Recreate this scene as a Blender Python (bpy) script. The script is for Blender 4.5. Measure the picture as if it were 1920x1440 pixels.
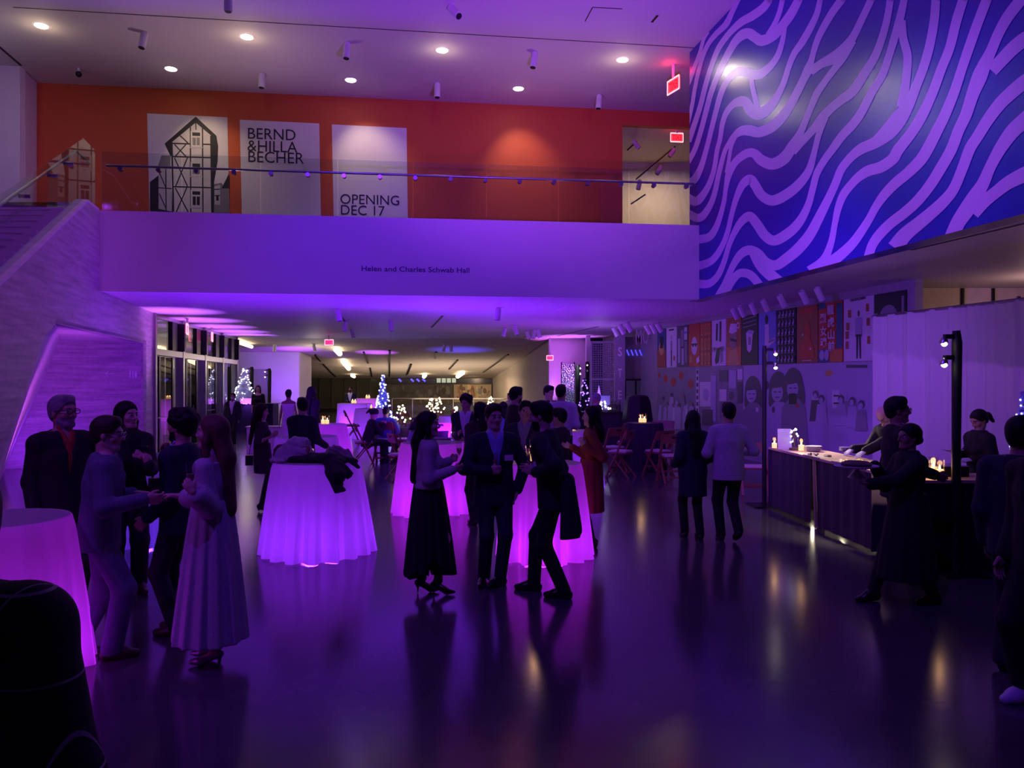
import bpy, bmesh, math, random
import numpy as np
from mathutils import Vector, Matrix
R = math.radians
random.seed(7)
for o in list(bpy.data.objects):
    bpy.data.objects.remove(o)
SC = bpy.context.scene
COL = SC.collection

# ------------------------------------------------------------------ camera
F, HC, HY = 1442.0, 1.91, 718.0           # focal length and horizon for a 1920x1440 frame
cd = bpy.data.cameras.new('camera')
cd.sensor_width = 36.0
cd.lens = 36.0 * F / 1920.0
cd.clip_start = 0.05
cd.clip_end = 300
cam = bpy.data.objects.new('camera', cd)
COL.objects.link(cam)
cam.location = (0, 0, HC)
cam.rotation_euler = (R(90) - 2.0 / F, 0, 0)
SC.camera = cam

# ------------------------------------------------------------------ world, colour management
SC.view_settings.view_transform = 'Standard'
SC.view_settings.look = 'None'
SC.view_settings.exposure = 0.0
SC.view_settings.gamma = 1.0
SC.view_settings.use_curve_mapping = False
W = bpy.data.worlds.new('world')
SC.world = W
W.use_nodes = True
W.node_tree.nodes['Background'].inputs[0].default_value = (0.09, 0.02, 0.28, 1)
W.node_tree.nodes['Background'].inputs[1].default_value = 0.06

# ------------------------------------------------------------------ lights
VIO = (0.27, 0.022, 1.0)
BLU = (0.13, 0.03, 1.0)
MAG = (0.52, 0.016, 1.0)
WARM = (1.0, 0.72, 0.46)
WHT = (1.0, 0.85, 0.72)

def lamp(kind, loc, target, energy, color, size=0.1, angle=60, blend=0.5, name='lamp'):
    l = bpy.data.lights.new(name, kind)
    l.energy = energy
    l.color = color
    if kind == 'SPOT':
        l.spot_size = R(angle)
        l.spot_blend = blend
        l.shadow_soft_size = size
    elif kind == 'AREA':
        l.size = size
    else:
        l.shadow_soft_size = size
    o = bpy.data.objects.new(name, l)
    COL.objects.link(o)
    o.location = loc
    if target is not None:
        o.rotation_euler = (Vector(target) - Vector(loc)).to_track_quat('-Z', 'Y').to_euler()
    return o

# unseen violet wash spots, added to tint the hall surfaces
lamp('SPOT', (-3.0, 8.0, 9.0), (-2.2, 15.6, 3.6), 1700, (0.15, 0.020, 1.0), 0.06, 62, 0.9, 'wash_balcony')
lamp('SPOT', (-4.5, 4.0, 7.5), (5.5, 10, 6.2), 1350, (0.26, 0.065, 1.0), 0.06, 78, 0.9, 'wash_mural')
lamp('SPOT', (1.2, 6.0, 3.0), (0.6, 15.0, 9.2), 4200, (0.36, 0.055, 1.0), 0.06, 62, 1.0, 'wash_ceiling')
lamp('SPOT', (2.0, 3.5, 8.5), (-8.6, 12.6, 5.4), 2300, (0.38, 0.05, 0.9), 0.06, 44, 1.0, 'wash_stair')
lamp('SPOT', (-1.0, 1.0, 8.9), (1.0, 8, 0.0), 700, (0.15, 0.028, 1.0), 0.06, 72, 0.9, 'wash_floor')
lamp('SPOT', (1.5, 6.5, 8.0), (6.5, 12, 1.8), 900, (0.36, 0.08, .9), 0.06, 50, 0.9, 'wash_right')
lamp('SPOT', (2.0, 9.0, 3.3), (6.0, 16, 2.2), 520, (0.24, 0.05, 1.0), 0.1, 95, 0.9, 'wash_posters')
lamp('SPOT', (-5.5, 2.0, 6.5), (-3.8, 6, 1.0), 420, (0.35, 0.05, 1.0), 0.1, 60, 0.9, 'wash_guests')
lamp('SPOT', (-1.3, 18.0, 0.3), (-1.3, 18.5, 3.7), 1050, (0.19, 0.008, 1.0), 0.2, 160, 1.0, 'soffit_fill')  # low upward fills added to turn the soffit violet, no fixture modelled
lamp('SPOT', (-5.7, 15.4, 0.3), (-5.6, 16.2, 3.7), 700, (0.19, 0.008, 1.0), 0.2, 160, 1.0, 'soffit_fill')
lamp('SPOT', (1.4, 19.3, 0.3), (2.2, 19.8, 3.7), 200, (0.34, 0.03, 1.0), 0.2, 140, 1.0, 'soffit_fill')
lamp('SPOT', (1.6, 23, 0.3), (1.0, 24, 3.7), 330, (0.34, 0.03, 1.0), 0.2, 140, 1.0, 'soffit_fill')
lamp('SPOT', (-6.2, 21, 0.3), (-5.6, 23, 3.7), 800, (0.20, 0.01, 1.0), 0.2, 140, 1.0, 'soffit_fill')
# floor uplights along the walls (pointing at the ceiling)
UPC = (.50, .11, 1.0)
for (x, y, z, e, c, an) in [(-8.45, 19.2, .2, 1500, UPC, 42), (-8.95, 22.0, .2, 1500, UPC, 42), (-9.4, 24.5, .2, 1500, UPC, 42),
                           (-9.7, 26.8, .2, 1500, UPC, 42), (-10.0, 28.8, .2, 1500, UPC, 42), (-9.7, 34.6, .15, 1300, (.30, .05, 1), 42),
                           (-6.35, 36.0, .6, 900, (.42, .09, 1), 46), (2.3, 29.6, .2, 1200, (.6, .14, 1), 46),
                           (1.75, 30.8, .2, 1100, (.6, .12, 1), 42), (-2.4, 35.0, .8, 420, (.08, .05, 1), 70)]:
    lamp('SPOT', (x, y, z), (x, y + 0.1, 5), e, c, 0.05, an, 1.0, 'uplight_lamp')
lamp('SPOT', (-9.6, 15.9, 0.12), (-10.4, 17.1, .9), 120, (.24, .02, 1), 0.05, 120, 0.9, 'uplight_lamp')
lamp('SPOT', (-8.0, 14.2, 0.15), (-8.9, 14.6, 1.4), 190, (.62, .10, 1), 0.05, 100, 0.9, 'uplight_lamp')
lamp('SPOT', (-10.6, 33.9, .2), (-10.4, 36, 3.2), 420, (.25, .03, 1), 0.06, 90, .9, 'uplight_lamp')
lamp('SPOT', (-6.0, 16.6, 5.4), (-6.0, 16.0, 9), 130, (1, .62, .80), 0.1, 110, 1.0, 'ceiling_bounce_fill')  # added upward fills, in place of warm bounce on the high ceiling
lamp('SPOT', (1.0, 17.4, 5.4), (1.0, 17.0, 9), 100, (1, .55, .75), 0.1, 110, 1.0, 'ceiling_bounce_fill')
# warm light of the rear hall and the upper gallery
lamp('AREA', (-3.0, 42, 2.3), (-3.0, 42, 0), 130, WARM, 5, name='rear_hall_light')
lamp('AREA', (-6.0, 44.5, 0.5), (-6.0, 45.5, 4), 130, (1, .78, .58), 6, name='rear_bounce_light')  # added floor-level fills that brighten the rear ceiling like bounced light
lamp('AREA', (-3.0, 42, 0.5), (-3.0, 43, 4), 110, (1, .78, .58), 5, name='rear_bounce_light')
lamp('POINT', (-8.6, 33.6, 2.7), None, 36, WHT, 0.3, name='rear_wall_light')
lamp('AREA', (4.6, 23.6, 8.4), (4.6, 24.5, 5.5), 60, WARM, 1.2, name='gallery_light')
lamp('POINT', (2.7, 24.3, 2.7), None, 14, (.55, .35, 1), 0.2, name='post_letter_fill')  # added fill so the letters on the post show, no lamp there
lamp('POINT', (9.0, 12.8, 3.2), None, 20, (1, .55, .5), 0.3, name='side_room_light')
lamp('POINT', (-10.9, 15.2, 7.6), None, 22, (.8, .62, .9), 0.3, name='landing_light')

# ------------------------------------------------------------------ pixel helpers (back-projection on real planes)
CAM = Vector((0, 0, HC))
def V(*a):
    return Vector(a)
def ray(px, py):
    return Vector(((px - 960) / F, 1.0, (HY - py) / F))
def at(px, py, Y):
    return CAM + ray(px, py) * Y
def gp(px, Y, z=0.0):
    return Vector(((px - 960) / F * Y, Y, z))
def fy2Y(fy):
    return F * HC / (fy - HY)
class Plane:
    def __init__(s, p, q):                 # vertical plane through two plan points
        s.p = Vector((p[0], p[1], 0)); d = Vector((q[0] - p[0], q[1] - p[1], 0)).normalized()
        s.u = d; s.n = Vector((d.y, -d.x, 0))
        if s.n.dot(CAM - s.p) < 0: s.n = -s.n
    def hit(s, px, py, off=0.0):
        d = ray(px, py)
        t = (s.p - CAM).dot(s.n) / d.dot(s.n)
        return CAM + d * t + s.n * off

# ------------------------------------------------------------------ materials
MATS = {}
def mat(name, col, rough=0.6, metal=0.0, noise=0.08, nscale=6.0, bump=0.0, bscale=60.0, emit=None, es=0.0, spec=0.5,
        trans=0.0, coat=0.0, sheen=0.0, alpha=1.0):
    if name in MATS: return MATS[name]
    m = bpy.data.materials.new(name)
    m.use_nodes = True
    nt = m.node_tree
    b = nt.nodes['Principled BSDF']
    b.inputs['Roughness'].default_value = rough
    b.inputs['Metallic'].default_value = metal
    b.inputs['Specular IOR Level'].default_value = spec
    b.inputs['Transmission Weight'].default_value = trans
    b.inputs['Coat Weight'].default_value = coat
    b.inputs['Sheen Weight'].default_value = sheen
    b.inputs['Base Color'].default_value = (*col, 1)
    if noise > 0:
        tc = nt.nodes.new('ShaderNodeTexCoord')
        n = nt.nodes.new('ShaderNodeTexNoise')
        n.inputs['Scale'].default_value = nscale
        n.inputs['Detail'].default_value = 4
        nt.links.new(tc.outputs['Object'], n.inputs['Vector'])
        mx = nt.nodes.new('ShaderNodeMix'); mx.data_type = 'RGBA'
        mx.inputs[6].default_value = (*[c * (1 - noise * 2) for c in col], 1)
        mx.inputs[7].default_value = (*[min(1, c * (1 + noise * 2)) for c in col], 1)
        nt.links.new(n.outputs['Fac'], mx.inputs[0])
        nt.links.new(mx.outputs[2], b.inputs['Base Color'])
        if bump > 0:
            n2 = nt.nodes.new('ShaderNodeTexNoise'); n2.inputs['Scale'].default_value = bscale
            nt.links.new(tc.outputs['Object'], n2.inputs['Vector'])
            bp = nt.nodes.new('ShaderNodeBump'); bp.inputs['Strength'].default_value = bump
            bp.inputs['Distance'].default_value = 0.01
            nt.links.new(n2.outputs['Fac'], bp.inputs['Height'])
            nt.links.new(bp.outputs['Normal'], b.inputs['Normal'])
    if emit:
        b.inputs['Emission Color'].default_value = (*emit, 1)
        b.inputs['Emission Strength'].default_value = es
    MATS[name] = m
    return m

def glass_mat(name, tint=(0.9, 0.93, 0.95), ior=1.5, boost=1.0):
    if name in MATS: return MATS[name]
    m = bpy.data.materials.new(name); m.use_nodes = True
    nt = m.node_tree; nt.nodes.clear()
    out = nt.nodes.new('ShaderNodeOutputMaterial')
    tr = nt.nodes.new('ShaderNodeBsdfTransparent'); tr.inputs[0].default_value = (*tint, 1)
    gl = nt.nodes.new('ShaderNodeBsdfGlossy'); gl.inputs['Roughness'].default_value = 0.02
    lw = nt.nodes.new('ShaderNodeLayerWeight'); lw.inputs[0].default_value = .5
    fr = nt.nodes.new('ShaderNodeMath'); fr.operation = 'POWER'; fr.inputs[1].default_value = 5.0
    nt.links.new(lw.outputs['Facing'], fr.inputs[0])
    mu = nt.nodes.new('ShaderNodeMath'); mu.operation = 'MULTIPLY_ADD'; mu.inputs[1].default_value = .9; mu.inputs[2].default_value = .045 * boost; mu.use_clamp = True
    ns = nt.nodes.new('ShaderNodeTexNoise'); ns.inputs['Scale'].default_value = 2.0
    mp = nt.nodes.new('ShaderNodeMapRange'); mp.inputs[3].default_value = 0.01; mp.inputs[4].default_value = 0.03
    nt.links.new(ns.outputs['Fac'], mp.inputs[0]); nt.links.new(mp.outputs[0], gl.inputs['Roughness'])
    mx = nt.nodes.new('ShaderNodeMixShader')
    nt.links.new(fr.outputs[0], mu.inputs[0]); nt.links.new(mu.outputs[0], mx.inputs[0])
    nt.links.new(tr.outputs[0], mx.inputs[1]); nt.links.new(gl.outputs[0], mx.inputs[2])
    nt.links.new(mx.outputs[0], out.inputs[0])
    MATS[name] = m
    return m

def cloth_mat(name, col, transl=0.6):
    m = bpy.data.materials.new(name); m.use_nodes = True
    nt = m.node_tree; nt.nodes.clear()
    out = nt.nodes.new('ShaderNodeOutputMaterial')
    tc = nt.nodes.new('ShaderNodeTexCoord')
    ns = nt.nodes.new('ShaderNodeTexNoise'); ns.inputs['Scale'].default_value = 260; ns.inputs['Detail'].default_value = 2
    nt.links.new(tc.outputs['Object'], ns.inputs['Vector'])
    mx = nt.nodes.new('ShaderNodeMix'); mx.data_type = 'RGBA'
    mx.inputs[6].default_value = (*[c * .92 for c in col], 1); mx.inputs[7].default_value = (*col, 1)
    nt.links.new(ns.outputs['Fac'], mx.inputs[0])
    d = nt.nodes.new('ShaderNodeBsdfDiffuse'); t = nt.nodes.new('ShaderNodeBsdfTranslucent')
    nt.links.new(mx.outputs[2], d.inputs[0]); nt.links.new(mx.outputs[2], t.inputs[0])
    s = nt.nodes.new('ShaderNodeMixShader'); s.inputs[0].default_value = transl
    nt.links.new(d.outputs[0], s.inputs[1]); nt.links.new(t.outputs[0], s.inputs[2])
    nt.links.new(s.outputs[0], out.inputs[0])
    MATS[name] = m
    return m

def plank_mat(name, c1, c2, rough=0.5, sx=1.4, sz=9.0):
    """limestone in thin horizontal bands, laid along the wall"""
    m = bpy.data.materials.new(name); m.use_nodes = True
    nt = m.node_tree; b = nt.nodes['Principled BSDF']; b.inputs['Roughness'].default_value = rough
    tc = nt.nodes.new('ShaderNodeTexCoord')
    mp = nt.nodes.new('ShaderNodeMapping'); mp.inputs['Scale'].default_value = (sx * .5, sx * .5, sz)
    n = nt.nodes.new('ShaderNodeTexNoise'); n.inputs['Scale'].default_value = 1.6; n.inputs['Detail'].default_value = 5
    nt.links.new(tc.outputs['Object'], mp.inputs[0]); nt.links.new(mp.outputs[0], n.inputs['Vector'])
    n2 = nt.nodes.new('ShaderNodeTexNoise'); n2.inputs['Scale'].default_value = 14; n2.inputs['Detail'].default_value = 4
    nt.links.new(tc.outputs['Object'], n2.inputs['Vector'])
    ad = nt.nodes.new('ShaderNodeMath'); ad.operation = 'MULTIPLY_ADD'; ad.inputs[1].default_value = .3
    nt.links.new(n2.outputs['Fac'], ad.inputs[0]); nt.links.new(n.outputs['Fac'], ad.inputs[2])
    rp = nt.nodes.new('ShaderNodeValToRGB')
    rp.color_ramp.elements[0].position = .45; rp.color_ramp.elements[0].color = (*c1, 1)
    rp.color_ramp.elements[1].position = .85; rp.color_ramp.elements[1].color = (*c2, 1)
    nt.links.new(ad.outputs[0], rp.inputs[0]); nt.links.new(rp.outputs[0], b.inputs['Base Color'])
    MATS[name] = m
    return m

# ------------------------------------------------------------------ mesh builder
class MB:
    def __init__(s):
        s.v = []; s.f = []; s.m = []
    def face(s, pts, m=0):
        i = len(s.v); s.v += [Vector(p) for p in pts]; s.f.append(list(range(i, i + len(pts)))); s.m.append(m)
        return s
    def hexa(s, p, m=0):                    # 8 points: bottom 4 then top 4
        i = len(s.v); s.v += [Vector(q) for q in p]
        for f in ((3, 2, 1, 0), (4, 5, 6, 7), (0, 1, 5, 4), (1, 2, 6, 5), (2, 3, 7, 6), (3, 0, 4, 7)):
            s.f.append([i + k for k in f]); s.m.append(m)
        return s
    def box(s, c, size, rz=0.0, m=0):
        c = Vector(c); x, y, z = [k / 2 for k in size]; rot = Matrix.Rotation(rz, 3, 'Z')
        return s.hexa([c + rot @ Vector(q) for q in ((-x, -y, -z), (x, -y, -z), (x, y, -z), (-x, y, -z), (-x, -y, z), (x, -y, z), (x, y, z), (-x, y, z))], m)
    def bar(s, a, b, w, h, m=0, up=None):    # rectangular bar from a to b
        a = Vector(a); b = Vector(b); d = (b - a).normalized()
        up = Vector(up) if up is not None else (Vector((0, 0, 1)) if abs(d.z) < .9 else Vector((0, 1, 0)))
        r = d.cross(up).normalized(); u = r.cross(d)
        r *= w / 2; u *= h / 2
        return s.hexa([a - r - u, a + r - u, b + r - u, b - r - u, a - r + u, a + r + u, b + r + u, b - r + u], m)
    def tube(s, pts, r, n=8, m=0):
        pts = [Vector(p) for p in pts]
        rs = r if isinstance(r, (list, tuple)) else [r] * len(pts)
        i0 = len(s.v); ref = None
        for k, p in enumerate(pts):
            d = (pts[min(k + 1, len(pts) - 1)] - pts[max(k - 1, 0)]).normalized()
            if ref is None:
                ref = d.orthogonal().normalized()
            ref = (ref - d * ref.dot(d)).normalized(); q = d.cross(ref)
            for j in range(n):
                a = 2 * math.pi * j / n
                s.v.append(p + (ref * math.cos(a) + q * math.sin(a)) * rs[k])
        for k in range(len(pts) - 1):
            for j in range(n):
                a = i0 + k * n + j; b = i0 + k * n + (j + 1) % n
                s.f.append([a, b, b + n, a + n]); s.m.append(m)
        s.f.append([i0 + j for j in reversed(range(n))]); s.m.append(m)
        e = i0 + (len(pts) - 1) * n
        s.f.append([e + j for j in range(n)]); s.m.append(m)
        return s
    def lathe(s, prof, c=(0, 0, 0), n=20, m=0, cap=True, fn=None):
        c = Vector(c); i0 = len(s.v)
        for k, (r, z) in enumerate(prof):
            for j in range(n):
                a = 2 * math.pi * j / n
                rr = fn(r, a, k) if fn else r
                s.v.append(c + Vector((rr * math.cos(a), rr * math.sin(a), z)))
        for k in range(len(prof) - 1):
            for j in range(n):
                a = i0 + k * n + j; b = i0 + k * n + (j + 1) % n
                s.f.append([a, b, b + n, a + n]); s.m.append(m)
        if cap:
            if prof[0][0] > 1e-4: s.f.append([i0 + j for j in reversed(range(n))]); s.m.append(m)
            e = i0 + (len(prof) - 1) * n
            if prof[-1][0] > 1e-4: s.f.append([e + j for j in range(n)]); s.m.append(m)
        return s
    def ball(s, c, r, n=10, m=0, sz=1.0):
        return s.lathe([(max(1e-5, r * math.sin(math.pi * k / (n // 2))), -r * sz * math.cos(math.pi * k / (n // 2))) for k in range(n // 2 + 1)], c, n, m, cap=False)
    def prism(s, poly, z0, z1, m=0):
        n = len(poly)
        i = len(s.v)
        s.v += [Vector((p[0], p[1], z0)) for p in poly] + [Vector((p[0], p[1], z1)) for p in poly]
        s.f.append(list(range(i, i + n))[::-1]); s.m.append(m)
        s.f.append(list(range(i + n, i + 2 * n))); s.m.append(m)
        for k in range(n):
            s.f.append([i + k, i + (k + 1) % n, i + n + (k + 1) % n, i + n + k]); s.m.append(m)
        return s
    def slab(s, pts, off, m=0):              # polygon extruded by a vector
        n = len(pts); i = len(s.v); off = Vector(off)
        s.v += [Vector(p) for p in pts] + [Vector(p) + off for p in pts]
        s.f.append(list(range(i, i + n))); s.m.append(m)
        s.f.append(list(range(i + n, i + 2 * n))[::-1]); s.m.append(m)
        for k in range(n):
            s.f.append([i + (k + 1) % n, i + k, i + n + k, i + n + (k + 1) % n]); s.m.append(m)
        return s
    def mesh(s, name, mats, org, smooth):
        me = bpy.data.meshes.new(name)
        me.from_pydata([v - org for v in s.v], [], s.f)
        for m in mats: me.materials.append(m)
        me.polygons.foreach_set('material_index', s.m)
        bm = bmesh.new(); bm.from_mesh(me)
        if smooth != 'flat':
            bmesh.ops.recalc_face_normals(bm, faces=bm.faces)
        bm.to_mesh(me); bm.free()
        if smooth is True:
            me.polygons.foreach_set('use_smooth', [True] * len(me.polygons))
            me.set_sharp_from_angle(angle=R(38))
        me.update()
        return me
    def build(s, name, mats, root=None, smooth=True, org=None):
        if not isinstance(mats, (list, tuple)): mats = [mats]
        if root is not None:
            org = Vector((0, 0, 0)) if org is None else org
        elif org is None:
            xs = [v.x for v in s.v]; ys = [v.y for v in s.v]; zs = [v.z for v in s.v]
            org = Vector(((min(xs) + max(xs)) / 2, (min(ys) + max(ys)) / 2, min(zs)))
        o = bpy.data.objects.new(name, s.mesh(name, mats, org, smooth))
        COL.objects.link(o)
        if root is not None: o.parent = root
        else: o.location = org
        return o

def tag(o, label, cat, group=None, kind=None):
    o['label'] = label
    o['category'] = cat
    if group: o['group'] = group
    if kind: o['kind'] = kind
    return o
def struct(o, label=None):
    o['kind'] = 'structure'
    if label: o['label'] = label
    return o
def empty(name, loc, label=None, cat=None, group=None, rz=0.0):
    o = bpy.data.objects.new(name, None)
    COL.objects.link(o)
    o.location = loc; o.rotation_euler = (0, 0, rz); o.empty_display_size = 0.1
    if label: tag(o, label, cat, group)
    return o
def copy_tree(o, loc, rz, label, group=None):
    r = o.copy(); COL.objects.link(r); r.location = loc; r.rotation_euler = (0, 0, rz); r['label'] = label
    if group: r['group'] = group
    for c in o.children:
        d = c.copy(); COL.objects.link(d); d.parent = r
        for g in c.children:
            e = g.copy(); COL.objects.link(e); e.parent = d
    return r

def text_faces(s, size=1.0, bold=0.0, sx=1.0):
    """triangles of a text string in its own 2D plane (x right, y up)"""
    c = bpy.data.curves.new('t', 'FONT'); c.body = s; c.size = size; c.align_x = 'LEFT'; c.offset = bold
    c.resolution_u = 4
    o = bpy.data.objects.new('t', c); COL.objects.link(o)
    dg = bpy.context.evaluated_depsgraph_get(); dg.update()
    me = bpy.data.meshes.new_from_object(o.evaluated_get(dg))
    me.calc_loop_triangles()
    vs = [(v.co.x * sx, v.co.y) for v in me.vertices]; ts = [tuple(t.vertices) for t in me.loop_triangles]
    bpy.data.objects.remove(o); bpy.data.meshes.remove(me); bpy.data.curves.remove(c)
    return vs, ts
def add_text(mb, s, origin, u, v, width, m=0, size=None, bold=0.0, mirror=False):
    """text laid on a plane, scaled to a given width; origin = lower left"""
    vs, ts = text_faces(s, 1.0, bold)
    if not vs: return
    x0 = min(p[0] for p in vs); x1 = max(p[0] for p in vs)
    k = width / (x1 - x0); ky = k if size is None else size / 0.72
    i = len(mb.v)
    for p in vs:
        x = (p[0] - x0) * k
        if mirror: x = width - x
        mb.v.append(origin + u * x + v * p[1] * ky)
    for t in ts:
        mb.f.append([i + a for a in t]); mb.m.append(m)

def crom(pts, n=6):
    """Catmull-Rom through tuples"""
    P = [np.array(p, float) for p in pts]
    P = [2 * P[0] - P[1]] + P + [2 * P[-1] - P[-2]]
    out = []
    for i in range(1, len(P) - 2):
        for j in range(n):
            t = j / n
            a, b, c, d = P[i - 1], P[i], P[i + 1], P[i + 2]
            out.append(.5 * ((2 * b) + (c - a) * t + (2 * a - 5 * b + 4 * c - d) * t * t + (3 * b - a - 3 * c + d) * t ** 3))
    out.append(P[-2])
    return out

class Art:
    """flat artwork: polygons given in pixel-like coordinates, mapped on a plane by fn(x, y, offset)"""
    def __init__(s, fn): s.fn = fn; s.mb = MB(); s.k = 0
    def poly(s, pts, m):
        s.k += 1
        s.mb.face([s.fn(p[0], p[1], .004 + .0004 * s.k) for p in pts], m); return s
    def rect(s, x0, y0, x1, y1, m): return s.poly([(x0, y0), (x1, y0), (x1, y1), (x0, y1)], m)
    def line(s, pts, w, m):
        for a, b in zip(pts[:-1], pts[1:]):
            dx, dy = b[0] - a[0], b[1] - a[1]; L = math.hypot(dx, dy) or 1
            nx, ny = -dy / L * w / 2, dx / L * w / 2
            s.poly([(a[0] + nx, a[1] + ny), (b[0] + nx, b[1] + ny), (b[0] - nx, b[1] - ny), (a[0] - nx, a[1] - ny)], m)
        return s
    def ell(s, cx, cy, rx, ry, m, n=18, rot=0):
        c, q = math.cos(rot), math.sin(rot)
        return s.poly([(cx + rx * math.cos(t) * c - ry * math.sin(t) * q, cy + rx * math.cos(t) * q + ry * math.sin(t) * c) for t in [2 * math.pi * k / n for k in range(n)]], m)
    def smooth(s, pts, m):
        q = crom(list(pts) + [pts[0]], 4)[:-1]
        return s.poly([(p[0], p[1]) for p in q], m)
# ================================================================== THE HALL
M_WHITE = mat('white_paint', (.74, .71, .72), .65, nscale=2, noise=.02)
M_CEIL = mat('ceiling_paint', (.66, .63, .64), .7, nscale=1.5, noise=.02)
M_SOFF = mat('soffit_paint', (.62, .59, .62), .55, nscale=1.5, noise=.02)
M_ORANGE = mat('orange_paint', (.62, .105, .028), .6, nscale=1.2, noise=.04)
M_STONE = plank_mat('limestone', (.36, .31, .30), (.60, .53, .50), .5)
M_STONE2 = plank_mat('limestone_light', (.62, .56, .54), (.76, .70, .66), .5)
M_DARK = mat('dark_metal', (.02, .02, .025), .35, metal=.6, noise=.05)
M_BLACK = mat('black_matte', (.008, .008, .01), .6)
M_STEEL = mat('brushed_steel', (.42, .40, .42), .32, metal=1.0, noise=.05)
M_GLASS = glass_mat('clear_glass', boost=1.6)
M_GLASSD = glass_mat('door_glass', (.75, .78, .8), boost=1.5)
M_TAN = mat('tan_plaster', (.56, .48, .40), .7, nscale=2, noise=.03)

def floor_mat():
    m = bpy.data.materials.new('polished_concrete'); m.use_nodes = True
    nt = m.node_tree; b = nt.nodes['Principled BSDF']
    tc = nt.nodes.new('ShaderNodeTexCoord')
    n = nt.nodes.new('ShaderNodeTexNoise'); n.inputs['Scale'].default_value = .9; n.inputs['Detail'].default_value = 8
    n.inputs['Roughness'].default_value = .65
    nt.links.new(tc.outputs['Object'], n.inputs['Vector'])
    rp = nt.nodes.new('ShaderNodeValToRGB')
    rp.color_ramp.elements[0].position = .3; rp.color_ramp.elements[0].color = (.06, .056, .062, 1)
    rp.color_ramp.elements[1].position = .75; rp.color_ramp.elements[1].color = (.095, .09, .095, 1)
    nt.links.new(n.outputs['Fac'], rp.inputs[0]); nt.links.new(rp.outputs[0], b.inputs['Base Color'])
    n2 = nt.nodes.new('ShaderNodeTexNoise'); n2.inputs['Scale'].default_value = 2.5; n2.inputs['Detail'].default_value = 6
    nt.links.new(tc.outputs['Object'], n2.inputs['Vector'])
    mr = nt.nodes.new('ShaderNodeMapRange'); mr.inputs[3].default_value = .13; mr.inputs[4].default_value = .20
    nt.links.new(n2.outputs['Fac'], mr.inputs[0]); nt.links.new(mr.outputs[0], b.inputs['Roughness'])
    b.inputs['Specular IOR Level'].default_value = .75
    return m
M_FLOOR = floor_mat()

Zs, Zb, Zc = 3.71, 5.28, 9.19              # soffit, balcony floor, hall ceiling
bL, bR = (-8.05, 15.02), (4.0, 16.44)      # balcony front edge
P_BAL = Plane(bL, bR)
oL, oR = (-11.52, 18.65), (4.79, 20.75)    # orange wall
P_ORA = Plane(oL, oR)
def xs_stone(y): return -4.385 - .244 * y
def xs_mural(y): return 6.795 - .17 * y
def xs_post(y): return 9.5 - .19 * y
P_STO = Plane((xs_stone(8), 8), (xs_stone(20.2), 20.2))
P_MUR = Plane((xs_mural(5), 5), (xs_mural(16.95), 16.95))
P_POS = Plane((xs_post(13.5), 13.5), (xs_post(25), 25))
P_DOOR = Plane((-9.32, 20.2), (-10.95, 30.6))

struct(MB().prism([(-16, -6), (16, -6), (16, 56), (-20, 56)], -.2, 0).build('floor', M_FLOOR))
# hall ceiling and soffit
struct(MB().prism([(-16, -6), (16, -6), (16, 22), (-16, 22)], Zc, Zc + .2).build('ceiling', M_CEIL))
struct(MB().prism([(bL[0], bL[1] + .06), (3.97, 16.5), (xs_mural(16.5) + .31, 16.5), (xs_mural(3.2) + .31, 3.2), (13, 3.2), (13, 14.8), (7.3, 14.8), (xs_post(31), 31), (2.5, 31), (-12, 31), (-9.4, 20.2)],
                  Zs, Zs + .12).build('ceiling_soffit', M_SOFF))
# balcony: fascia and floor slab
bn = P_BAL.n
fa = MB().slab([V(*bL, Zs - .012), V(*bR, Zs - .012), V(*bR, Zb), V(*bL, Zb)], -bn * .18)
struct(fa.build('wall_balcony_front', M_WHITE))
struct(MB().prism([(-12, 14.3), (-8.1, 14.3), (-8.08, 15.1), (3.98, 16.6), (5.2, 16.9), (5.2, 27), (-12, 27)], Zb - .2, Zb - .01).build('floor_balcony', M_FLOOR))
# orange wall with the gallery opening at its right end
def ora(px, py, off=0): return P_ORA.hit(px, py, off)
A = ora(69, 155); B = ora(1167, 206); C_ = ora(1167, 234); D = ora(1293, 238); E = ora(1293, 212)
A.z = B.z = E.z = Zc; zo = C_.z; D.z = zo
G = ora(1310, 240); G.z = zo; G2 = V(G.x, G.y, Zc)
ow = MB().slab([V(A.x, A.y, Zb), V(B.x, B.y, Zb), V(C_.x, C_.y, zo), V(G.x, G.y, zo), V(G2.x, G2.y, Zc), V(A.x, A.y, Zc)], -P_ORA.n * .2)
struct(ow.build('wall_upper_back', M_ORANGE))
# gallery room behind the opening
gy = P_ORA.hit(1230, 300).y
gm = MB()
gm.box((C_.x - .12, gy + 2.2, (Zb + zo) / 2 + .3), (.2, 4.2, zo - Zb + .6))
gm.box((5.2, gy + 4.6, (Zb + zo) / 2 + .3), (6, .2, zo - Zb + .6))
struct(gm.build('wall_gallery', M_TAN))
struct(MB().box((5.0, gy + 2.4, zo + .35), (5.2, 4.5, .1)).build('ceiling_gallery', M_TAN))
# upper left wall beside the stair
uw = MB()
uw.slab([V(-11.52, 18.65, 2.5), V(-11.32, 17.7, 2.5), V(-11.32, 17.7, Zc), V(-11.52, 18.65, Zc)], (-.2, 0, 0))
uw.slab([V(-11.32, 17.7, 2.5), V(-16, 16.9, 2.5), V(-16, 16.9, Zc), V(-11.32, 17.7, Zc)], (0, .2, 0))
struct(uw.build('wall_upper_left', M_WHITE))
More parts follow.
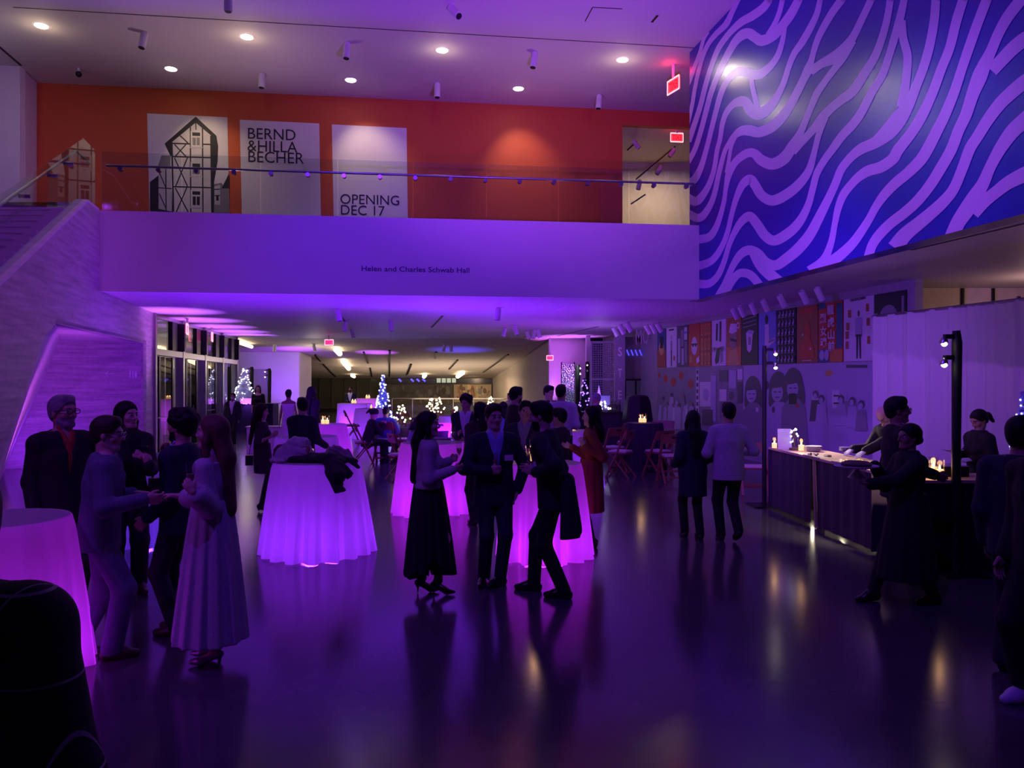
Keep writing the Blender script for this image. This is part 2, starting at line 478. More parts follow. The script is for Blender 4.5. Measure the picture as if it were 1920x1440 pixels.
# ---- stone stair wall with the splayed niche
def stz(px, py): return P_STO.hit(px, py)
sA, sB, s0 = stz(105, 608), stz(268, 641), stz(0, 870)
sA.z = sB.z = 2.88
slope = (sA.z - s0.z) / (sA.y - s0.y)
yo = sA.y - sA.z / slope
def sw(y, z): return V(xs_stone(y), y, z)
sK = stz(84, 629); sL = stz(0, 867)
slope = (sK.z - sL.z) / (sK.y - sL.y); yo = sK.y - sK.z / slope
outl = [sw(6, 0), sw(yo, 0), sK.copy(), sA.copy(), sB.copy(), sw(sB.y, 0), sw(20.2, 0), sw(20.2, Zs), sw(15.02, Zs), sw(15.02, Zb - .02), sw(14.26, Zb - .02), sw(10.74, 3.39), sw(6, .95)]
sm = MB().slab(outl, -P_STO.n * .16)
struct(sm.build('wall_left', M_STONE))
nA = at(112, 637, 17.6); nA.z = 2.88
nI = gp(10, 17.05); nL = gp(-40, 16.6)
struct(MB().slab([sA, nA, sK], V(-.05, -.1, 0)).slab([sK, nA, nI], V(-.05, -.1, 0)).slab([sK, nI, sw(yo, 0)], V(-.05, -.1, 0)).build('trim_niche_reveal', M_STONE2))
struct(MB().slab([nL, nI, V(nI.x, nI.y, 2.94), V(nL.x, nL.y, 2.94)], (0, .1, 0)).slab([nI, V(sB.x, sB.y + .02, 0), V(sB.x, sB.y + .02, 2.94), V(nA.x, nA.y, 2.94)], (0, .15, 0)).build('wall_niche_back', M_STONE))
struct(MB().prism([(sA.x, sA.y), (sB.x, sB.y), (nA.x, nA.y + .1), (nA.x - 1.2, nA.y - .4)], 2.895, 2.96).build('ceiling_niche', M_STONE2))
# restroom arrow and symbols on the niche back wall
P_NB = Plane((nI.x, nI.y), (sB.x, sB.y + .02))
rs = empty('restroom_sign', P_NB.hit(226, 701, .012), 'pale arrow and restroom symbols on the stone niche wall', 'sign')
M_SGN = mat('sign_pale', (.9, .85, .9), .5)
def nb_build(mb, nm):
    mb.v = [v - rs.location for v in mb.v]; mb.build(nm, M_SGN, rs)
ns = MB()
def nb(x, y): return P_NB.hit(x, y, .012)
for L_ in (((197.5, 701), (213.5, 701.5)), ((197.5, 701), (203.5, 695.5)), ((197.5, 701), (203.5, 706.5)), ): ns.bar(nb(*L_[0]), nb(*L_[1]), .02, .012)
nb_build(ns, 'arrow'); nb_build(MB().bar(nb(249, 695), nb(249, 708.5), .02, .012), 'divider')
for cx in (243.5, 254.5):
    ns = MB(); ns.ball(nb(cx, 696.2), .022, 8)
    ns.slab([nb(cx - 1.7, 698.5), nb(cx + 1.7, 698.5), nb(cx + (1.0 if cx < 250 else 2.2), 704), nb(cx + .9, 708), nb(cx - .9, 708), nb(cx - (1.0 if cx < 250 else 2.2), 704)], -P_NB.n * .01)
    nb_build(ns, 'symbol')
# cap of the sloping stair wall
cap = MB()
n16 = -P_STO.n * .2
cap.slab([sw(10.74, 3.39) , sw(14.26, Zb - .02), sw(14.26, Zb + .03), sw(10.74, 3.44)], n16)
cap.slab([sw(6, .95), sw(10.74, 3.39), sw(10.74, 3.44), sw(6, 1.0)], n16)
cap.slab([sw(14.26, Zb - .02), sw(15.0, Zb - .02), sw(15.0, Zb + .03), sw(14.26, Zb + .03)], n16)
struct(cap.build('trim_stair_cap', M_STONE2))
# stair flight behind the wall
st = MB()
run, rise = .318, .1665
k = 0
y = 14.3; z = Zb - .02
while y > 8.2:
    x1 = xs_stone(y - run / 2) - .2
    st.box(((-12 + x1) / 2, y - run / 2, z - rise - .12), (12 + x1, run, rise + .06))
    st.box(((-12 + x1 - .3) / 2, y - run / 2 - .03, z - rise - .02), (12 + x1 - .3, run + .05, .04))
    st.box((x1 - .12, y - run / 2, z - rise + .05), (.22, run, .12))
    y -= run; z -= rise
tag(st.build('staircase', M_STONE2, smooth='flat'), 'pale stone stair climbing to the upper landing behind glass', 'stairs')
struct(MB().box((-9.9, 14.34, Zb - .9), (4.0, .08, 1.75)).build('trim_landing_edge', M_STONE2))
# ---- mural wall
mu = Art(lambda x, y, o: P_MUR.hit(1280 + x / 4.966, y / 4.966, o))
M_MBLUE = mat('mural_blue', (.012, .012, .40), .24, nscale=3, noise=.05, spec=.6, bump=.05, bscale=9)
M_MLILAC = mat('mural_lilac', (.62, .44, .80), .30, nscale=3, noise=.03, spec=.5)
STR = [
 [(235,300,30),(195,370,32),(155,510,36),(100,650,38),(62,755,42),(40,800,42)],
 [(540,-30,50),(515,0,48),(462,110,48),(405,225,56),(310,320,50),(240,410,42),(190,520,40),(150,660,38),(115,820,36),(92,960,36),(62,1100,36),(40,1180,36)],
 [(830,-40,60),(800,10,66),(745,80,76),(650,150,80),(550,205,72),(465,280,58),(400,355,54),(330,460,50),(270,610,46),(215,790,46),(170,970,46),(120,1130,48),(55,1320,52)],
 [(1110,-50,70),(1080,0,74),(1010,130,84),(930,240,84),(850,330,88),(740,380,100),(680,352,96),(620,315,98),(560,325,92),(490,390,72),(425,500,64),(365,620,60),(312,740,54),(260,880,50),(215,1050,48),(170,1220,46),(115,1390,46),(50,1510,50)],
 [(945,-40,46),(930,0,46),(900,120,46),(855,230,50),(800,330,60)],
 [(958,215,36),(930,380,48),(885,520,56),(815,620,66),(725,690,86),(650,695,92),(545,665,92),(470,695,70),(405,770,58),(355,880,54),(310,1040,48),(270,1200,46),(222,1390,46),(170,1560,54),(110,1670,70),(40,1710,74)],
 [(1290,-40,50),(1280,0,50),(1250,130,56),(1190,260,64),(1110,400,66),(1040,500,58),(990,620,54),(950,750,54),(900,865,60),(840,965,80),(760,1040,104),(690,1060,110),(630,1015,104),(590,955,92),(540,945,92),(470,975,64),(408,1050,52),(370,1160,46),(350,1290,42),(322,1400,42),(295,1570,44),(250,1710,52),(190,1815,66),(125,1875,80),(40,1840,80)],
 [(640,720,40),(655,830,46),(685,950,50),(705,1040,60)],
 [(1510,-50,76),(1480,0,74),(1400,110,70),(1330,225,66),(1270,340,60),(1230,450,56),(1200,560,56),(1170,650,84),(1125,745,74),(1070,855,76),(1000,985,82),(915,1105,92),(820,1190,96),(710,1232,96),(625,1216,100),(550,1220,86),(480,1270,56),(425,1350,44),(390,1420,42),(340,1610,46),(290,1830,50),(225,1965,62),(150,2030,76),(40,1985,76)],
 [(1770,-30,70),(1754,0,66),(1670,180,66),(1585,350,74),(1500,470,110),(1410,540,110),(1290,598,80),(1190,670,80)],
 [(1585,380,70),(1490,540,74),(1410,650,62),(1330,755,62),(1250,875,66),(1180,1040,60),(1105,1220,64),(1030,1350,90),(950,1470,110),(840,1528,106),(740,1495,100),(670,1432,86),(610,1425,80),(540,1465,72),(480,1525,66),(430,1625,62),(405,1745,42),(385,1880,42),(345,2030,50),(295,2150,62),(230,2215,76),(100,2232,80)],
 [(500,1245,50),(455,1360,36),(432,1490,34),(412,1610,38)],
 [(1944,-30,66),(1934,0,66),(1910,150,66),(1865,330,70),(1795,520,76),(1705,670,84),(1590,845,90),(1480,930,86),(1390,1005,80),(1310,1085,84),(1215,1210,72),(1110,1320,74),(1020,1410,90)],
 [(1330,1090,60),(1270,1250,56),(1232,1400,54),(1180,1580,70),(1090,1710,88),(970,1810,96),(840,1868,96),(740,1822,90),(680,1730,88),(640,1672,84),(600,1682,84),(550,1735,70),(500,1850,54),(460,1990,46),(420,2160,46),(370,2290,52),(300,2400,62),(230,2450,72),(100,2490,78)],
 [(2080,-40,62),(2064,0,66),(2030,150,74),(1980,330,74),(1920,530,70),(1860,700,74),(1770,850,76),(1670,1040,80),(1590,1155,84),(1490,1262,80),(1400,1385,74),(1320,1495,68),(1250,1620,64),(1210,1770,62),(1170,1910,66),(1100,2050,82),(1000,2160,94),(860,2240,94),(770,2195,92),(700,2095,90),(640,2022,86),(600,2022,84),(540,2075,70),(480,2175,56),(430,2295,48),(390,2430,50),(340,2550,56),(280,2620,66),(220,2645,76),(100,2640,80)],
 [(2048,190,60),(2054,350,76),(2094,520,80),(2086,700,80),(2064,870,84),(2035,1000,84)],
 [(2362,-40,82),(2358,0,82),(2342,200,84),(2298,440,86),(2240,640,86),(2178,800,88),(2110,970,100),(2020,1100,150),(1920,1225,150),(1800,1325,110),(1670,1385,100),(1590,1445,84),(1520,1520,78),(1470,1595,76),(1420,1720,74),(1360,1850,78),(1280,2010,88),(1190,2180,98),(1080,2315,104),(960,2415,98),(870,2470,94),(780,2445,92),(700,2360,90),(620,2330,88),(550,2362,80),(490,2440,64),(440,2540,56),(390,2650,56),(330,2760,62)],
 [(650,2330,80),(690,2390,110),(740,2470,120),(810,2550,110),(880,2605,100),(960,2660,90)],
 [(395,2740,66),(460,2620,70),(520,2552,74),(580,2542,80),(640,2566,80),(700,2632,78),(760,2730,80)],
 [(2625,-40,88),(2612,0,88),(2550,200,90),(2490,440,88),(2412,640,88),(2330,860,92),(2230,1080,98),(2130,1240,100),(2010,1395,104),(1960,1480,104),(1850,1555,104),(1730,1592,100),(1640,1650,86),(1580,1710,78),(1500,1812,76),(1450,1940,66),(1420,2080,56),(1390,2240,60),(1340,2380,74),(1280,2460,90),(1190,2530,110)],
 [(2848,-40,92),(2832,0,92),(2755,200,92),(2670,440,92),(2602,640,90),(2530,860,94),(2440,1080,100),(2370,1220,104),(2280,1395,108),(2210,1500,108),(2100,1610,100),(1980,1710,96),(1880,1815,88),(1800,1930,76),(1740,2040,74),(1670,2150,80),(1590,2260,88),(1500,2350,96),(1400,2430,104),(1310,2500,110)],
 [(3200,-60,110),(3135,20,108),(3022,170,104),(2940,320,98),(2872,480,100),(2815,600,120),(2765,720,140),(2702,880,118),(2640,1070,108),(2570,1220,104),(2505,1390,104),(2410,1560,104),(2310,1720,100),(2190,1870,100),(2070,1980,98),(1940,2080,96),(1840,2180,94),(1770,2280,88),(1730,2400,86)],
 [(3240,340,130),(3178,372,130),(3070,460,126),(2970,565,120),(2880,660,120)],
 [(3240,730,130),(3178,770,130),(3070,860,124),(2960,965,118),(2850,1110,110),(2750,1270,104),(2675,1390,104),(2600,1590,98),(2520,1770,100),(2420,1890,108),(2310,1990,114),(2190,2090,122),(2070,2190,134),(1980,2310,150)],
 [(3240,1080,150),(3178,1130,144),(3070,1230,134),(2960,1385,116),(2870,1550,104),(2800,1710,116),(2720,1840,140),(2650,1950,146),(2570,2070,134),(2510,2200,130),(2470,2300,130)],
 [(3240,1600,140),(3178,1630,140),(3040,1700,124),(2920,1790,112),(2810,1880,116),(2710,1990,116)],
]
wall = MB()
yA, yB = 5.0, 16.95
wall.slab([V(xs_mural(yA), yA, Zs - .01), V(xs_mural(yB), yB, Zs - .01), V(xs_mural(yB), yB, Zc), V(xs_mural(yA), yA, Zc)], -P_MUR.n * .3, 0)
for si, stp in enumerate(STR):
    if stp[0][1] <= 0:
        a_, b_ = stp[0], stp[1]; l_ = math.hypot(a_[0] - b_[0], a_[1] - b_[1]); k_ = 500 / l_
        stp = [(a_[0] + (a_[0] - b_[0]) * k_ + 60, a_[1] + (a_[1] - b_[1]) * k_, a_[2] * 1.2)] + list(stp)
    if stp[0][0] >= 3180:
        a_, b_ = stp[0], stp[1]; m_ = (a_[1] - b_[1]) / (a_[0] - b_[0]); stp = [(a_[0] + 420, a_[1] + 420 * m_, a_[2] * 1.4), (a_[0] + 180, a_[1] + 180 * m_, a_[2] * 1.2)] + list(stp)
    q = crom(stp, 7)
    L_, R_ = [], []
    for i, p in enumerate(q):
        a = q[max(i - 1, 0)]; b = q[min(i + 1, len(q) - 1)]
        dx, dy = b[0] - a[0], b[1] - a[1]; l = math.hypot(dx, dy) or 1
        nx, ny = -dy / l * p[2] / 2, dx / l * p[2] / 2
        L_.append(mu.fn(p[0] + nx, p[1] + ny, .003 + .00015 * si)); R_.append(mu.fn(p[0] - nx, p[1] - ny, .003 + .00015 * si))
    i0 = len(wall.v)
    wall.v += L_ + R_
    n = len(q)
    for i in range(n - 1):
        wall.f.append([i0 + i, i0 + i + 1, i0 + n + i + 1, i0 + n + i]); wall.m.append(1)
wo = wall.build('mural_wall', [M_MBLUE, M_MLILAC], smooth='flat', org=V(xs_mural(10), 10, Zs))
bm = bmesh.new(); bm.from_mesh(wo.data)
o_ = wo.location
for co, no in ((V(0, 0, Zs - .012), V(0, 0, -1)), (V(0, 0, Zc), V(0, 0, 1)), (V(xs_mural(yB), yB, 0), V(xs_mural(yB) - xs_mural(yA), yB - yA, 0).normalized()),
               (V(xs_mural(yA), yA, 0), -V(xs_mural(yB) - xs_mural(yA), yB - yA, 0).normalized())):
    bmesh.ops.bisect_plane(bm, geom=bm.verts[:] + bm.edges[:] + bm.faces[:], dist=1e-5, plane_co=co - o_, plane_no=no, clear_outer=True)
bm.to_mesh(wo.data); bm.free()
tag(wo, 'tall blue mural wall with wavy lilac stripes at upper right', 'mural')
# slots in the soffit under the mural, seam and slots in the ceiling
def strip(name, pts, w, z, m=M_BLACK):
    a, b = V(*pts[0], z), V(*pts[1], z)
    return struct(MB().bar(a, b, w, .012).build(name, m))
def soff(px, py, z=Zs):
    Y = (z - HC) * F / (HY - py); return ((px - 960) / F * Y, Y)
strip('trim_1', (soff(1320, 561), soff(1497, 521)), .045, Zs)
strip('trim_2', (soff(1709, 468.5), soff(1925, 418)), .045, Zs)
strip('trim_3', (soff(25, 14, Zc), soff(1320, 91, Zc)), .02, Zc)
strip('trim_4', (soff(-10, 80, Zc), soff(40, 123, Zc)), .06, Zc)
strip('trim_5', (soff(1111, 14, Zc), soff(1167, 17, Zc)), .02, Zc)
strip('trim_6', (soff(1111, 14, Zc), soff(1097, 40, Zc)), .02, Zc)
strip('trim_7', (soff(1233, 29, Zc), soff(1222, 42, Zc)), .05, Zc)
# soffit slots: lit edges painted in as white strips, dark ones as black
for i, (a, b, lit) in enumerate([((540, 591), (562, 604), 1), ((506, 616), (535, 628), 1), ((469, 601), (490, 610), 1), ((545, 632), (566, 642), 1), ((809, 614), (830, 592), 0), ((873, 622), (885, 615), 1),
                                 ((1029, 587), (1061, 575), 1), ((1016, 620), (1061, 607), 1), ((1094, 597), (1125, 587), 1), ((1045, 630), (1122, 612), 0), ((637, 590), (651, 608), 0), ((945, 640), (962, 636), 0)]):
    strip('trim_%d' % (8 + i), (soff(*a), soff(*b)), .06, Zs, M_WHITE if lit else M_BLACK)
# ---- doors wall on the left: four glazed bays
for i, (p0, p1) in enumerate([(284, 338), (338, 380), (380, 413.5), (413.5, 441)]):
    a = P_DOOR.hit(p0, 700); b = P_DOOR.hit(p1, 700); a.z = b.z = 0
    d = (b - a); w = d.length; d.normalize(); n = P_DOOR.n
    root = empty('door_%d' % (i + 1), a); struct(root)
    ea = a - Vector(a)
    fr = MB(); zt = 2.72
    for t in (0.04, w - .04):
        fr.bar(d * t, d * t + V(0, 0, Zs), .1, .22, up=n)
    fr.bar(d * .05 + V(0, 0, zt), d * (w - .05) + V(0, 0, zt), .16, .2, up=n)
    fr.bar(d * .05 + V(0, 0, Zs - .05), d * (w - .05) + V(0, 0, Zs - .05), .1, .1, up=n)
    fr.build('door_frame', M_STEEL, root)
    fn = MB()
    fn.bar(d * (w * .72) + V(0, 0, zt + .1), d * (w * .72) + V(0, 0, Zs - .1), .5, .12, up=n)
    fn.bar(d * (w - .13) + V(0, 0, zt + .1), d * (w - .13) + V(0, 0, Zs - .1), .16, .35, up=n)
    fn.build('transom_fin', M_DARK, root)
    for t in (.27, .5, .73):
        MB().bar(d * (w * t) + V(0, 0, .02) - n * .1, d * (w * t) + V(0, 0, zt - .1) - n * .1, .13, .2 if t != .5 else .12, up=n).build('door_stile', M_DARK if t != .5 else M_STEEL, root)
    MB().bar(d * (w * .1) + V(0, 0, 1.0) + n * .08, d * (w * .5) + V(0, 0, 1.0) + n * .08, .03, .03).build('push_bar', M_STEEL, root)
    MB().face([d * .05 + V(0, 0, .02) - n * .02, d * (w - .05) + V(0, 0, .02) - n * .02, d * (w - .05) + V(0, 0, Zs - .1) - n * .02, d * .05 + V(0, 0, Zs - .1) - n * .02]).build('door_pane', M_GLASSD, root)
# vestibule behind the doors
vs_ = MB()
vs_.slab([V(-13.6, 19.9, 0), V(-13.6, 33, 0), V(-13.6, 33, Zs + .1), V(-13.6, 19.9, Zs + .1)], (-.2, 0, 0))
vs_.slab([V(-9.5, 20.25, 0), V(-13.6, 20.25, 0), V(-13.6, 20.25, Zs), V(-9.5, 20.25, Zs)], (0, .05, 0))
struct(vs_.build('wall_vestibule', M_TAN))
struct(MB().prism([(-9.6, 20.2), (-11, 31), (-13.7, 31), (-13.7, 20.2)], Zs, Zs + .1).build('ceiling_vestibule', M_SOFF))
lamp('POINT', (-12.2, 24, 2.6), None, 34, (.9, .85, .7), .2, name='vestibule_lamp')
lamp('POINT', (-12.6, 29.5, 2.6), None, 34, (.9, .85, .7), .2, name='vestibule_lamp')
# ---- rear: white wall, tan sloped ceiling, right side wall, back wall
wl = 36.0
def w_at(px, z, Y): return V((px - 960) / F * Y, Y, z)
rz = 3.36
ww = MB()
dx0, dx1, dz = (465 - 960) / F * wl, (503 - 960) / F * wl, HC + (718 - 692) / F * wl
x0, x1 = (436 - 960) / F * wl, (561 - 960) / F * wl
ww.slab([V(x0 - 3, wl, 0), V(dx0, wl, 0), V(dx0, wl, dz), V(dx1, wl, dz), V(dx1, wl, 0), V(x1, wl, 0), V(x1, wl, Zs), V(x0 - 3, wl, Zs)], (0, .3, 0))
ww.slab([V(x1, wl + .31, 0), V(x1 + .05, wl + 2, 0), V(x1 + .05, wl + 2, Zs), V(x1, wl + .31, Zs)], (-.25, 0, 0))
struct(ww.build('wall_rear_left', M_WHITE))
do = empty('door_5', V((dx0 + dx1) / 2, wl + .22, 0)); struct(do)
MB().box((0, 0, dz / 2), (dx1 - dx0, .06, dz)).build('door_leaf', mat('grey_door', (.42, .40, .42), .5), do)
MB().box(((dx1 - dx0) * .4, -.06, 1.0), (.12, .05, .04)).build('door_handle', M_STEEL, do)
struct(MB().hexa([(-16, 31, 3.71), (1.5, 31, 3.71), (-1.2, 51.5, 2.22), (-19, 51.5, 2.22), (-16, 31, 3.85), (1.5, 31, 3.85), (-1.2, 51.5, 2.4), (-19, 51.5, 2.4)]).build('ceiling_rear', mat('rear_ceiling', (.60, .52, .44), .7, nscale=2)))
struct(MB().slab([V(1.55, 31.55, 0), V(-1.3, 51.5, 0), V(-1.3, 51.5, 2.3), V(1.55, 31.55, 3.8)], (.3, 0, 0)).build('wall_rear_right', M_TAN))
rw = MB()
rw.slab([V(1.5, 31.2, 0), V((1106 - 960) / F * 31.2, 31.2, 0), V((1106 - 960) / F * 31.2, 31.2, 3.8), V(1.5, 31.2, 3.8)], (0, .3, 0))
struct(rw.build('wall_rear_column', M_WHITE))
M_BACK = mat('back_dark', (.05, .045, .042), .25, nscale=.8, noise=.3)
struct(MB().box((-7.5, 52, 1.6), (26, .3, 3.3)).build('wall_back', M_BACK))
# window band and stand-in painting at the back
yb = 51.7
bw = empty('window_1', w_at(836, 2.0, yb)); struct(bw)
x0, x1 = (818 - 836) / F * yb, (856 - 836) / F * yb
MB().box(((x0 + x1) / 2, 0, .18), (x1 - x0, .06, .5)).build('window_pane', mat('lit_pane', (.5, .55, .45), .4, emit=(.75, .85, .62), es=.45), bw)
fm = MB()
for t in range(5): fm.box((x0 + (x1 - x0) * t / 4, -.05, .18), (.06, .06, .5))
fm.build('window_frame', M_BLACK, bw)
def glazing(name, p0, p1, z0, z1, m, nb):
    x0, x1 = (p0 - 960) / F * yb, (p1 - 960) / F * yb
    r = empty(name, V((x0 + x1) / 2, yb - .1, z0)); struct(r)
    w = x1 - x0
    MB().box((0, .05, (z1 - z0) / 2), (w, .03, z1 - z0)).build('window_pane', m, r)
    f = MB()
    for t in range(nb + 1): f.box((-w / 2 + w * t / nb, 0, (z1 - z0) / 2), (.09, .09, z1 - z0))
    f.box((0, 0, .03), (w, .09, .08)); f.box((0, 0, z1 - z0), (w, .09, .08))
    f.build('window_frame', mat('olive_frame', (.10, .09, .07), .5), r)
glazing('window_2', 577, 718, .2, 2.2, mat('dark_olive_glass', (.10, .095, .065), .15, noise=.3, nscale=.6), 6)

# long paintings leaning along the back wall and a few blue lamps over them
def back_art(px0, px1, y0, y1, label, name, cols, seed, Y=51.3):
    random.seed(seed)
    a = V((px0 - 960) / F * Y, Y, HC + (HY - y1) / F * Y); w = (px1 - px0) / F * Y; h = (y1 - y0) / F * Y
    r = empty(name, V(a.x + w / 2, Y, a.z), label, 'painting')
    mb = MB(); mb.box((0, 0, h / 2), (w, .08, h), m=0)
    for k in range(46):
        x = random.uniform(-w / 2 + .12, w / 2 - .12); z = random.uniform(.1, h - .1); rx = random.uniform(.06, .11 + w * .02); rz = random.uniform(.05, h * .22)
        n = 9; pts = []
        for j in range(n):
            t = 2 * math.pi * j / n; q = random.uniform(.7, 1.15)
            pts.append(V(min(max(x + rx * q * math.cos(t), -w / 2), w / 2), -.042 - .0006 * k, min(max(z + rz * q * math.sin(t), 0), h)))
        mb.face(pts, random.randint(1, len(cols) - 1))
    mb.build('canvas', cols, r, smooth='flat')
    f = MB(); f.box((0, 0, -.03), (w + .1, .12, .06)); f.box((0, 0, h + .03), (w + .1, .12, .06)); f.box((-w / 2 - .03, 0, h / 2), (.06, .12, h)); f.box((w / 2 + .03, 0, h / 2), (.06, .12, h))
    f.build('frame', mat('bronze_frame', (.10, .05, .02), .5), r)
pc = lambda *L: [mat('art_%d_%d_%d' % tuple(int(c * 1000) for c in q), q, .6) for q in L]
back_art(722, 848, 722, 757, 'long dim brown and grey abstract painting on the back wall', 'painting', pc((.10, .085, .06), (.16, .13, .10), (.06, .05, .04), (.20, .17, .13), (.09, .10, .06)), 4)
back_art(851, 921, 721, 754, 'lit abstract painting in ochre, grey and rust on the back wall', 'painting', pc((.42, .33, .20), (.55, .50, .40), (.38, .16, .06), (.25, .24, .20), (.60, .45, .22), (.18, .10, .05)), 9)
lamp('SPOT', ((886 - 960) / F * 49, 49, 2.2), ((886 - 960) / F * 51, 51.3, 1.2), 60, WARM, .1, 95, .8, 'picture_lamp')
M_BLB = mat('blue_lamp_face', (.2, .2, 1), .4, noise=0, emit=(.12, .10, 1), es=1.3)
for i, px in enumerate((749, 772, 783, 794)):
    p = at(px, 712.5, 50.6); r = empty('blue_lamp', p + V(0, 0, .16), 'small blue lamp under the rear ceiling, ' + ['first', 'second', 'third', 'last'][i] + ' from the left', 'lamp', 'small blue lamps by the back wall')
    MB().tube([V(-.05, 0, -.1), V(.12, -.05, -.25)], .06, 10).build('lamp_body', M_BLB, r); MB().tube([V(0, 0, .2), V(-.05, 0, -.1)], .015, 6).build('stem', M_DARK, r)
# ================================================================== UPPER LEVEL THINGS
M_PAPER = mat('poster_paper', (.78, .74, .76), .6, nscale=3, noise=.02)
M_INK = mat('black_ink', (.012, .012, .02), .6, noise=.02)
M_GREY = mat('grey_ink', (.22, .21, .22), .6)
M_LGREY = mat('light_grey_ink', (.52, .50, .52), .6)
def ora_art(x, y, o): return P_ORA.hit(x, y, .012 + o)
def quad_poster(pl, q, mats, name, label, cat, group=None, draw=None, th=.012, art=None):
    mb = MB()
    mb.slab([pl.hit(p[0], p[1], th) for p in q], -pl.n * th, 0)
    a = Art(art or (lambda x, y, o: pl.hit(x, y, th + o * .5)))
    a.mb = mb
    if draw: draw(a, mb)
    o = mb.build(name, mats, smooth='flat')
    return tag(o, label, cat, group)
def zq(x, y): return (260 + x / 3.692, 190 + y / 3.692)
def house(a, mb):
    P = lambda L: [zq(*p) for p in L]
    W2, K, G, LG = 1, 2, 3, 4
    a.poly(P([(132, 460), (160, 376), (222, 376), (222, 460)]), G)             # side wing roof
    a.poly(P([(80, 560), (222, 450), (238, 768), (80, 762)]), K)
    a.poly(P([(140, 470), (228, 462), (232, 765), (140, 745)]), LG)
    for L in ([(140, 480), (190, 600)], [(190, 470), (192, 760)], [(140, 600), (232, 606)], [(145, 640), (192, 745)]): a.line(P(L), 2, K)
    a.poly(P([(182, 295), (397, 108), (540, 240), (552, 315), (548, 420), (524, 560), (524, 770), (505, 770), (505, 250), (397, 165), (232, 285), (232, 380), (222, 380)]), K)   # roof
    a.poly(P([(232, 285), (397, 150), (505, 240), (512, 772), (243, 765), (232, 480)]), W2)  # gable front
    for yy in (297, 388, 596): a.line(P([(234, yy - 4), (508, yy + 4)]), 2.6, K)
    a.line(P([(232, 285), (243, 765)]), 3, K); a.line(P([(505, 240), (512, 772)]), 4.5, K)
    for xx in (360, 444): a.line(P([(xx, 180), (xx + 3, 768)]), 2.4, K)
    a.line(P([(397, 150), (399, 200)]), 2, K)
    for L in ([(290, 240), (345, 292)], [(250, 300), (330, 384)], [(330, 300), (255, 384)], [(250, 392), (340, 590)], [(340, 392), (258, 590)], [(255, 600), (345, 768)], [(335, 600), (262, 768)]): a.line(P(L), 2.2, K)
    for (y0, y1) in ((205, 320), (420, 520), (612, 735)):
        a.poly(P([(362, y0), (440, y0 + 3), (441, y1), (363, y1 - 2)]), W2); a.line(P([(358, y1 + 2), (446, y1 + 3)]), 2, LG)
        a.poly(P([(374, y0 + 12), (428, y0 + 14), (428, y0 + 38), (374, y0 + 36)]), K)
        for xx in (376, 404): a.poly(P([(xx, y0 + 48), (xx + 22, y0 + 49), (xx + 22, y1 - 14), (xx, y1 - 15)]), G if y0 < 600 else K)
    a.poly(P([(524, 575), (575, 566), (600, 600), (628, 500), (628, 772), (524, 770)]), G)
    a.poly(P([(575, 605), (628, 500), (628, 605)]), K)
    a.poly(P([(528, 590), (566, 580), (566, 718), (528, 716)]), LG)
    for yy in (612, 655): a.line(P([(528, yy), (566, yy - 2)]), 2, K)
    a.poly(P([(538, 655), (556, 655), (556, 690), (538, 690)]), K)
PM = [M_PAPER, mat('photo_white', (.62, .60, .60), .6), M_INK, M_GREY, M_LGREY]
quad_poster(P_ORA, [(276.5, 213), (426.8, 220.5), (431, 412), (281, 404)], PM, 'banner', 'white banner with a black and white half-timbered gable house on the orange wall', 'banner', 'banners on the orange wall', house)
def uv(p0, p1):
    return (P_ORA.hit(*p1) - P_ORA.hit(*p0)).normalized()
def t_bernd(a, mb):
    u = P_ORA.u if P_ORA.u.x > 0 else -P_ORA.u
    for s, x, y, w in (('BERND', 465.5, 260.5, 89), ('&HILLA', 464.5, 283.5, 93.5), ('BECHER', 466, 304, 104.5)):
        o = P_ORA.hit(x, y, .02); wd = (P_ORA.hit(x + w, y + w * .045) - P_ORA.hit(x, y)).length
        add_text(mb, s, o, u, V(0, 0, 1), wd, 2, size=.285)
def t_open(a, mb):
    u = P_ORA.u if P_ORA.u.x > 0 else -P_ORA.u
    for s, x, y, w in (('OPENING', 638.5, 382, 110), ('DEC 17', 639.5, 402.5, 82)):
        o = P_ORA.hit(x, y, .02); wd = (P_ORA.hit(x + w, y + w * .04) - P_ORA.hit(x, y)).length
        add_text(mb, s, o, u, V(0, 0, 1), wd, 2, size=.255)
quad_poster(P_ORA, [(450, 225), (598.8, 232), (602, 416), (454, 410)], PM, 'banner', 'white banner lettered with two names on the orange wall', 'banner', 'banners on the orange wall', t_bernd)
quad_poster(P_ORA, [(622.4, 233.8), (762.5, 240.5), (765, 424), (626, 418)], PM, 'banner', 'white banner reading OPENING DEC 17 on the orange wall', 'banner', 'banners on the orange wall', t_open)
# hall name on the balcony front
ht = MB()
u = P_BAL.u if P_BAL.u.x > 0 else -P_BAL.u
o = P_BAL.hit(678, 508, .006); wd = (P_BAL.hit(880, 512) - P_BAL.hit(678, 508)).length
add_text(ht, 'Helen and Charles Schwab Hall', o, u, V(0, 0, 1), wd, 0, size=.105, bold=.008)
tag(ht.build('lettering', [mat('sign_ink', (.03, .02, .12), .5)], smooth='flat'), 'dark hall name lettering on the white balcony front', 'lettering')
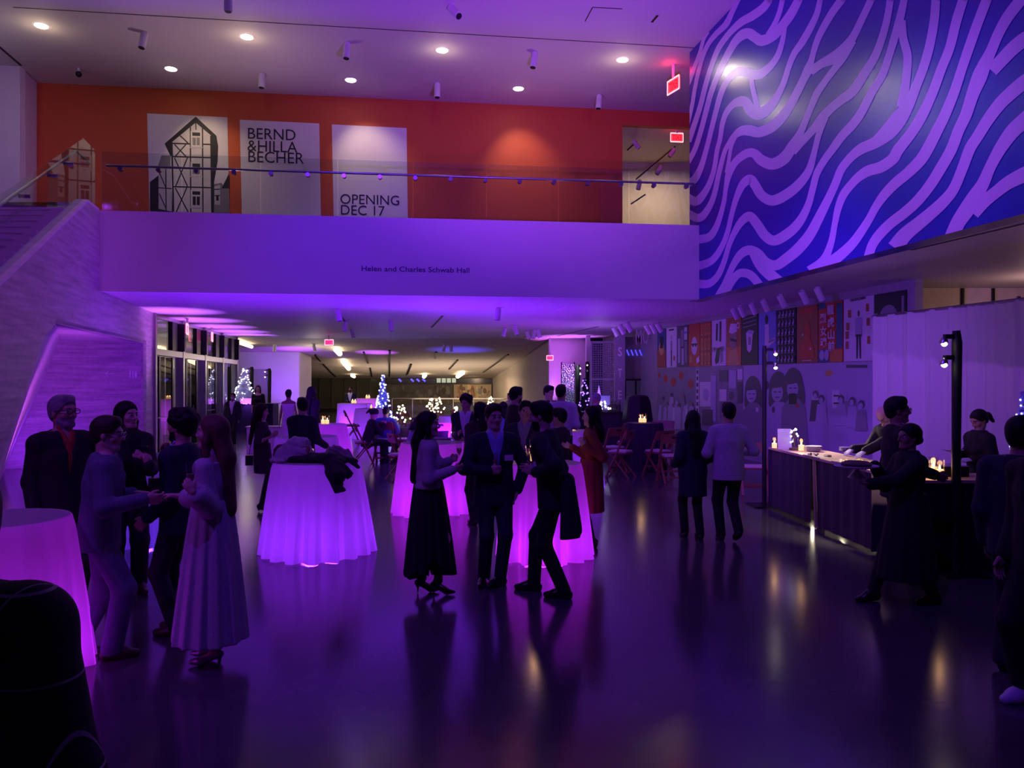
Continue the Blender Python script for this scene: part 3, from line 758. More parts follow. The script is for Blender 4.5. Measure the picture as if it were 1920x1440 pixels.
# glass guard rail
bal_len = (V(*bR, 0) - V(*bL, 0)).length; bd = (V(*bR, 0) - V(*bL, 0)).normalized()
gr = empty('glass_railing', V(*bL, Zb), 'clear glass guard rail with steel handrail on the balcony edge', 'railing')
np_ = 8
for i in range(np_):
    a = bd * (bal_len * i / np_ + .01) - P_BAL.n * .08; b = bd * (bal_len * (i + 1) / np_ - .01) - P_BAL.n * .08
    MB().slab([a - V(0, 0, .2), b - V(0, 0, .2), b + V(0, 0, 1.17), a + V(0, 0, 1.17)], -P_BAL.n * .004).build('glass_panel', M_GLASS, gr)
hr = MB().tube([bd * .05 - P_BAL.n * .19 + V(0, 0, .93), bd * (bal_len - .05) - P_BAL.n * .19 + V(0, 0, .93)], .024, 10)
hr.build('handrail', M_STEEL, gr)
for i in range(17):
    p = bd * (.35 + i * (bal_len - .6) / 16) - P_BAL.n * .09 + V(0, 0, .84)
    MB().tube([p + P_BAL.n * .04, p - P_BAL.n * .05], .045, 12).tube([p - P_BAL.n * .05, p - P_BAL.n * .1 + V(0, 0, .07)], .012, 6).build('bracket', M_STEEL, gr)
# stair glass rail
sr = empty('stair_railing', sw(14.26, Zb), 'sloped glass stair rail with round steel handrail on the stone wall', 'railing')
O = sw(14.26, Zb)
def sl(y): return 3.44 + (y - 10.74) * (Zb + .03 - 3.44) / (14.26 - 10.74)
off = -P_STO.n * .08
ys = [7.6, 9.15, 10.6, 12.0, 14.25]
for i in range(4):
    y0, y1 = ys[i] + .01, ys[i + 1] - .01
    MB().slab([sw(y0, sl(y0)) - O + off, sw(y1, sl(y1)) - O + off, sw(y1, sl(y1) + 1.12) - O + off, sw(y0, sl(y0) + 1.12) - O + off], -P_STO.n * .004).build('glass_panel', M_GLASS, sr)
y0, y1, y2 = 13.4, 14.26, 15.02
MB().slab([sw(y1, Zb) - O + off, sw(y2, Zb) - O + off, sw(y2, Zb + 1.17) - O + off, sw(y1, Zb + 1.17) - O + off], -P_STO.n * .004).build('glass_panel', M_GLASS, sr)
off2 = -P_STO.n * .2
MB().tube([sw(7.6, sl(7.6) + .88) - O + off2, sw(14.0, sl(14.0) + .88) - O + off2, sw(14.3, Zb + .93) - O + off2, sw(15.1, Zb + .93) - O + off2], .024, 10).build('handrail', M_STEEL, sr)
for y in (8.6, 10.2, 11.6, 12.8, 13.6):
    p = sw(y, sl(y) + .82) - O
    MB().tube([p + off * .5, p + off2], .03, 10).build('bracket', M_STEEL, sr)
# ---- ceiling spots of the hall
M_HOUS = mat('white_housing', (.72, .70, .74), .4)
def spot_fix(name, label, loc, aim, L=.3, r=.075, drop=.12, group=None):
    """cylinder spotlight hung below a ceiling point"""
    rt = empty(name, loc, label, 'spotlight', group)
    aim = Vector(aim).normalized()
    MB().tube([(0, 0, .005), (0, 0, -drop)], .012, 6).lathe([(.05, -.02), (.05, 0)], n=12).build('stem', M_HOUS, rt)
    c = V(0, 0, -drop) + V(aim.x, aim.y, 0) * .03
    MB().tube([c - aim * L * .35, c + aim * L * .65], r, 16).build('housing', M_HOUS, rt)
    MB().tube([c + aim * (L * .65), c + aim * (L * .65 + .004)], r * .85, 16).build('lens', M_BLACK, rt)
    return rt
names_c = ['over the stair side', 'cut by the top edge of the view', 'above the middle banner gap', 'tilted, at the top center', 'near the right middle of the ceiling', 'left in the row by the orange wall', 'middle of the row by the orange wall', 'right in the row by the orange wall']
for (px, py), nm, aim in zip([(270, 60), (428, -14), (651, 80), (849, 8), (1002, 98), (491, 137), (820, 156), (1123, 178)], names_c,
                             [(-.1, -.2, -1), (0, 0, -1), (-.05, -.15, -1), (.5, -.5, -.7), (-.15, -.15, -1), (0, -.1, -1), (0, -.1, -1), (-.08, -.1, -1)]):
    x, y = soff(px, py, Zc)
    spot_fix('ceiling_spotlight', 'white cylinder spotlight on the high ceiling, ' + nm, (x, y, Zc), aim, .34, .075, .14, 'white cylinder spotlights on the high ceiling')
names_d = ['far left of the front row', 'second of the front row', 'third of the front row', 'rightmost of the front row', 'above the house banner', 'above the gap of the right banners', 'above the bare orange wall']
M_LENS = mat('downlight_lens', (1, .9, .8), .4, noise=0, emit=(1, .84, .66), es=22)
for (px, py), nm in zip([(78, 48), (463, 69), (829, 94), (1167, 112), (321, 129), (658, 150), (972, 166)], names_d):
    x, y = soff(px, py, Zc)
    rt = empty('ceiling_downlight', (x, y, Zc), 'glowing recessed downlight, ' + nm, 'downlight', 'recessed downlights in the high ceiling')
    MB().lathe([(.17, -.008), (.19, 0), (.19, .03)], n=20).build('trim_ring', M_HOUS, rt)
    MB().tube([(0, 0, .0), (0, 0, -.02)], .12, 20).build('lens', M_LENS, rt)
    back = py > 120
    rf = {829: (1690, 150), 1167: (1385, 130), 972: (1462, 190), 658: (1745, 212)}.get(px)
    if rf:
        q = P_MUR.hit(*rf); lamp('SPOT', (x, y, Zc - .08), q, 40 if px == 1167 else 52, WHT, .10, 40, .9, 'downlight_lamp')
    if back:
        t = P_ORA.hit(px + 30, 205); l = lamp('SPOT', (x, y, Zc - .06), (x * .95 + .2, y + 1.5, 6.6), 95, WARM, .06, 74, .9, 'downlight_lamp')
    else:
        l = lamp('POINT', (x, y, Zc - .35), None, 5, WARM, .06, name='downlight_lamp')
x, y = soff(148, 128, Zc)
rt = empty('security_camera', (x, y, Zc), 'small dark round camera on the ceiling left of the banners', 'camera')
MB().tube([(0, 0, 0), (0, 0, -.1)], .03, 8).build('mount', M_HOUS, rt)
MB().ball((0, 0, -.14), .07, 14).build('dome', M_BLACK, rt)
# exit signs
M_RED = mat('exit_red', (.9, .02, .04), .4, noise=0, emit=(1, .015, .03), es=2.6)
M_REDL = mat('exit_red_letter', (.9, .2, .25), .4, noise=0, emit=(1, .25, .28), es=3.0)
M_PINK = mat('exit_pink', (.9, .1, .4), .4, noise=0, emit=(1, .06, .35), es=1.1)
def exit_sign(c, u, w, h, ztop, label, mir=True, m=None):
    n = V(u.y, -u.x, 0)
    if n.dot(CAM - c) < 0: n = -n
    r = empty('exit_sign', V(c.x, c.y, ztop), label, 'sign')
    o = c - V(c.x, c.y, ztop)
    q = [o - u * w / 2 - V(0, 0, h / 2), o + u * w / 2 - V(0, 0, h / 2), o + u * w / 2 + V(0, 0, h / 2), o - u * w / 2 + V(0, 0, h / 2)]
    MB().slab([p - n * .01 for p in q], -n * .02).build('plate', m or M_RED, r, smooth='flat')
    e = MB()
    for a, b in ((0, 1), (1, 2), (2, 3), (3, 0)): e.bar(q[a], q[b], .018, .03)
    e.build('edge', M_REDL, r)
    uu = u if (V(0, 0, 1).cross(n)).dot(u) > 0 else -u
    t = MB(); add_text(t, 'EXIT', o - uu * w * .36 - V(0, 0, h * .3) + n * .008, uu, V(0, 0, 1), w * .72, 0, size=h * .6, bold=.01, mirror=mir)
    t.build('letters', mat('exit_dark', (.35, .0, .01), .5, noise=0, emit=(.5, .0, .01), es=.7), r, smooth='flat')
    MB().bar(V(0, 0, 0), V(0, 0, o.z + h / 2), .05, .05).build('stem', M_HOUS, r)
c1 = at(1262, 160, 17.6)
exit_sign(c1, V(.42, -1.0, 0).normalized(), .46, .30, Zc, 'red glowing exit sign seen aslant below the high ceiling')
lamp('POINT', (c1.x - .1, c1.y - .1, Zc - .15), None, 2.5, (1, .02, .06), .08, name='exit_lamp')
c2 = at(1269, 258, 21.6)
exit_sign(c2, V(1, .12, 0).normalized(), .36, .24, zo + .3, 'red glowing exit sign seen reversed in the upper gallery opening')
lamp('POINT', (c2.x, c2.y + .1, zo + .2), None, 1.2, (1, .02, .06), .08, name='exit_lamp')
c3 = at(617, 642, 29.0)
exit_sign(c3, V(1, 0, 0), .32, .2, Zs, 'pink glowing exit sign under the left half of the low soffit', False, M_PINK)
c4 = at(1031, 671, 30.6)
exit_sign(c4, V(1, 0, 0), .26, .18, Zs, 'pink glowing exit sign beside the purple rear wall', False, M_PINK)
for px, Y, lb in ((347, 21.6, 'first small pink exit sign seen through the door transom'), (394, 25.3, 'second small pink exit sign seen through the door transom')):
    p = at(px, 616, Y); exit_sign(V(p.x + .15, p.y - .2, Zs - .3), V(.3, -1, 0).normalized(), .4, .28, Zs, lb, False, M_PINK)
# gallery spots
for (px, py), nm, aim in zip([(1190, 270), (1262, 285), (1238, 318), (1199, 345)], ['left, throwing light right', 'right, under the exit sign', 'in the middle of its track', 'low at the track end'], [(.5, 0, -.6), (-.5, 0, -.7), (-.4, 0, -.6), (-.2, 0, -.9)]):
    p = at(px, py, 22.6)
    spot_fix('gallery_spotlight', 'small track spotlight in the upper gallery, ' + nm, (p.x, p.y, p.z + .12), aim, .26, .07, .12, 'track spotlights in the upper gallery')
for i, (a, b) in enumerate((((1192, 345), (1266, 283)), ((1176, 290), (1194, 274)), ((1183, 391), (1210, 373)))):
    struct(MB().bar(at(*a, 22.6) + V(0, 0, .13), at(*b, 22.6) + V(0, 0, .13), .04, .04).build('trim_%d' % (30 + i), M_DARK))
# ================================================================== POSTER WALL
struct(MB().slab([V(xs_post(13.3), 13.3, 0), V(xs_post(31), 31, 0), V(xs_post(31), 31, Zs), V(xs_post(13.3), 13.3, Zs)], -P_POS.n * .15).build('wall_right', mat('grey_wall', (.34, .32, .36), .6)))
struct(MB().slab([V(xs_post(13.3), 14.6, 0), V(13, 14.6, 0), V(13, 14.6, Zs), V(xs_post(13.3), 14.6, Zs)], (0, .15, 0)).build('wall_side_room', mat('cream_wall', (.62, .52, .44), .65)))
for i, px in enumerate((1707, 1804, 1861)):
    struct(MB().box((((px - 960) / F * 14.58), 14.56, 3.0), (.035, .05, 1.4)).build('trim_%d' % (40 + i), M_DARK))
CLR = dict(white=(.70, .66, .74), ink=(.015, .012, .03), grey=(.26, .24, .30), red=(.55, .05, .03), brown=(.36, .10, .04), orange=(.62, .20, .05), blue=(.18, .24, .62), teal=(.03, .10, .22),
           yellow=(.60, .38, .12), lil=(.46, .40, .60), dgrey=(.09, .08, .11), skin=(.30, .20, .18))
PMATS = [mat('print_' + k, v, .5, noise=.03) for k, v in CLR.items()]
CI = {k: i for i, k in enumerate(CLR)}
def figure(a, cx, y0, y1, c, w=.22, leg=True):
    h = y1 - y0; ww_ = h * w
    a.ell(cx, y0 + h * .07, h * .05, h * .07, c)
    a.poly([(cx - ww_ * .55, y0 + h * .17), (cx + ww_ * .55, y0 + h * .17), (cx + ww_ * .6, y0 + h * .55), (cx - ww_ * .6, y0 + h * .55)], c)
    a.poly([(cx - ww_ * .4, y0 + h * .5), (cx - ww_ * .02, y0 + h * .5), (cx - ww_ * .15, y1), (cx - ww_ * .4, y1)], CI['ink'])
    a.poly([(cx + ww_ * .02, y0 + h * .5), (cx + ww_ * .4, y0 + h * .5), (cx + ww_ * .45, y1), (cx + ww_ * .2, y1)], CI['ink'])
def ty(x): return 615.5 + (x - 1250.7) * (553 - 615.5) / (1640 - 1250.7)
def by(x): return 689 + (x - 1250.7) * (678 - 689) / (1583 - 1250.7)
def poster(x0, x1, base, label, draw):
    mats = [PMATS[CI[base]]] + PMATS[1:] if False else PMATS
    mb = MB()
    q = [(x0, ty(x0)), (x1, ty(x1)), (x1, by(x1)), (x0, by(x0))]
    mb.slab([P_POS.hit(p[0], p[1], .02) for p in q], -P_POS.n * .02, CI[base])
    def fn(x, y, o):                      # x in 0..100 across, y in 0..100 down
        X = x0 + (x1 - x0) * x / 100; t = ty(X); return P_POS.hit(X, t + (by(X) - t) * y / 100, .02 + o)
    a = Art(fn); a.mb = mb
    draw(a)
    tag(mb.build('poster', PMATS, smooth='flat'), label, 'poster', 'tall posters in the row on the right wall')
    return mb
c = CI
def d0(a): a.rect(0, 55, 100, 100, c['brown']); a.ell(50, 50, 30, 18, c['yellow']); a.rect(35, 20, 70, 50, c['ink'])
def d1(a): a.rect(25, 4, 75, 8, c['ink']); figure(a, 50, 20, 96, c['grey'], .16); a.rect(70, 72, 84, 84, c['red'])
def d2(a):
    for (x, y, w, h, k) in ((8, 30, 20, 60, 'lil'), (35, 10, 25, 40, 'grey'), (65, 5, 25, 30, 'white'), (40, 55, 22, 40, 'lil'), (70, 40, 20, 50, 'grey'), (66, 15, 22, 6, 'blue')): a.rect(x, y, x + w, y + h, c[k])
def d3(a): a.ell(52, 52, 26, 21, c['white']); a.line([(26, 48), (78, 48)], 4, c['ink']); a.ell(40, 50, 8, 4, c['ink']); a.ell(64, 50, 8, 4, c['ink']); a.rect(14, 76, 30, 90, c['yellow']); a.poly([(70, 82), (96, 76), (98, 88), (74, 94)], c['white'])
def d4(a):
    for y in (4, 37, 70):
        for x in (6, 37, 68): a.rect(x, y, x + 26, y + 26, c['orange']); a.rect(x + 8, y + 5, x + 18, y + 22, c['brown'])
def d5(a):
    for L in ([(38, 8), (34, 45)], [(62, 4), (60, 48)]): a.line(L, 13, c['ink'])
    a.poly([(36, 62), (62, 60), (50, 92), (28, 97), (22, 88)], c['ink']); a.poly([(60, 62), (72, 60), (80, 90), (62, 96)], c['grey'])
def d6(a): a.rect(0, 62, 100, 100, c['orange']); a.ell(46, 46, 26, 22, c['skin']); a.poly([(16, 30), (28, 12), (66, 14), (74, 30), (40, 34)], c['white']); a.line([(26, 45), (70, 50)], 6, c['ink']); a.ell(80, 18, 12, 7, c['white']); a.ell(80, 18, 7, 4, c['brown']); a.poly([(20, 70), (70, 64), (90, 100), (10, 100)], c['yellow'])
def d7(a):
    a.poly([(28, 35), (70, 35), (62, 70), (48, 76), (34, 70)], c['white']); a.poly([(28, 35), (45, 30), (78, 33), (70, 40)], c['lil']); a.rect(42, 44, 58, 60, c['grey'])
    for y in (8, 16, 24): a.line([(10, y), (90, y - 4)], 2, c['grey'])
def d8(a): a.ell(46, 14, 9, 9, c['ink']); a.poly([(36, 24), (58, 24), (62, 55), (94, 50), (94, 57), (58, 66), (36, 66)], c['white']); a.line([(58, 58), (92, 54)], 4, c['grey']); a.poly([(36, 64), (60, 64), (54, 98), (40, 98)], c['lil'])
def d9(a):
    for r in range(6):
        for k in range(5):
            x, y = 5 + k * 18.6, 2 + r * 16.5; a.ell(x + 8, y + 6, 6, 5.5, c['lil'], 8); a.ell(x + 5, y + 4, 5, 4, c['ink'], 8); a.line([(x + 2, y + 13), (x + 14, y + 12)], 2, c['grey'])
def d10(a): a.rect(20, 5, 80, 14, c['red']); a.smooth([(34, 40), (50, 28), (66, 40), (64, 58), (80, 72), (82, 92), (18, 92), (20, 72), (36, 58)], c['red']); a.line([(25, 96), (70, 96)], 1.5, c['white']); a.ell(28, 50, 4, 2, c['white']); a.ell(66, 76, 4, 2, c['white'])
def d11(a): a.rect(0, 0, 30, 10, c['teal']); a.rect(74, 4, 100, 78, c['teal']); a.rect(0, 78, 44, 100, c['teal']); a.rect(48, 80, 100, 100, c['orange']); a.ell(14, 88, 10, 9, c['lil']); a.ell(34, 88, 9, 9, c['lil'])
def d12(a):
    figure(a, 50, 20, 96, c['dgrey'], .25)
    a.poly([(38, 32), (62, 32), (60, 58), (40, 58)], c['lil'])
    for (x, y) in ((20, 24), (80, 18), (14, 44), (82, 40), (12, 58), (84, 68), (12, 74)): a.rect(x - 5, y - 6, x + 5, y + 6, c['brown'])
def d13(a): a.ell(45, 40, 30, 22, c['grey']); a.rect(86, 8, 94, 40, c['grey'])
pl_ = [(1233.5, 1249.5, 'teal', 'dark teal and orange poster at the far end of the poster row', d0), (1250.7, 1269.8, 'white', 'white poster with one slim standing figure', d1), (1271, 1291.5, 'dgrey', 'grey poster of stacked city blocks', d2),
       (1292.3, 1313.5, 'red', 'red poster with a pale oval face in glasses', d3), (1314.3, 1335, 'brown', 'brown poster with a grid of orange boxes', d4), (1336, 1362.5, 'white', 'white poster with dangling legs and boots, lettered 19 93', d5),
       (1363.5, 1391, 'brown', 'brown poster with a figure in a white cap and orange shirt', d6), (1392, 1422.5, 'ink', 'black poster with a white takeout carton', d7), (1424, 1456.5, 'blue', 'light blue poster with a person in white', d8),
       (1458, 1494, 'ink', 'black poster with rows of repeated small faces', d9), (1496, 1534.5, 'brown', 'rust brown poster with a dark red silhouette', d10), (1536.5, 1582, 'red', 'red poster with large white Chinese characters', d11),
       (1583.8, 1640, 'white', 'white poster headed GRANDMA with a man in a coat', d12), (1641, 1701, 'ink', 'dark poster partly behind the white drape', d13)]
def ptext(s, px, py, w, h, m, bold=.01):
    u = P_POS.u if P_POS.u.y < 0 else -P_POS.u
    o = P_POS.hit(px, py, .05); wd = (P_POS.hit(px + w, py) - P_POS.hit(px, py)).length; hh = h / F * o.y
    mb = MB(); add_text(mb, s, o, u, V(0, 0, 1), wd, 0, size=hh, bold=bold)
    return mb
for p in pl_:
    poster(*p)
u_ = P_POS.u if P_POS.u.y < 0 else -P_POS.u
def join_text(mb, o):
    """add text triangles to the poster they are printed on"""
    pass
last = [o for o in bpy.data.objects if o.name.startswith('poster')]
def print_on(obj, s, px, py, w, h, mcol, bold=.01):
    mb = ptext(s, px, py, w, h, mcol, bold)
    bm = bmesh.new(); bm.from_mesh(obj.data)
    vs = [bm.verts.new(v - obj.location) for v in mb.v]
    for f in mb.f:
        try:
            nf = bm.faces.new([vs[i] for i in f]); nf.material_index = CI[mcol]
        except ValueError: pass
    bm.to_mesh(obj.data); bm.free()
def find(lbl): return [o for o in last if o.get('label', '').startswith(lbl)][0]
po = find('white poster with dangling'); print_on(po, '19', 1338.5, 660, 6, 9, 'ink'); print_on(po, '93', 1353.5, 659, 6.5, 9, 'ink')
po = find('white poster headed'); print_on(po, 'GRANDMA', 1598, 565.5, 29, 5, 'ink', .03)
po = find('red poster with large')
for s, px, py in (('烈', 1541, 605), ('女', 1541.5, 629), ('魂', 1542, 650), ('龍', 1555, 589), ('虎', 1555.5, 612), ('山', 1556, 635), ('前', 1556.5, 657)):
    print_on(po, s, px, py, 12.5, 14, 'white', .02)
# lower photo wallpaper: lantern crowd, collage, portraits
LW = lambda x, y, o: P_POS.hit(x, y, .012 + o)
def wallpaper(x0, x1, base, label, draw):
    mb = MB()
    top = lambda x: by(x) + 1.5
    bot = lambda x: HY + (HC - .15) * F / P_POS.hit(x, 700).y
    mb.slab([P_POS.hit(x0, top(x0), .012), P_POS.hit(x1, top(x1), .012), P_POS.hit(x1, bot(x1), .012), P_POS.hit(x0, bot(x0), .012)], -P_POS.n * .012, CI[base])
    a = Art(LW); a.mb = mb; draw(a)
    tag(mb.build('photo_wallpaper', PMATS, smooth='flat'), label, 'wallpaper', 'grey photo wallpaper panels under the posters')
def e0(a):
    for (x, y, r) in ((1237, 704, 3), (1249, 710, 4.5), (1263.5, 716, 5.5), (1278, 704, 5), (1296, 720, 5.5)): a.ell(x, y, r * .8, r * 1.5, c['red'])
    random.seed(3)
    for i in range(22):
        x = 1236 + i * 3.1; y = 752 + random.uniform(-12, 14); k = random.choice(['lil', 'grey', 'white', 'lil'])
        a.poly([(x - 3.5, y + 4), (x + 3.5, y + 4), (x + 5, 805), (x - 5, 805)], c[k]); a.ell(x, y, 2.6, 4, c[random.choice(['dgrey', 'skin', 'lil'])], 8)
def e1(a):
    a.rect(1306, 692, 1311, 800, c['white'])
    for i in range(9): a.rect(1307, 694 + i * 12, 1310, 701 + i * 12, c['ink'])
    a.rect(1313, 716, 1337, 762, c['white']); a.ell(1325, 740, 6, 12, c['lil']); a.rect(1334, 704, 1344, 790, c['lil'])
    for (x, y, w, h, k) in ((1345, 706, 8, 80, 'grey'), (1350, 694, 16, 22, 'dgrey'), (1368, 694, 14, 34, 'lil'), (1350, 730, 14, 22, 'white'), (1366, 736, 18, 24, 'grey'), (1384, 692, 10, 20, 'white'), (1384, 716, 10, 40, 'dgrey'), (1318, 768, 20, 30, 'dgrey')): a.rect(x, y, x + w, y + h, c[k])
    a.ell(1373, 742, 5, 8, c['dgrey'])
def bust(a, cx, y, s, hair, tilt=0, shirt='lil'):
    a.smooth([(cx - 15 * s, y + 26 * s), (cx - 12 * s, y - 4 * s), (cx - 1 * s, y - 16 * s), (cx + 11 * s, y - 6 * s), (cx + 17 * s, y + 24 * s), (cx + 14 * s, y + 40 * s), (cx - 12 * s, y + 38 * s)], c[hair])
    a.poly([(cx - 20 * s, y + 110 * s), (cx - 17 * s, y + 44 * s), (cx - 6 * s, y + 30 * s), (cx + 8 * s, y + 30 * s), (cx + 18 * s, y + 44 * s), (cx + 24 * s, y + 110 * s)], c[shirt])
    a.ell(cx - 1 * s + tilt, y + 16 * s, 8.5 * s, 14 * s, c['lil'])
    a.smooth([(cx - 9 * s + tilt, y + 10 * s), (cx - 4 * s, y - 1 * s), (cx + 8 * s, y + 4 * s), (cx + 6 * s, y + 7 * s)], c[hair])
    a.line([(cx - 6 * s + tilt, y + 15 * s), (cx - 2 * s + tilt, y + 15 * s)], 1.4 * s, c['ink']); a.line([(cx + 1 * s + tilt, y + 15 * s), (cx + 5 * s + tilt, y + 15 * s)], 1.4 * s, c['ink'])
    a.line([(cx - 4 * s + tilt, y + 23 * s), (cx + 3 * s + tilt, y + 23 * s)], 1.4 * s, c['dgrey'])
def e2(a):
    bust(a, 1413, 722, 1.1, 'dgrey', -2, 'grey'); bust(a, 1461, 716, 1.25, 'dgrey', -1, 'lil'); bust(a, 1489, 709, 1.25, 'dgrey', 0, 'grey')
    a.rect(1481, 738, 1496, 758, c['ink']); a.ell(1439, 722, 4, 8, c['dgrey']); a.ell(1452, 768, 3, 6, c['dgrey']); a.rect(1419, 764, 1424, 772, c['white']); a.rect(1494, 756, 1499, 764, c['red'])
def e3(a):
    a.ell(1556, 700, 8, 6, c['yellow']); a.ell(1566, 706, 7, 6, c['lil']); a.rect(1585, 681, 1632, 693, c['lil']); a.rect(1588, 684, 1628, 690, c['dgrey'])
    for (x, y, w, h, k) in ((1524, 738, 12, 30, 'white'), (1536, 736, 14, 40, 'lil'), (1562, 732, 14, 34, 'white'), (1578, 736, 12, 30, 'lil'), (1582, 752, 26, 40, 'grey')): a.rect(x, y, x + w, y + h, c[k])
    for (x, y) in ((1531, 740), (1542, 748), (1579, 748), (1600, 752), (1617, 758)): a.ell(x, y, 6, 8, c['dgrey']); a.poly([(x - 12, y + 50), (x - 8, y + 10), (x + 8, y + 10), (x + 12, y + 50)], c[random.choice(['grey', 'dgrey', 'lil'])]); a.ell(x - 1, y + 3, 4, 6, c['lil'])
    for (yy, t) in ((742, 'ALLO'), (756, 'LOVE')): a.line([(1565, yy), (1575, yy)], 3, c['ink'])
wallpaper(1233.5, 1305, 'grey', 'grey crowd photo wallpaper with red paper lanterns', e0)
wallpaper(1305, 1394.5, 'grey', 'photo wallpaper collage of pinned sheets and portraits', e1)
wallpaper(1394.5, 1523, 'lil', 'photo wallpaper of three women with big dark hair', e2)
wallpaper(1523, 1700, 'lil', 'photo wallpaper of a crowd holding paper signs', e3)
# white pipe-and-drape
dp0, dp1 = V(5.92, 12.62, 0), V(7.3, 7.6, 0)
dd = dp1 - dp0; dl = dd.length; dd.normalize(); dn = V(dd.y, -dd.x, 0)
if dn.dot(CAM - dp0) < 0: dn = -dn
dr = empty('pipe_and_drape', dp0, 'tall white pleated drape hung on a pipe behind the food counter', 'drape')
cu = MB(); N = 150; zt = 3.0
i0 = 0
for r in range(13):
    z = .02 + (zt - .02) * r / 12
    for j in range(N + 1):
        t = j / N * dl; am = .035 + .02 * math.sin(t * 2.1)
        w = am * math.sin(t * 17 + .6 * math.sin(t * 3.1)) * (1 - .25 * r / 12) + .015 * math.sin(t * 41)
        cu.v.append(dd * t + dn * w + V(0, 0, z))
for r in range(12):
    for j in range(N):
        a = r * (N + 1) + j; cu.f.append([a, a + 1, a + N + 2, a + N + 1]); cu.m.append(0)
cu.build('drape', cloth_mat('white_drape', (.70, .66, .70), .25), dr)
MB().tube([V(0, 0, zt), dd * dl + V(0, 0, zt)], .022, 8).build('top_pipe', M_STEEL, dr)
for t in (.0, .5, 1): MB().tube([dd * dl * t - dn * .06 + V(0, 0, .0), dd * dl * t - dn * .06 + V(0, 0, zt + .05)], .025, 8).lathe([(.2, 0), (.2, .012)], dd * dl * t - dn * .06).build('upright', M_STEEL, dr)
# soffit track spots along the poster wall
pts = [(1376, 578, 'far left of the run over the posters'), (1389, 573, 'second of the run over the posters'), (1410, 567, 'third of the run over the posters'), (1433, 561, 'fourth of the run over the posters'), (1464, 552, 'fifth of the run over the posters'), (1505, 544, 'sixth of the run over the posters'), (1534, 538, 'nearest of the run over the posters')]
for px, py, nm in pts:
    x, y = soff(px, py); spot_fix('track_spotlight', 'white track spotlight, ' + nm, (x, y, Zs), (.45, .1, -.85), .27, .066, .1, 'track spotlights over the posters')
for px, py, nm in [(1152, 611, 'left of three near the lettered post'), (1164, 606, 'middle of three near the lettered post'), (1177, 601, 'right of three near the lettered post'), (1213, 606, 'left of three at the far end of the posters'), (1223, 604, 'middle of three at the far end of the posters'), (1234, 602, 'right of three at the far end of the posters')]:
    x, y = soff(px, py + 2); spot_fix('track_spotlight', 'white track spotlight, ' + nm, (x, y, Zs), (.45, .1, -.8), .3, .075, .12, 'track spotlights at the far soffit')
for px, py, nm in [(634, 585, 'tallest, left of the dark slot'), (648, 608, 'below the dark slot'), (660, 622, 'right of the pink exit sign'), (733, 607, 'single one over the middle left'), (934, 583, 'long one over the middle'), (946, 620, 'left of a cluster of five'), (966, 616, 'second of a cluster of five'), (989, 626, 'middle of a cluster of five'), (1002, 624, 'fourth of a cluster of five'), (1009, 622, 'right end of a cluster of five'), (846, 638, 'pale small one over the rear hall'), (833, 642, 'tilted small one over the rear hall'), (515, 640, 'small one by the white rear wall'), (589, 662, 'small one by the white return wall')]:
    x, y = soff(px, max(py - 6, 560) if py < 634 else 628)
    if py > 634: x = (px - 960) / F * 33; y = 33
    z = Zs if y < 31 else 3.71 - (y - 31) * .0727
    spot_fix('soffit_spotlight', 'small cylinder spotlight under the soffit, ' + nm, (x, y, z), (random.uniform(-.3, .4), 0, -1), .28, .07, .12, 'small cylinder spotlights under the soffit')
x, y = soff(1887, 520); spot_fix('track_spotlight', 'single white track spotlight over the drape', (x, 11.2, Zs), (0, .05, -1), .24, .06, .1)
# rear ceiling glowing tubes
M_TUBE = mat('tube_glow', (1, .9, .7), .4, noise=0, emit=(1, .8, .5), es=6)
def rcz(Y): return 3.71 - (Y - 31) * .0727
for (a, b, r, lb) in (((630, 655), (637, 663), .12, 'round glowing lamp on the left rear ceiling'), ((643, 677), (654, 691), .12, 'long glowing lamp on the rear ceiling'), ((660, 704), (664, 706), .1, 'small glowing lamp low on the rear ceiling'),
                      ((858, 706), (868, 699), .12, 'glowing lamp at the end of the right ceiling track'), ((795, 706), (797, 703), .12, 'small glowing lamp near the lit window'), ((441, 637), (472, 650), .07, 'curved glowing lamp past the glass doors')):
    def hit(p):
        for i in range(400):
            Y = 31 + i * .06
            q = at(p[0], p[1], Y)
            if q.z > rcz(Y) - .12: return V(q.x, q.y, rcz(Y) - .12)
        return at(p[0], p[1], 50)
    A_, B_ = hit(a), hit(b)
    if (A_ - B_).length < .3: B_ = A_ + V(.15, .5, -.03)
    rt = empty('ceiling_lamp', (A_ + B_) / 2, lb, 'lamp', 'glowing lamps on the rear ceiling')
    MB().tube([A_ - rt.location, B_ - rt.location], r, 10).build('tube', M_TUBE, rt)
    MB().tube([V(0, 0, 0), V(0, 0, .14)], .03, 6).build('stem', M_HOUS, rt)
for i, (a, b) in enumerate((((591, 665), (601, 677)), ((606, 683), (629, 706)), ((682, 660), (690, 681)), ((694, 690), (697, 706)), ((730.5, 657), (730, 706)), ((770, 683), (762, 703)), ((953, 665), (906, 698)), ((858, 675), (842, 692)), ((818, 660), (816, 672)), ((771, 683), (764, 701)))):
    def hit2(p):
        for i_ in range(400):
            Y = 31 + i_ * .06; q = at(p[0], p[1], Y)
            if q.z > rcz(Y) - .03: return V(q.x, q.y, rcz(Y) - .03)
        return at(p[0], p[1], 51)
    struct(MB().bar(hit2(a), hit2(b), .09, .05).build('trim_%d' % (50 + i), M_DARK))
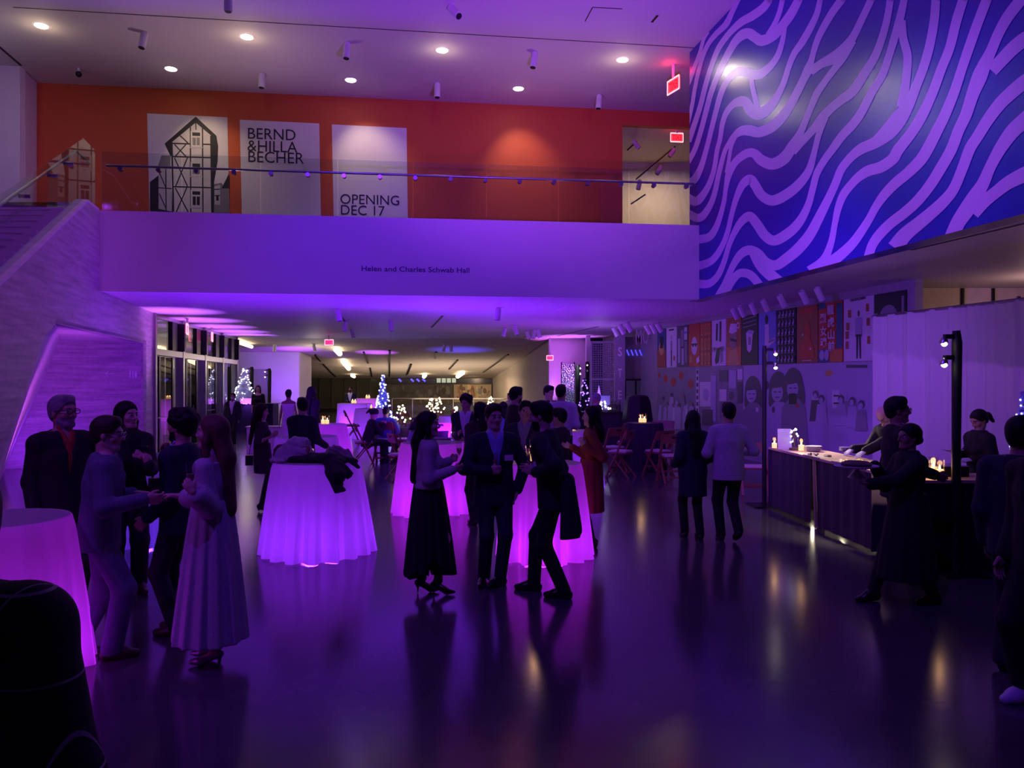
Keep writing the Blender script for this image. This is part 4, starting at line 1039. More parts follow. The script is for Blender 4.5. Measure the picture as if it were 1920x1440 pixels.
# ---- STEP post, perforated screen, glass with letters, sequin panel (right rear)
def ztop(px, py, Y): return at(px, py, Y).z
Yp = 26.0
x0, x1 = (1153 - 960) / F * Yp, (1172 - 960) / F * Yp
struct(MB().box(((x0 + x1) / 2, Yp + .15, Zs / 2), (x1 - x0, .3, Zs)).build('pillar', mat('pillar_grey', (.34, .30, .36), .6)))
lt = MB()
for s, py in (('S', 664), ('T', 704), ('E', 745), ('P', 786)):
    p = at(1160.0, py, Yp - .012); add_text(lt, s, p + V(-.02, 0, -.06), V(1, 0, 0), V(0, 0, 1), .13, 0, size=.3, bold=.02)
tag(lt.build('lettering', mat('letter_white', (.8, .76, .8), .5), smooth='flat'), 'white letters STEP stacked down the grey post', 'lettering')
sc = empty('perforated_screen', V((1132 - 960) / F * 28.5, 28.5, 0), 'white perforated metal screen left of the lettered post', 'screen')
w = (1154 - 1107) / F * 28.5
def holed():
    m = bpy.data.materials.new('perforated_metal'); m.use_nodes = True
    nt = m.node_tree; b = nt.nodes['Principled BSDF']; b.inputs['Base Color'].default_value = (.4, .38, .45, 1)
    tc = nt.nodes.new('ShaderNodeTexCoord'); v = nt.nodes.new('ShaderNodeTexVoronoi'); v.inputs['Scale'].default_value = 12; v.inputs['Randomness'].default_value = .1
    nt.links.new(tc.outputs['Object'], v.inputs['Vector'])
    g = nt.nodes.new('ShaderNodeMath'); g.operation = 'GREATER_THAN'; g.inputs[1].default_value = .36
    nt.links.new(v.outputs['Distance'], g.inputs[0]); nt.links.new(g.outputs[0], b.inputs['Alpha'])
    return m
MB().box((0, 0, 1.75), (w, .02, 3.3)).build('mesh_panel', holed(), sc)
f = MB()
for z in (.05, .55, 2.05, 3.42): f.box((0, -.02, z), (w, .06, .07))
for x in (-w / 2, w / 2): f.box((x, -.02, 1.75), (.07, .06, 3.42))
f.build('frame', M_HOUS, sc)
struct(MB().box(((1137 - 960) / F * 30.6, 30.9, 1.86), (1.2, .1, 3.7)).build('wall_screen_back', M_BLACK))
struct(MB().box(((1102.5 - 960) / F * 29.2, 29.2, 1.855), (.16, .2, 3.7)).build('column', M_WHITE))
# glass bay with hanging letters
p0, p1 = (1173 - 960) / F * 26.5, (1233 - 960) / F * 26.5
wn = empty('window_3', V((p0 + p1) / 2, 26.6, 0)); struct(wn)
MB().box((0, 0, 1.0), (p1 - p0, .02, 2.0)).build('window_pane', M_GLASSD, wn)
MB().box((0, .02, 2.75), (p1 - p0, .02, 1.5)).build('window_pane', mat('pale_glass', (.30, .27, .22), .12, coat=.4), wn)
f = MB()
for x in (-.5, -.17, .17, .5): f.box(((p1 - p0) * x, -.02, 1.0), (.05, .05, 2.0))
f.box((0, -.02, 2.02), (p1 - p0, .06, .06))
f.build('window_frame', M_DARK, wn)
lt = MB()
for s, px, py in (('M', 1192, 645), ('O', 1205, 644), ('A', 1219, 664)):
    add_text(lt, s, at(px, py, 25.6), V(1, 0, 0), V(0, 0, 1), .2, 0, size=.5, bold=.02)
tag(lt.build('lettering', mat('letter_cream', (.5, .46, .46), .5), smooth='flat'), 'pale hanging capital letters before the glass bay', 'lettering')
M_BLUEG = mat('blue_glow', (.1, .1, .9), .4, noise=0, emit=(.10, .07, 1), es=1.1)
lb_ = empty('neon_light', V((p0 + p1) / 2, 26.45, 2.95), 'row of slanted blue neon strips on the glass bay', 'light')
nb_ = MB()
for i in range(8): nb_.bar(V(-.52 + i * .145, 0, .1), V(-.44 + i * .145, 0, -.1), .04, .03)
nb_.build('strips', M_BLUEG, lb_)
# sequin panel and white column
Yq = 30.2
x0, x1 = (1053 - 960) / F * Yq, (1077 - 960) / F * Yq
def sequins():
    m = bpy.data.materials.new('silver_sequins'); m.use_nodes = True
    nt = m.node_tree; b = nt.nodes['Principled BSDF']; b.inputs['Base Color'].default_value = (.62, .72, .75, 1); b.inputs['Metallic'].default_value = .7; b.inputs['Roughness'].default_value = .35
    tc = nt.nodes.new('ShaderNodeTexCoord'); v = nt.nodes.new('ShaderNodeTexVoronoi'); v.inputs['Scale'].default_value = 16
    nt.links.new(tc.outputs['Object'], v.inputs['Vector'])
    bp = nt.nodes.new('ShaderNodeBump'); bp.inputs['Strength'].default_value = 1.0; bp.inputs['Distance'].default_value = .06
    nt.links.new(v.outputs['Distance'], bp.inputs['Height']); nt.links.new(bp.outputs[0], b.inputs['Normal'])
    rp = nt.nodes.new('ShaderNodeValToRGB'); rp.color_ramp.elements[0].color = (.75, .85, .9, 1); rp.color_ramp.elements[1].color = (.15, .2, .3, 1)
    nt.links.new(v.outputs['Distance'], rp.inputs[0]); nt.links.new(rp.outputs[0], b.inputs['Base Color'])
    return m
sq = empty('sequin_backdrop', V((x0 + x1) / 2, Yq, 0), 'tall silver sequin backdrop panel at the purple rear wall', 'backdrop')
MB().box((0, 0, 1.35), (x1 - x0, .04, 2.6)).build('panel', sequins(), sq)
MB().tube([(-(x1 - x0) / 2, .05, 0), (-(x1 - x0) / 2, .05, 2.72), ((x1 - x0) / 2, .05, 2.72), ((x1 - x0) / 2, .05, 0)], .025, 8).build('frame', M_BLACK, sq)
lamp('SPOT', ((1076 - 960) / F * 28.6, 28.4, 2.9), ((1062 - 960) / F * 30, 30.2, 1.3), 60, (.8, .95, 1), .05, 60, .7, 'stand_lamp')
# ================================================================== FURNITURE AND TABLE THINGS
M_CLOTH = cloth_mat('white_tablecloth', (.86, .82, .86), .62)
M_WOOD = mat('red_wood', (.25, .088, .05), .4, nscale=3, noise=.15)
M_TABLE = mat('plywood', (.35, .25, .17), .6, noise=.1)
TH = 1.03
def cocktail(px, Y, rt, rb, place, color, power, seed, dark=False, h=TH, n=168, cross=False):
    random.seed(seed)
    c = gp(px, Y)
    label = ('dark cloth' if dark else 'white cloth glowing ' + ('magenta' if color is MAG else 'violet')) + ' on the high table ' + place
    t = empty('cocktail_table', c, 'round high table ' + place, 'table', 'high cocktail tables')
    MB().lathe([(rt - .02, h - .035), (rt - .015, h - .03), (rt - .015, h - .008), (rt - .02, h - .006)], n=40).build('tabletop', M_TABLE, t)
    MB().tube([(0, 0, .03), (0, 0, h - .03)], .035, 12).build('pole', M_DARK, t)
    MB().lathe([(.27, 0), (.27, .015), (.06, .03)], n=24).build('base', M_DARK, t)
    ph = [random.uniform(0, 6.28) for _ in range(4)]; nf = 15 + seed % 3
    mb = MB()
    prof = [(1e-4, h + .002), (rt * .5, h + .002), (rt * .93, h + .002), (rt - .004, h), (rt + .006, h - .012)]
    for k in range(1, 15):
        z = h - .012 - (h - .018) * k / 14; prof.append((rt + .012 + (rb - rt) * (k / 14) ** .9, z))
    m = len(prof)
    for k, (r, z) in enumerate(prof):
        fold = max(0, (h - .012 - z) / h)
        for j in range(n):
            a = 2 * math.pi * j / n
            s = math.sin(nf * a + ph[0] + .5 * math.sin(3 * a + ph[1])); s = math.copysign(abs(s) ** .7, s)
            rr = r + (.052 * fold ** .8) * s + .03 * fold * math.sin(3 * a + ph[2]) + .012 * fold * math.sin((nf * 2 + 3) * a + ph[3])
            zz = z + (.012 * math.sin(2 * a + ph[1]) if k == m - 1 else 0)
            if k == m - 1: zz = max(zz, .004)
            mb.v.append(c + V(rr * math.cos(a), rr * math.sin(a), zz))
    for k in range(m - 1):
        for j in range(n):
            a = k * n + j; b = k * n + (j + 1) % n
            mb.f.append([a, a + n, b + n, b]); mb.m.append(0)
    cl = mb.build('tablecloth', MATS['dark_cloth'] if dark else M_CLOTH, org=c, smooth=True)
    cl.data.polygons.foreach_set('use_smooth', [True] * len(cl.data.polygons))
    tag(cl, label, 'tablecloth', 'floor-length cloths on the high tables')
    if power:
        for k in range(3):
            a = 2.1 * k + .4
            lamp('POINT', c + V(.16 * math.cos(a), .16 * math.sin(a), .12), None, power / 3, color, .07, name='table_lamp')
    return c
mat('dark_cloth', (.03, .014, .035), .8)
T0 = cocktail(0, 5.0, .405, .50, 'cut by the left edge', MAG, 17, 1)
T1 = cocktail(594, 8.68, .47, .60, 'heaped with coats', VIO, 24, 2)
T2 = cocktail(812, 11.4, .47, .56, 'behind the woman in a white jacket', MAG, 26, 3)
T3 = cocktail(1018, 8.5, .42, .48, 'behind the two men in front', MAG, 22, 4)
T4 = cocktail(575, 12.7, .49, .56, 'in front of the seated-back man', VIO, 20, 5)
T5 = cocktail(606, 16.5, .48, .62, 'with two candles beyond the coat table', MAG, 24, 6)
T6 = cocktail(1075, 14.2, .46, .54, 'beside the man in a lavender shirt', VIO, 20, 7)
T7 = cocktail(1078, 18.2, .46, .52, 'with candles behind the lavender shirt', VIO, 18, 8)
T8 = cocktail(694, 26.5, .50, .6, 'before the blue lit tree', VIO, 24, 9)
T9 = cocktail(856, 20.5, .46, .52, 'left of the curly-haired man', VIO, 18, 10)
T10 = cocktail(1208, 17.0, .40, .46, 'with two candles by the poster wall', None, 0, 11, True)
T11 = cocktail(292, 9.3, .45, .55, 'half hidden between the guests at left', BLU, 9, 12)
def long_table(px, Y, w, d, label, color, power, h=TH):
    c = gp(px, Y)
    t = empty('buffet_table', c, 'long table under the ' + label[26:], 'table', 'long high tables at the back')
    MB().box((0, 0, h - .03), (w - .05, d - .05, .04)).build('tabletop', M_TABLE, t)
    for x in (-1, 1):
        for y in (-1, 1): MB().tube([(x * (w / 2 - .08), y * (d / 2 - .08), 0), (x * (w / 2 - .08), y * (d / 2 - .08), h - .04)], .025, 8).build('leg', M_DARK, t)
    mb = MB(); n = 120; per = []
    for j in range(n):
        s = j / n * 2 * (w + d)
        if s < w: p = (-w / 2 + s, -d / 2)
        elif s < w + d: p = (w / 2, -d / 2 + s - w)
        elif s < 2 * w + d: p = (w / 2 - (s - w - d), d / 2)
        else: p = (-w / 2, d / 2 - (s - 2 * w - d))
        per.append(p)
    rows = [(1.0, h + .004, 0), (1.01, h - .02, 0), (1.03, h * .6, .5), (1.10, .02, 1)]
    mb.face([c + V(p[0], p[1], h + .004) for p in per])
    i0 = len(mb.v)
    for (k, z, f) in rows:
        for j, p in enumerate(per):
            q = k + .025 * f * math.sin(j * .9)
            mb.v.append(c + V(p[0] * q, p[1] * q, z))
    for r in range(3):
        for j in range(n):
            a = i0 + r * n + j; b = i0 + r * n + (j + 1) % n; mb.f.append([a, b, b + n, a + n]); mb.m.append(0)
    tag(mb.build('tablecloth', M_CLOTH, org=c), label, 'tablecloth', 'floor-length cloths on the long tables')
    lamp('POINT', c + V(-w * .25, 0, .15), None, power / 2, color, .08, name='table_lamp')
    lamp('POINT', c + V(w * .25, 0, .15), None, power / 2, color, .08, name='table_lamp')
    return c
B1 = long_table(664, 33.0, 1.25, .8, 'white cloth glowing violet on the long table left of the blue lit tree', VIO, 70)
B2 = long_table(688, 40, 1.3, .8, 'white cloth glowing violet on the farthest long table', MAG, 60, 1.1)
# ---- candles
M_CG = glass_mat('candle_glass', (.95, .92, .9), boost=1.0)
M_WAX = mat('wax', (.9, .75, .55), .5, noise=.02, emit=(1, .52, .20), es=1.7)
M_FLAME = mat('flame', (1, .9, .6), .4, noise=0, emit=(1, .68, .30), es=22)
def make_candle(label, loc, group, s=1.0, h=.15):
    rt = empty('candle_holder', loc, label, 'candle', group)
    MB().lathe([(.034, 0), (.037, .004), (.037, h), (.034, h), (.034, .008), (1e-4, .008)], n=20, cap=False).build('glass', M_CG, rt)
    wx = MB().lathe([(1e-4, .009), (.031, .009), (.031, h * .48), (1e-4, h * .46)], n=16, cap=False).build('wax', M_WAX, rt)
    MB().lathe([(1e-4, h * .46), (.008, h * .52), (.006, h * .62), (1e-4, h * .74)], n=10, cap=False).build('flame', M_FLAME, wx)
    rt.scale = (s, s, s)
    return rt
K0 = None
def candle(px, Y, z, label, group, s=1.0, lit=0.0):
    global K0
    loc = gp(px, Y, z)
    if K0 is None: K0 = make_candle(label, loc, group); o = K0
    else: o = copy_tree(K0, loc, 0, label, group)
    o.scale = (s, s, s)
    if lit: lamp('POINT', loc + V(0, 0, .12 * s), None, lit, (1, .55, .22), .03, name='candle_lamp')
    return o
g = 'glass votive candles on the high tables'
candle(605.5, 16.35, TH + .004, 'left one of two glass candles on the table behind the coat table', g, 1.25, .6)
candle(613.5, 16.35, TH + .004, 'right one of two glass candles on the table behind the coat table', g, 1.25)
candle(661, 32.8, TH + .006, 'left one of two candles on the long table left of the blue tree', g, 1.6)
candle(666, 32.8, TH + .006, 'right one of two candles on the long table left of the blue tree', g, 1.6)
candle(687.5, 39.9, 1.106, 'left one of two candles on the farthest long table', g, 1.7)
candle(692, 39.9, 1.106, 'right one of two candles on the farthest long table', g, 1.7)
candle(696, 26.4, TH + .004, 'lone candle behind the seated woman in black', g, 1.2)
candle(1201, 16.9, TH + .004, 'left one of two candles on the dark table by the posters', g, 1.3, .8)
candle(1208.5, 16.9, TH + .004, 'right one of two candles on the dark table by the posters', g, 1.3)
candle(1001.5, 8.42, TH + .004, 'tall bright candle on the table between the men', g, 1.35, 1.2)
candle(1066, 14.1, TH + .004, 'left candle by the hand of the man in lavender', g, 1.2, .5)
candle(1075.5, 14.1, TH + .004, 'right candle by the hand of the man in lavender', g, 1.2)
candle(585, 8.85, TH + .004, 'short candle glowing behind the dark coat on the front table', g, .8, .5)
candle(806, 19.0, .84, 'left one of two candles above the long-haired woman', g, 1.2)
candle(812, 19.0, .84, 'right one of two candles above the long-haired woman', g, 1.2)
# ---- glasses
M_CG2 = glass_mat('drink_glass', (.93, .93, .95), boost=1.3)
M_CHAMP = mat('champagne', (.75, .5, .3), .2, noise=.02, trans=.4)
def make_flute(label, loc, group=None, s=1.0):
    rt = empty('champagne_flute', loc, label, 'glass', group)
    MB().lathe([(.030, 0), (.030, .003), (.005, .008), (.004, .07), (.012, .085), (.022, .12), (.026, .17), (.025, .215), (.024, .215), (.024, .17), (.020, .12), (.008, .09), (1e-4, .088)], n=20, cap=False).build('bowl', M_CG2, rt)
    MB().lathe([(1e-4, .09), (.008, .092), (.019, .122), (.022, .15), (1e-4, .15)], n=16, cap=False).build('drink', M_CHAMP, rt)
    rt.scale = (s, s, s)
    return rt
FL0 = None
def flute(loc, label, s=1.0, tilt=0):
    global FL0
    if FL0 is None: FL0 = make_flute(label, loc, 'drinking glasses'); o = FL0
    else: o = copy_tree(FL0, loc, 0, label, 'drinking glasses')
    o.scale = (s, s, s); o.rotation_euler = (0, tilt, 0)
    return o
flute(gp(578, 8.5, TH + .004), 'champagne flute standing among the coats on the front table', 1.15)
flute(gp(990, 8.35, TH + .004), 'left champagne flute beside the tall candle', 1.1)
flute(gp(997, 8.6, TH + .004), 'right champagne flute beside the tall candle', 1.1)
flute(gp(850, 11.55, TH + .004), 'clear glass before the curly-haired man', 1.0)
# ---- chairs
def make_chair(label, loc, group):
    t = empty('folding_chair', loc, label, 'chair', group)
    w = .42
    for s in (-1, 1):
        x = s * w / 2
        MB().bar((x, .20, 0), (x, -.20, .86), .026, .042, up=(1, 0, 0)).build('leg', M_WOOD, t)        # long leg: front foot to back top
        MB().bar((x - s * .03, -.24, 0), (x - s * .03, .14, .46), .024, .038, up=(1, 0, 0)).build('leg', M_WOOD, t)
    b = MB(); b.hexa([V(-w / 2, -.155, .70), V(w / 2, -.155, .70), V(w / 2, -.175, .70), V(-w / 2, -.175, .70), V(-w / 2, -.20, .87), V(w / 2, -.20, .87), V(w / 2, -.22, .87), V(-w / 2, -.22, .87)])
    b.build('backrest', M_WOOD, t)
    MB().box((0, -.222, .815), (.10, .012, .03)).build('hand_slot', M_BLACK, t)
    sf = MB().box((0, .0, .455), (w - .05, .38, .03)).build('seat', M_WOOD, t)
    MB().box((0, .0, .48), (w - .08, .34, .035)).build('cushion', mat('ivory_pad', (.60, .52, .50), .5), sf)
    MB().bar((-w / 2, .115, .18), (w / 2, .115, .18), .022, .034).build('stretcher', M_WOOD, t)
    MB().bar((-w / 2 + .03, -.16, .10), (w / 2 - .03, -.16, .10), .022, .034).build('stretcher', M_WOOD, t)
    return t
CH0 = None
def chair(px, Y, rz, label, s=1.0):
    global CH0
    g = 'wooden folding chairs'
    if CH0 is None: CH0 = make_chair(label, gp(px, Y), g); o = CH0
    else: o = copy_tree(CH0, gp(px, Y), 0, label, g)
    o.rotation_euler = (0, 0, R(rz)); o.scale = (s, s, s)
    return o
chair(682, 18.2, -75, 'folding chair under the seated woman in black', 1.1)
chair(720, 18.6, -5, 'folding chair seen from behind under the man in a blue shirt', 1.12)
chair(752, 15.2, -62, 'folding chair under the seated woman with short dark hair', 1.05)
chair(660, 24.5, -75, 'empty folding chair leaning beside the glowing long table', 1.2)
chair(1180, 17.7, 20, 'folding chair left of the dark candle table', 1.15)
chair(1163, 15.6, 60, 'folding chair with a shiny back nearest the woman in rust', 1.1)
chair(1148, 16.6, 30, 'folding chair half hidden behind the dark bobbed hair', 1.1)
chair(1241, 18.3, 160, 'folding chair right of the dark candle table, facing out', 1.15)
chair(1234, 15.8, 35, 'turned folding chair right of the dark table, near the woman in the navy coat', 1.08)
chair(1259, 14.8, 5, 'folding chair seen from behind just left of the woman in the navy coat', 1.08)
chair(1414, 13.2, 170, 'folding chair beyond the man in the pale jacket', 1.0)
# dining tables of that area
M_DCL = mat('plum_cloth', (.10, .05, .09), .7)
def dining(px, Y, label, h=.76, r=.85):
    c = gp(px, Y)
    t = empty('dining_table', c, label, 'table', 'low round tables in the rear seating area')
    MB().lathe([(r - .02, h - .03), (r - .015, h - .015), (r - .02, h)], n=40).build('tabletop', M_TABLE, t)
    MB().tube([(0, 0, .02), (0, 0, h - .03)], .05, 10).lathe([(.35, 0), (.3, .03), (.05, .05)], n=20).build('pedestal', M_DARK, t)
    mb = MB(); mb.lathe([(1e-4, h + .006), (r + .008, h + .006), (r + .02, h - .1), (r + .05, .3)], c, 48, 0, cap=False, fn=lambda q, a, k: q + (.03 * math.sin(14 * a) if k == 3 else 0))
    tag(mb.build('tablecloth', M_DCL, org=c), 'plum cloth over the ' + label, 'tablecloth', 'plum cloths on the low tables')
    return c
DT = [dining(742, 20.0, 'low round table in front of the seated pair', r=.5), dining(812, 25.4, 'low round table under the twin lit trees', r=.7), dining(808, 19.2, 'low round table with the candle pair', r=.42), dining(912, 26.5, 'low round table under the right lit tree', r=.7), dining(812, 16.0, 'low round table before the short-haired woman', r=.36)]
for ti, rad, nm, sides in ((1, 1.02, 'at the table of the twin lit trees', ((0, 'near'), (180, 'far'), (240, 'far left'), (300, 'near left'))),
                           (3, 1.02, 'at the table of the right lit tree', ((10, 'near'), (70, 'near right'), (130, 'far right'), (190, 'far'), (250, 'far left'), (310, 'near left'))),
                           (2, .78, 'at the table of the candle pair', ((20, 'near'), (110, 'right'), (200, 'far'), (290, 'left')))):
    for an, sd in sides:
        q_ = DT[ti] + V(math.sin(R(an)) * rad, -math.cos(R(an)) * rad, 0)
        chair(960 + q_.x / q_.y * F, q_.y, an, 'wooden folding chair ' + nm + ', ' + sd + ' side', 1.1)
# lit trees
M_BULB = mat('bulb_warm', (1, .95, .75), .4, noise=0, emit=(1, .86, .52), es=3.5)
M_BULBW = mat('bulb_white', (1, 1, 1), .4, noise=0, emit=(.75, .78, 1), es=3)
M_TWIG = mat('twig', (.10, .07, .05), .7)
def led_tree(px, Y, z, h, w, label, seed, n=26, bulb=None, r=.022):
    random.seed(seed)
    rt = empty('lit_tree', gp(px, Y, z), label, 'lit tree', 'small lit trees')
    tr = MB().lathe([(.07, 0), (.07, .03), (.02, .04)], n=12).tube([(0, 0, .02), (0, 0, h * .9)], [.014, .006], 6)
    bl = MB()
    for i in range(n):
        t = random.uniform(.12, 1); a = random.uniform(0, 6.28); rr = w * (1.05 - t) * random.uniform(.55, 1) + .02
        p = V(rr * math.cos(a), rr * math.sin(a), h * (.15 + .85 * t)); q = V(0, 0, h * max(.08, t * .75))
        tr.tube([q, p], .004, 4); bl.ball(p, r, 6)
    tr.build('trunk', M_TWIG, rt); bl.build('string_lights', bulb or M_BULB, rt)
    return rt
led_tree(752, 19.4, .768, .62, .30, 'single warm lit tree at the seated pair', 1, 22, r=.026)
led_tree(809, 25.3, .768, .62, .30, 'left of the twin warm lit trees', 2, 26, r=.028)
led_tree(822, 25.6, .768, .66, .30, 'right of the twin warm lit trees', 3, 26, r=.028)
led_tree(920, 26.4, .768, .66, .24, 'warm lit tree right of the curly-haired man', 4, 26, r=.028)
led_tree(855, 19.6, .40, .9, .09, 'slim column of warm lights by the curly-haired man', 5, 26, r=.03)
lamp('POINT', gp(812, 25.2, 1.25), None, 6, (1, .7, .35), .2, name='tree_lamp')
lamp('POINT', gp(752, 19.1, 1.15), None, 4, (1, .7, .35), .2, name='tree_lamp')
lamp('POINT', gp(920, 26.2, 1.25), None, 5, (1, .7, .35), .2, name='tree_lamp')
def cone_tree(px, Y, z, h, w, label, seed, needle, bulbs, nb, br, mix=None):
    random.seed(seed)
    rt = empty('christmas_tree', gp(px, Y, z), label, 'christmas tree')
    MB().tube([(0, 0, 0), (0, 0, h * .95)], [.04, .01], 8).lathe([(.16, 0), (.14, .1), (.1, .12)], n=14).build('trunk', M_TWIG, rt)
    f = MB()
    for i in range(520):
        t = random.random() ** 1.25; a = random.uniform(0, 6.28); z0 = h * (.06 + .92 * t); rr = w * (1 - t) + .03
        d = V(math.cos(a), math.sin(a), -.25); p = V(0, 0, z0); q = p + d * rr * random.uniform(.75, 1.05); s = V(-d.y, d.x, 0) * .035
        f.hexa([p + d * .02 - s * .3, p + d * .02 + s * .3, q + s, q - s, p + d * .02 - s * .3 + V(0, 0, .03), p + d * .02 + s * .3 + V(0, 0, .03), q + s + V(0, 0, .02), q - s + V(0, 0, .02)])
    f.build('branches', needle, rt, smooth=False)
    b = MB()
    for i in range(nb):
        t = random.random() ** 1.2; a = random.uniform(0, 6.28); rr = (w * (1 - t) + .04) * 1.02
        b.ball((rr * math.cos(a), rr * math.sin(a), h * (.06 + .92 * t)), br, 6)
    b.build('string_lights', bulbs, rt)
    return rt
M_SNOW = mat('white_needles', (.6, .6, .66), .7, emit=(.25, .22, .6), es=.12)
M_GREEN = mat('dark_needles', (.03, .05, .04), .7)
M_BLUEN = mat('flocked_needles', (.30, .32, .75), .6)
M_BULBB = mat('bulb_blue', (.6, .6, 1), .4, noise=0, emit=(.36, .36, 1), es=3)
M_BULBP = mat('bulb_violet', (.5, .2, 1), .4, noise=0, emit=(.22, .10, 1), es=4)
cone_tree(718, 30.5, 0, 2.25, .40, 'tall slim blue-white lit tree at the far tables', 3, M_BLUEN, M_BULBB, 100, .040)
lamp('POINT', gp(718, 29.6, 1.4), None, 26, (.25, .25, 1), .2, name='tree_lamp')
cone_tree(1096, 27.5, 0, 2.1, .33, 'dark slim tree with violet lights in front of the purple rear wall', 4, M_GREEN, M_BULBP, 70, .03)
# ---- light stands: black wrapped poles with two floodlights
def stand(px, Y, top, side, label, lit=2, r=.045, energy=0, tgt=None, base=True):
    c = gp(px, Y)
    rt = empty('light_stand', c, label, 'light stand', 'black light stands with paired floodlights')
    MB().tube([(0, 0, .0), (0, 0, top * .5), (r * .15, 0, top - .12), (0, 0, top)], [r * 1.1, r, r * 1.15, r * .85], 14).build('pole', M_BLACK, rt)
    MB().box((0, 0, .01), (.45, .45, .02)).build('base_plate', M_DARK, rt)
    for k, dz in enumerate((.06, .27)):
        z = top - dz
        a = MB().bar((0, 0, z), (side * .13, -.02, z), .045, .045); a.build('arm', M_BLACK, rt)
        p = V(side * .155, -.05, z - .05)
        h = MB().lathe([(.012, .045), (.036, .02), (.040, -.02), (.032, -.024)], p, 14); hd = h.build('floodlight', M_STEEL, rt)
        MB().ball(p + V(0, -.012, -.022), .03, 10).build('lamp_face', M_FLOOD if k < lit or lit == 2 else M_FLOODD, hd)
    if energy:
        lamp('SPOT', c + V(side * .17, -.07, top - .42), tgt, energy, (1, .80, .58), .04, 44, .8, 'flood_lamp')
    return rt
M_FLOOD = mat('flood_face', (1, .95, .85), .4, noise=0, emit=(1, .86, .62), es=14)
M_FLOODD = mat('flood_face_dim', (.5, .5, .7), .3, noise=0, emit=(.5, .45, 1), es=.4)
stand(1793, 7.72, HC + 98 / F * 7.72, -1, 'black light stand at the right end of the food counter', 2, .042, 240, (4.15, 8.9, .9))
stand(1433, 11.95, HC + 70 / F * 11.95, 1, 'black light stand at the far end of the food counter', 2, .033, 260, (4.4, 10.4, .9))
stand(472, 31.5, HC + 30 / F * 31.5, -1, 'left black light stand by the white lit tree', 1, .07)
stand(505, 31.5, HC + 27 / F * 31.5, -1, 'right black light stand by the grey door', 2, .07)
stand(1083, 29.0, HC + 34 / F * 29, .6, 'black light stand beside the silver sequin panel', 2, .09)
stand(1101, 28.6, HC + 40 / F * 28.6, -.01, 'plain black stand between the violet tree and the screen', 1, .07)
# service bar at left rear with white lit tree
sb = empty('service_bar', gp(478, 29.5), 'dark service bar under the white lit tree at left rear', 'bar')
MB().box((-.3, 0, .55), (2.2, .7, 1.1)).build('front', mat('navy_cloth', (.02, .015, .06), .7), sb)
MB().box((-.3, 0, 1.115), (2.3, .8, .03)).build('top', M_DARK, sb)
cone_tree(458, 29.4, 1.13, 1.35, .42, 'white lit tree on the service bar at left rear', 5, M_SNOW, M_BULBW, 96, .026)
tag(MB().box(gp(464, 29.1, 1.23), (.45, .3, .2)).build('box', mat('white_box', (.6, .58, .66), .5)), 'small white box at the foot of the white lit tree', 'box')
struct(MB().box(gp(520, 21.0, .35), (1.5, .5, .70)).build('wall_low', M_WHITE))
struct(MB().box(gp(520, 21.0, .72), (1.56, .56, .03)).build('trim_90', M_STEEL))
# rear railing
rr = empty('rear_railing', gp(850, 42), 'thin steel railing across the rear hall behind the seating', 'railing')
b0 = (735 - 850) / F * 42; b1 = (965 - 850) / F * 42
MB().tube([(b0, 0, 1.05), (b1, 0, 1.05)], .03, 8).build('top_rail', M_STEEL, rr)
for i in range(7): MB().tube([(b0 + (b1 - b0) * i / 6, 0, 0), (b0 + (b1 - b0) * i / 6, 0, 1.05)], .022, 6).build('post', M_STEEL, rr)
# ---- food counter
M_CTOP = mat('counter_top', (.66, .47, .34), .35, nscale=5)
M_CFR = mat('counter_front', (.045, .022, .05), .6, noise=.1)
cA, cB = V(3.915, 11.75, 0), V(4.02, 8.6, 0)
ctr = empty('food_counter', cA, 'long food counter with dark skirt and warm lit top', 'counter')
L = cB - cA; cl = L.length; Ld = L.normalized(); cn = V(-Ld.y, Ld.x, 0)
if cn.x < 0: cn = -cn
cw = .62
tp = MB(); tp.slab([V(0, 0, .90), L + V(0, 0, .90), L + cn * cw + V(0, 0, .90), cn * cw + V(0, 0, .90)], (0, 0, .03)); tp.build('top', M_CTOP, ctr)
for t0, t1 in ((.0, .47), (.54, 1.0)):
    f = MB(); N = 26
    for k in range(N + 1):
        p = L * (t0 + (t1 - t0) * k / N) + cn * (.02 + .012 * math.sin(k * 1.3))
        f.v += [p + V(0, 0, .035), p + V(0, 0, .90)]
    for k in range(N): f.f.append([2 * k, 2 * k + 2, 2 * k + 3, 2 * k + 1]); f.m.append(0)
    f.build('skirt_panel', M_CFR, ctr)
MB().slab([L * .47 + cn * .10, L * .54 + cn * .10, L * .54 + cn * .10 + V(0, 0, .9), L * .47 + cn * .10 + V(0, 0, .9)], cn * .02).build('skirt_gap', M_BLACK, ctr)
MB().bar(L * .535 + cn * .01 + V(0, 0, .01), L * .515 + cn * .01 + V(0, 0, .9), .03, .05).build('edge_strip', mat('tan_strip', (.45, .30, .20), .5), ctr)
e = MB(); e.slab([V(0, 0, 0), cn * cw, cn * cw + V(0, 0, .9), V(0, 0, .9)], -Ld * -.02); e.build('end_panel', M_CFR, ctr)
MB().slab([L + V(0, 0, .02), L + cn * cw + V(0, 0, .02), L + cn * cw + V(0, 0, .9), L + V(0, 0, .9)], -Ld * .02).build('end_panel', M_CFR, ctr)
MB().slab([cn * cw, L + cn * cw, L + cn * cw + V(0, 0, .9), cn * cw + V(0, 0, .9)], cn * -.02).build('back_panel', M_CFR, ctr)
ct2 = empty('food_counter', V(4.95, 8.05, 0), 'short dark counter with candles at the right light stand', 'counter')
MB().box((0, 0, .915), (1.7, .62, .03)).build('top', M_CTOP, ct2)
MB().box((0, 0, .45), (1.66, .58, .90)).build('skirt_panel', mat('black_skirt', (.008, .005, .012), .7), ct2)
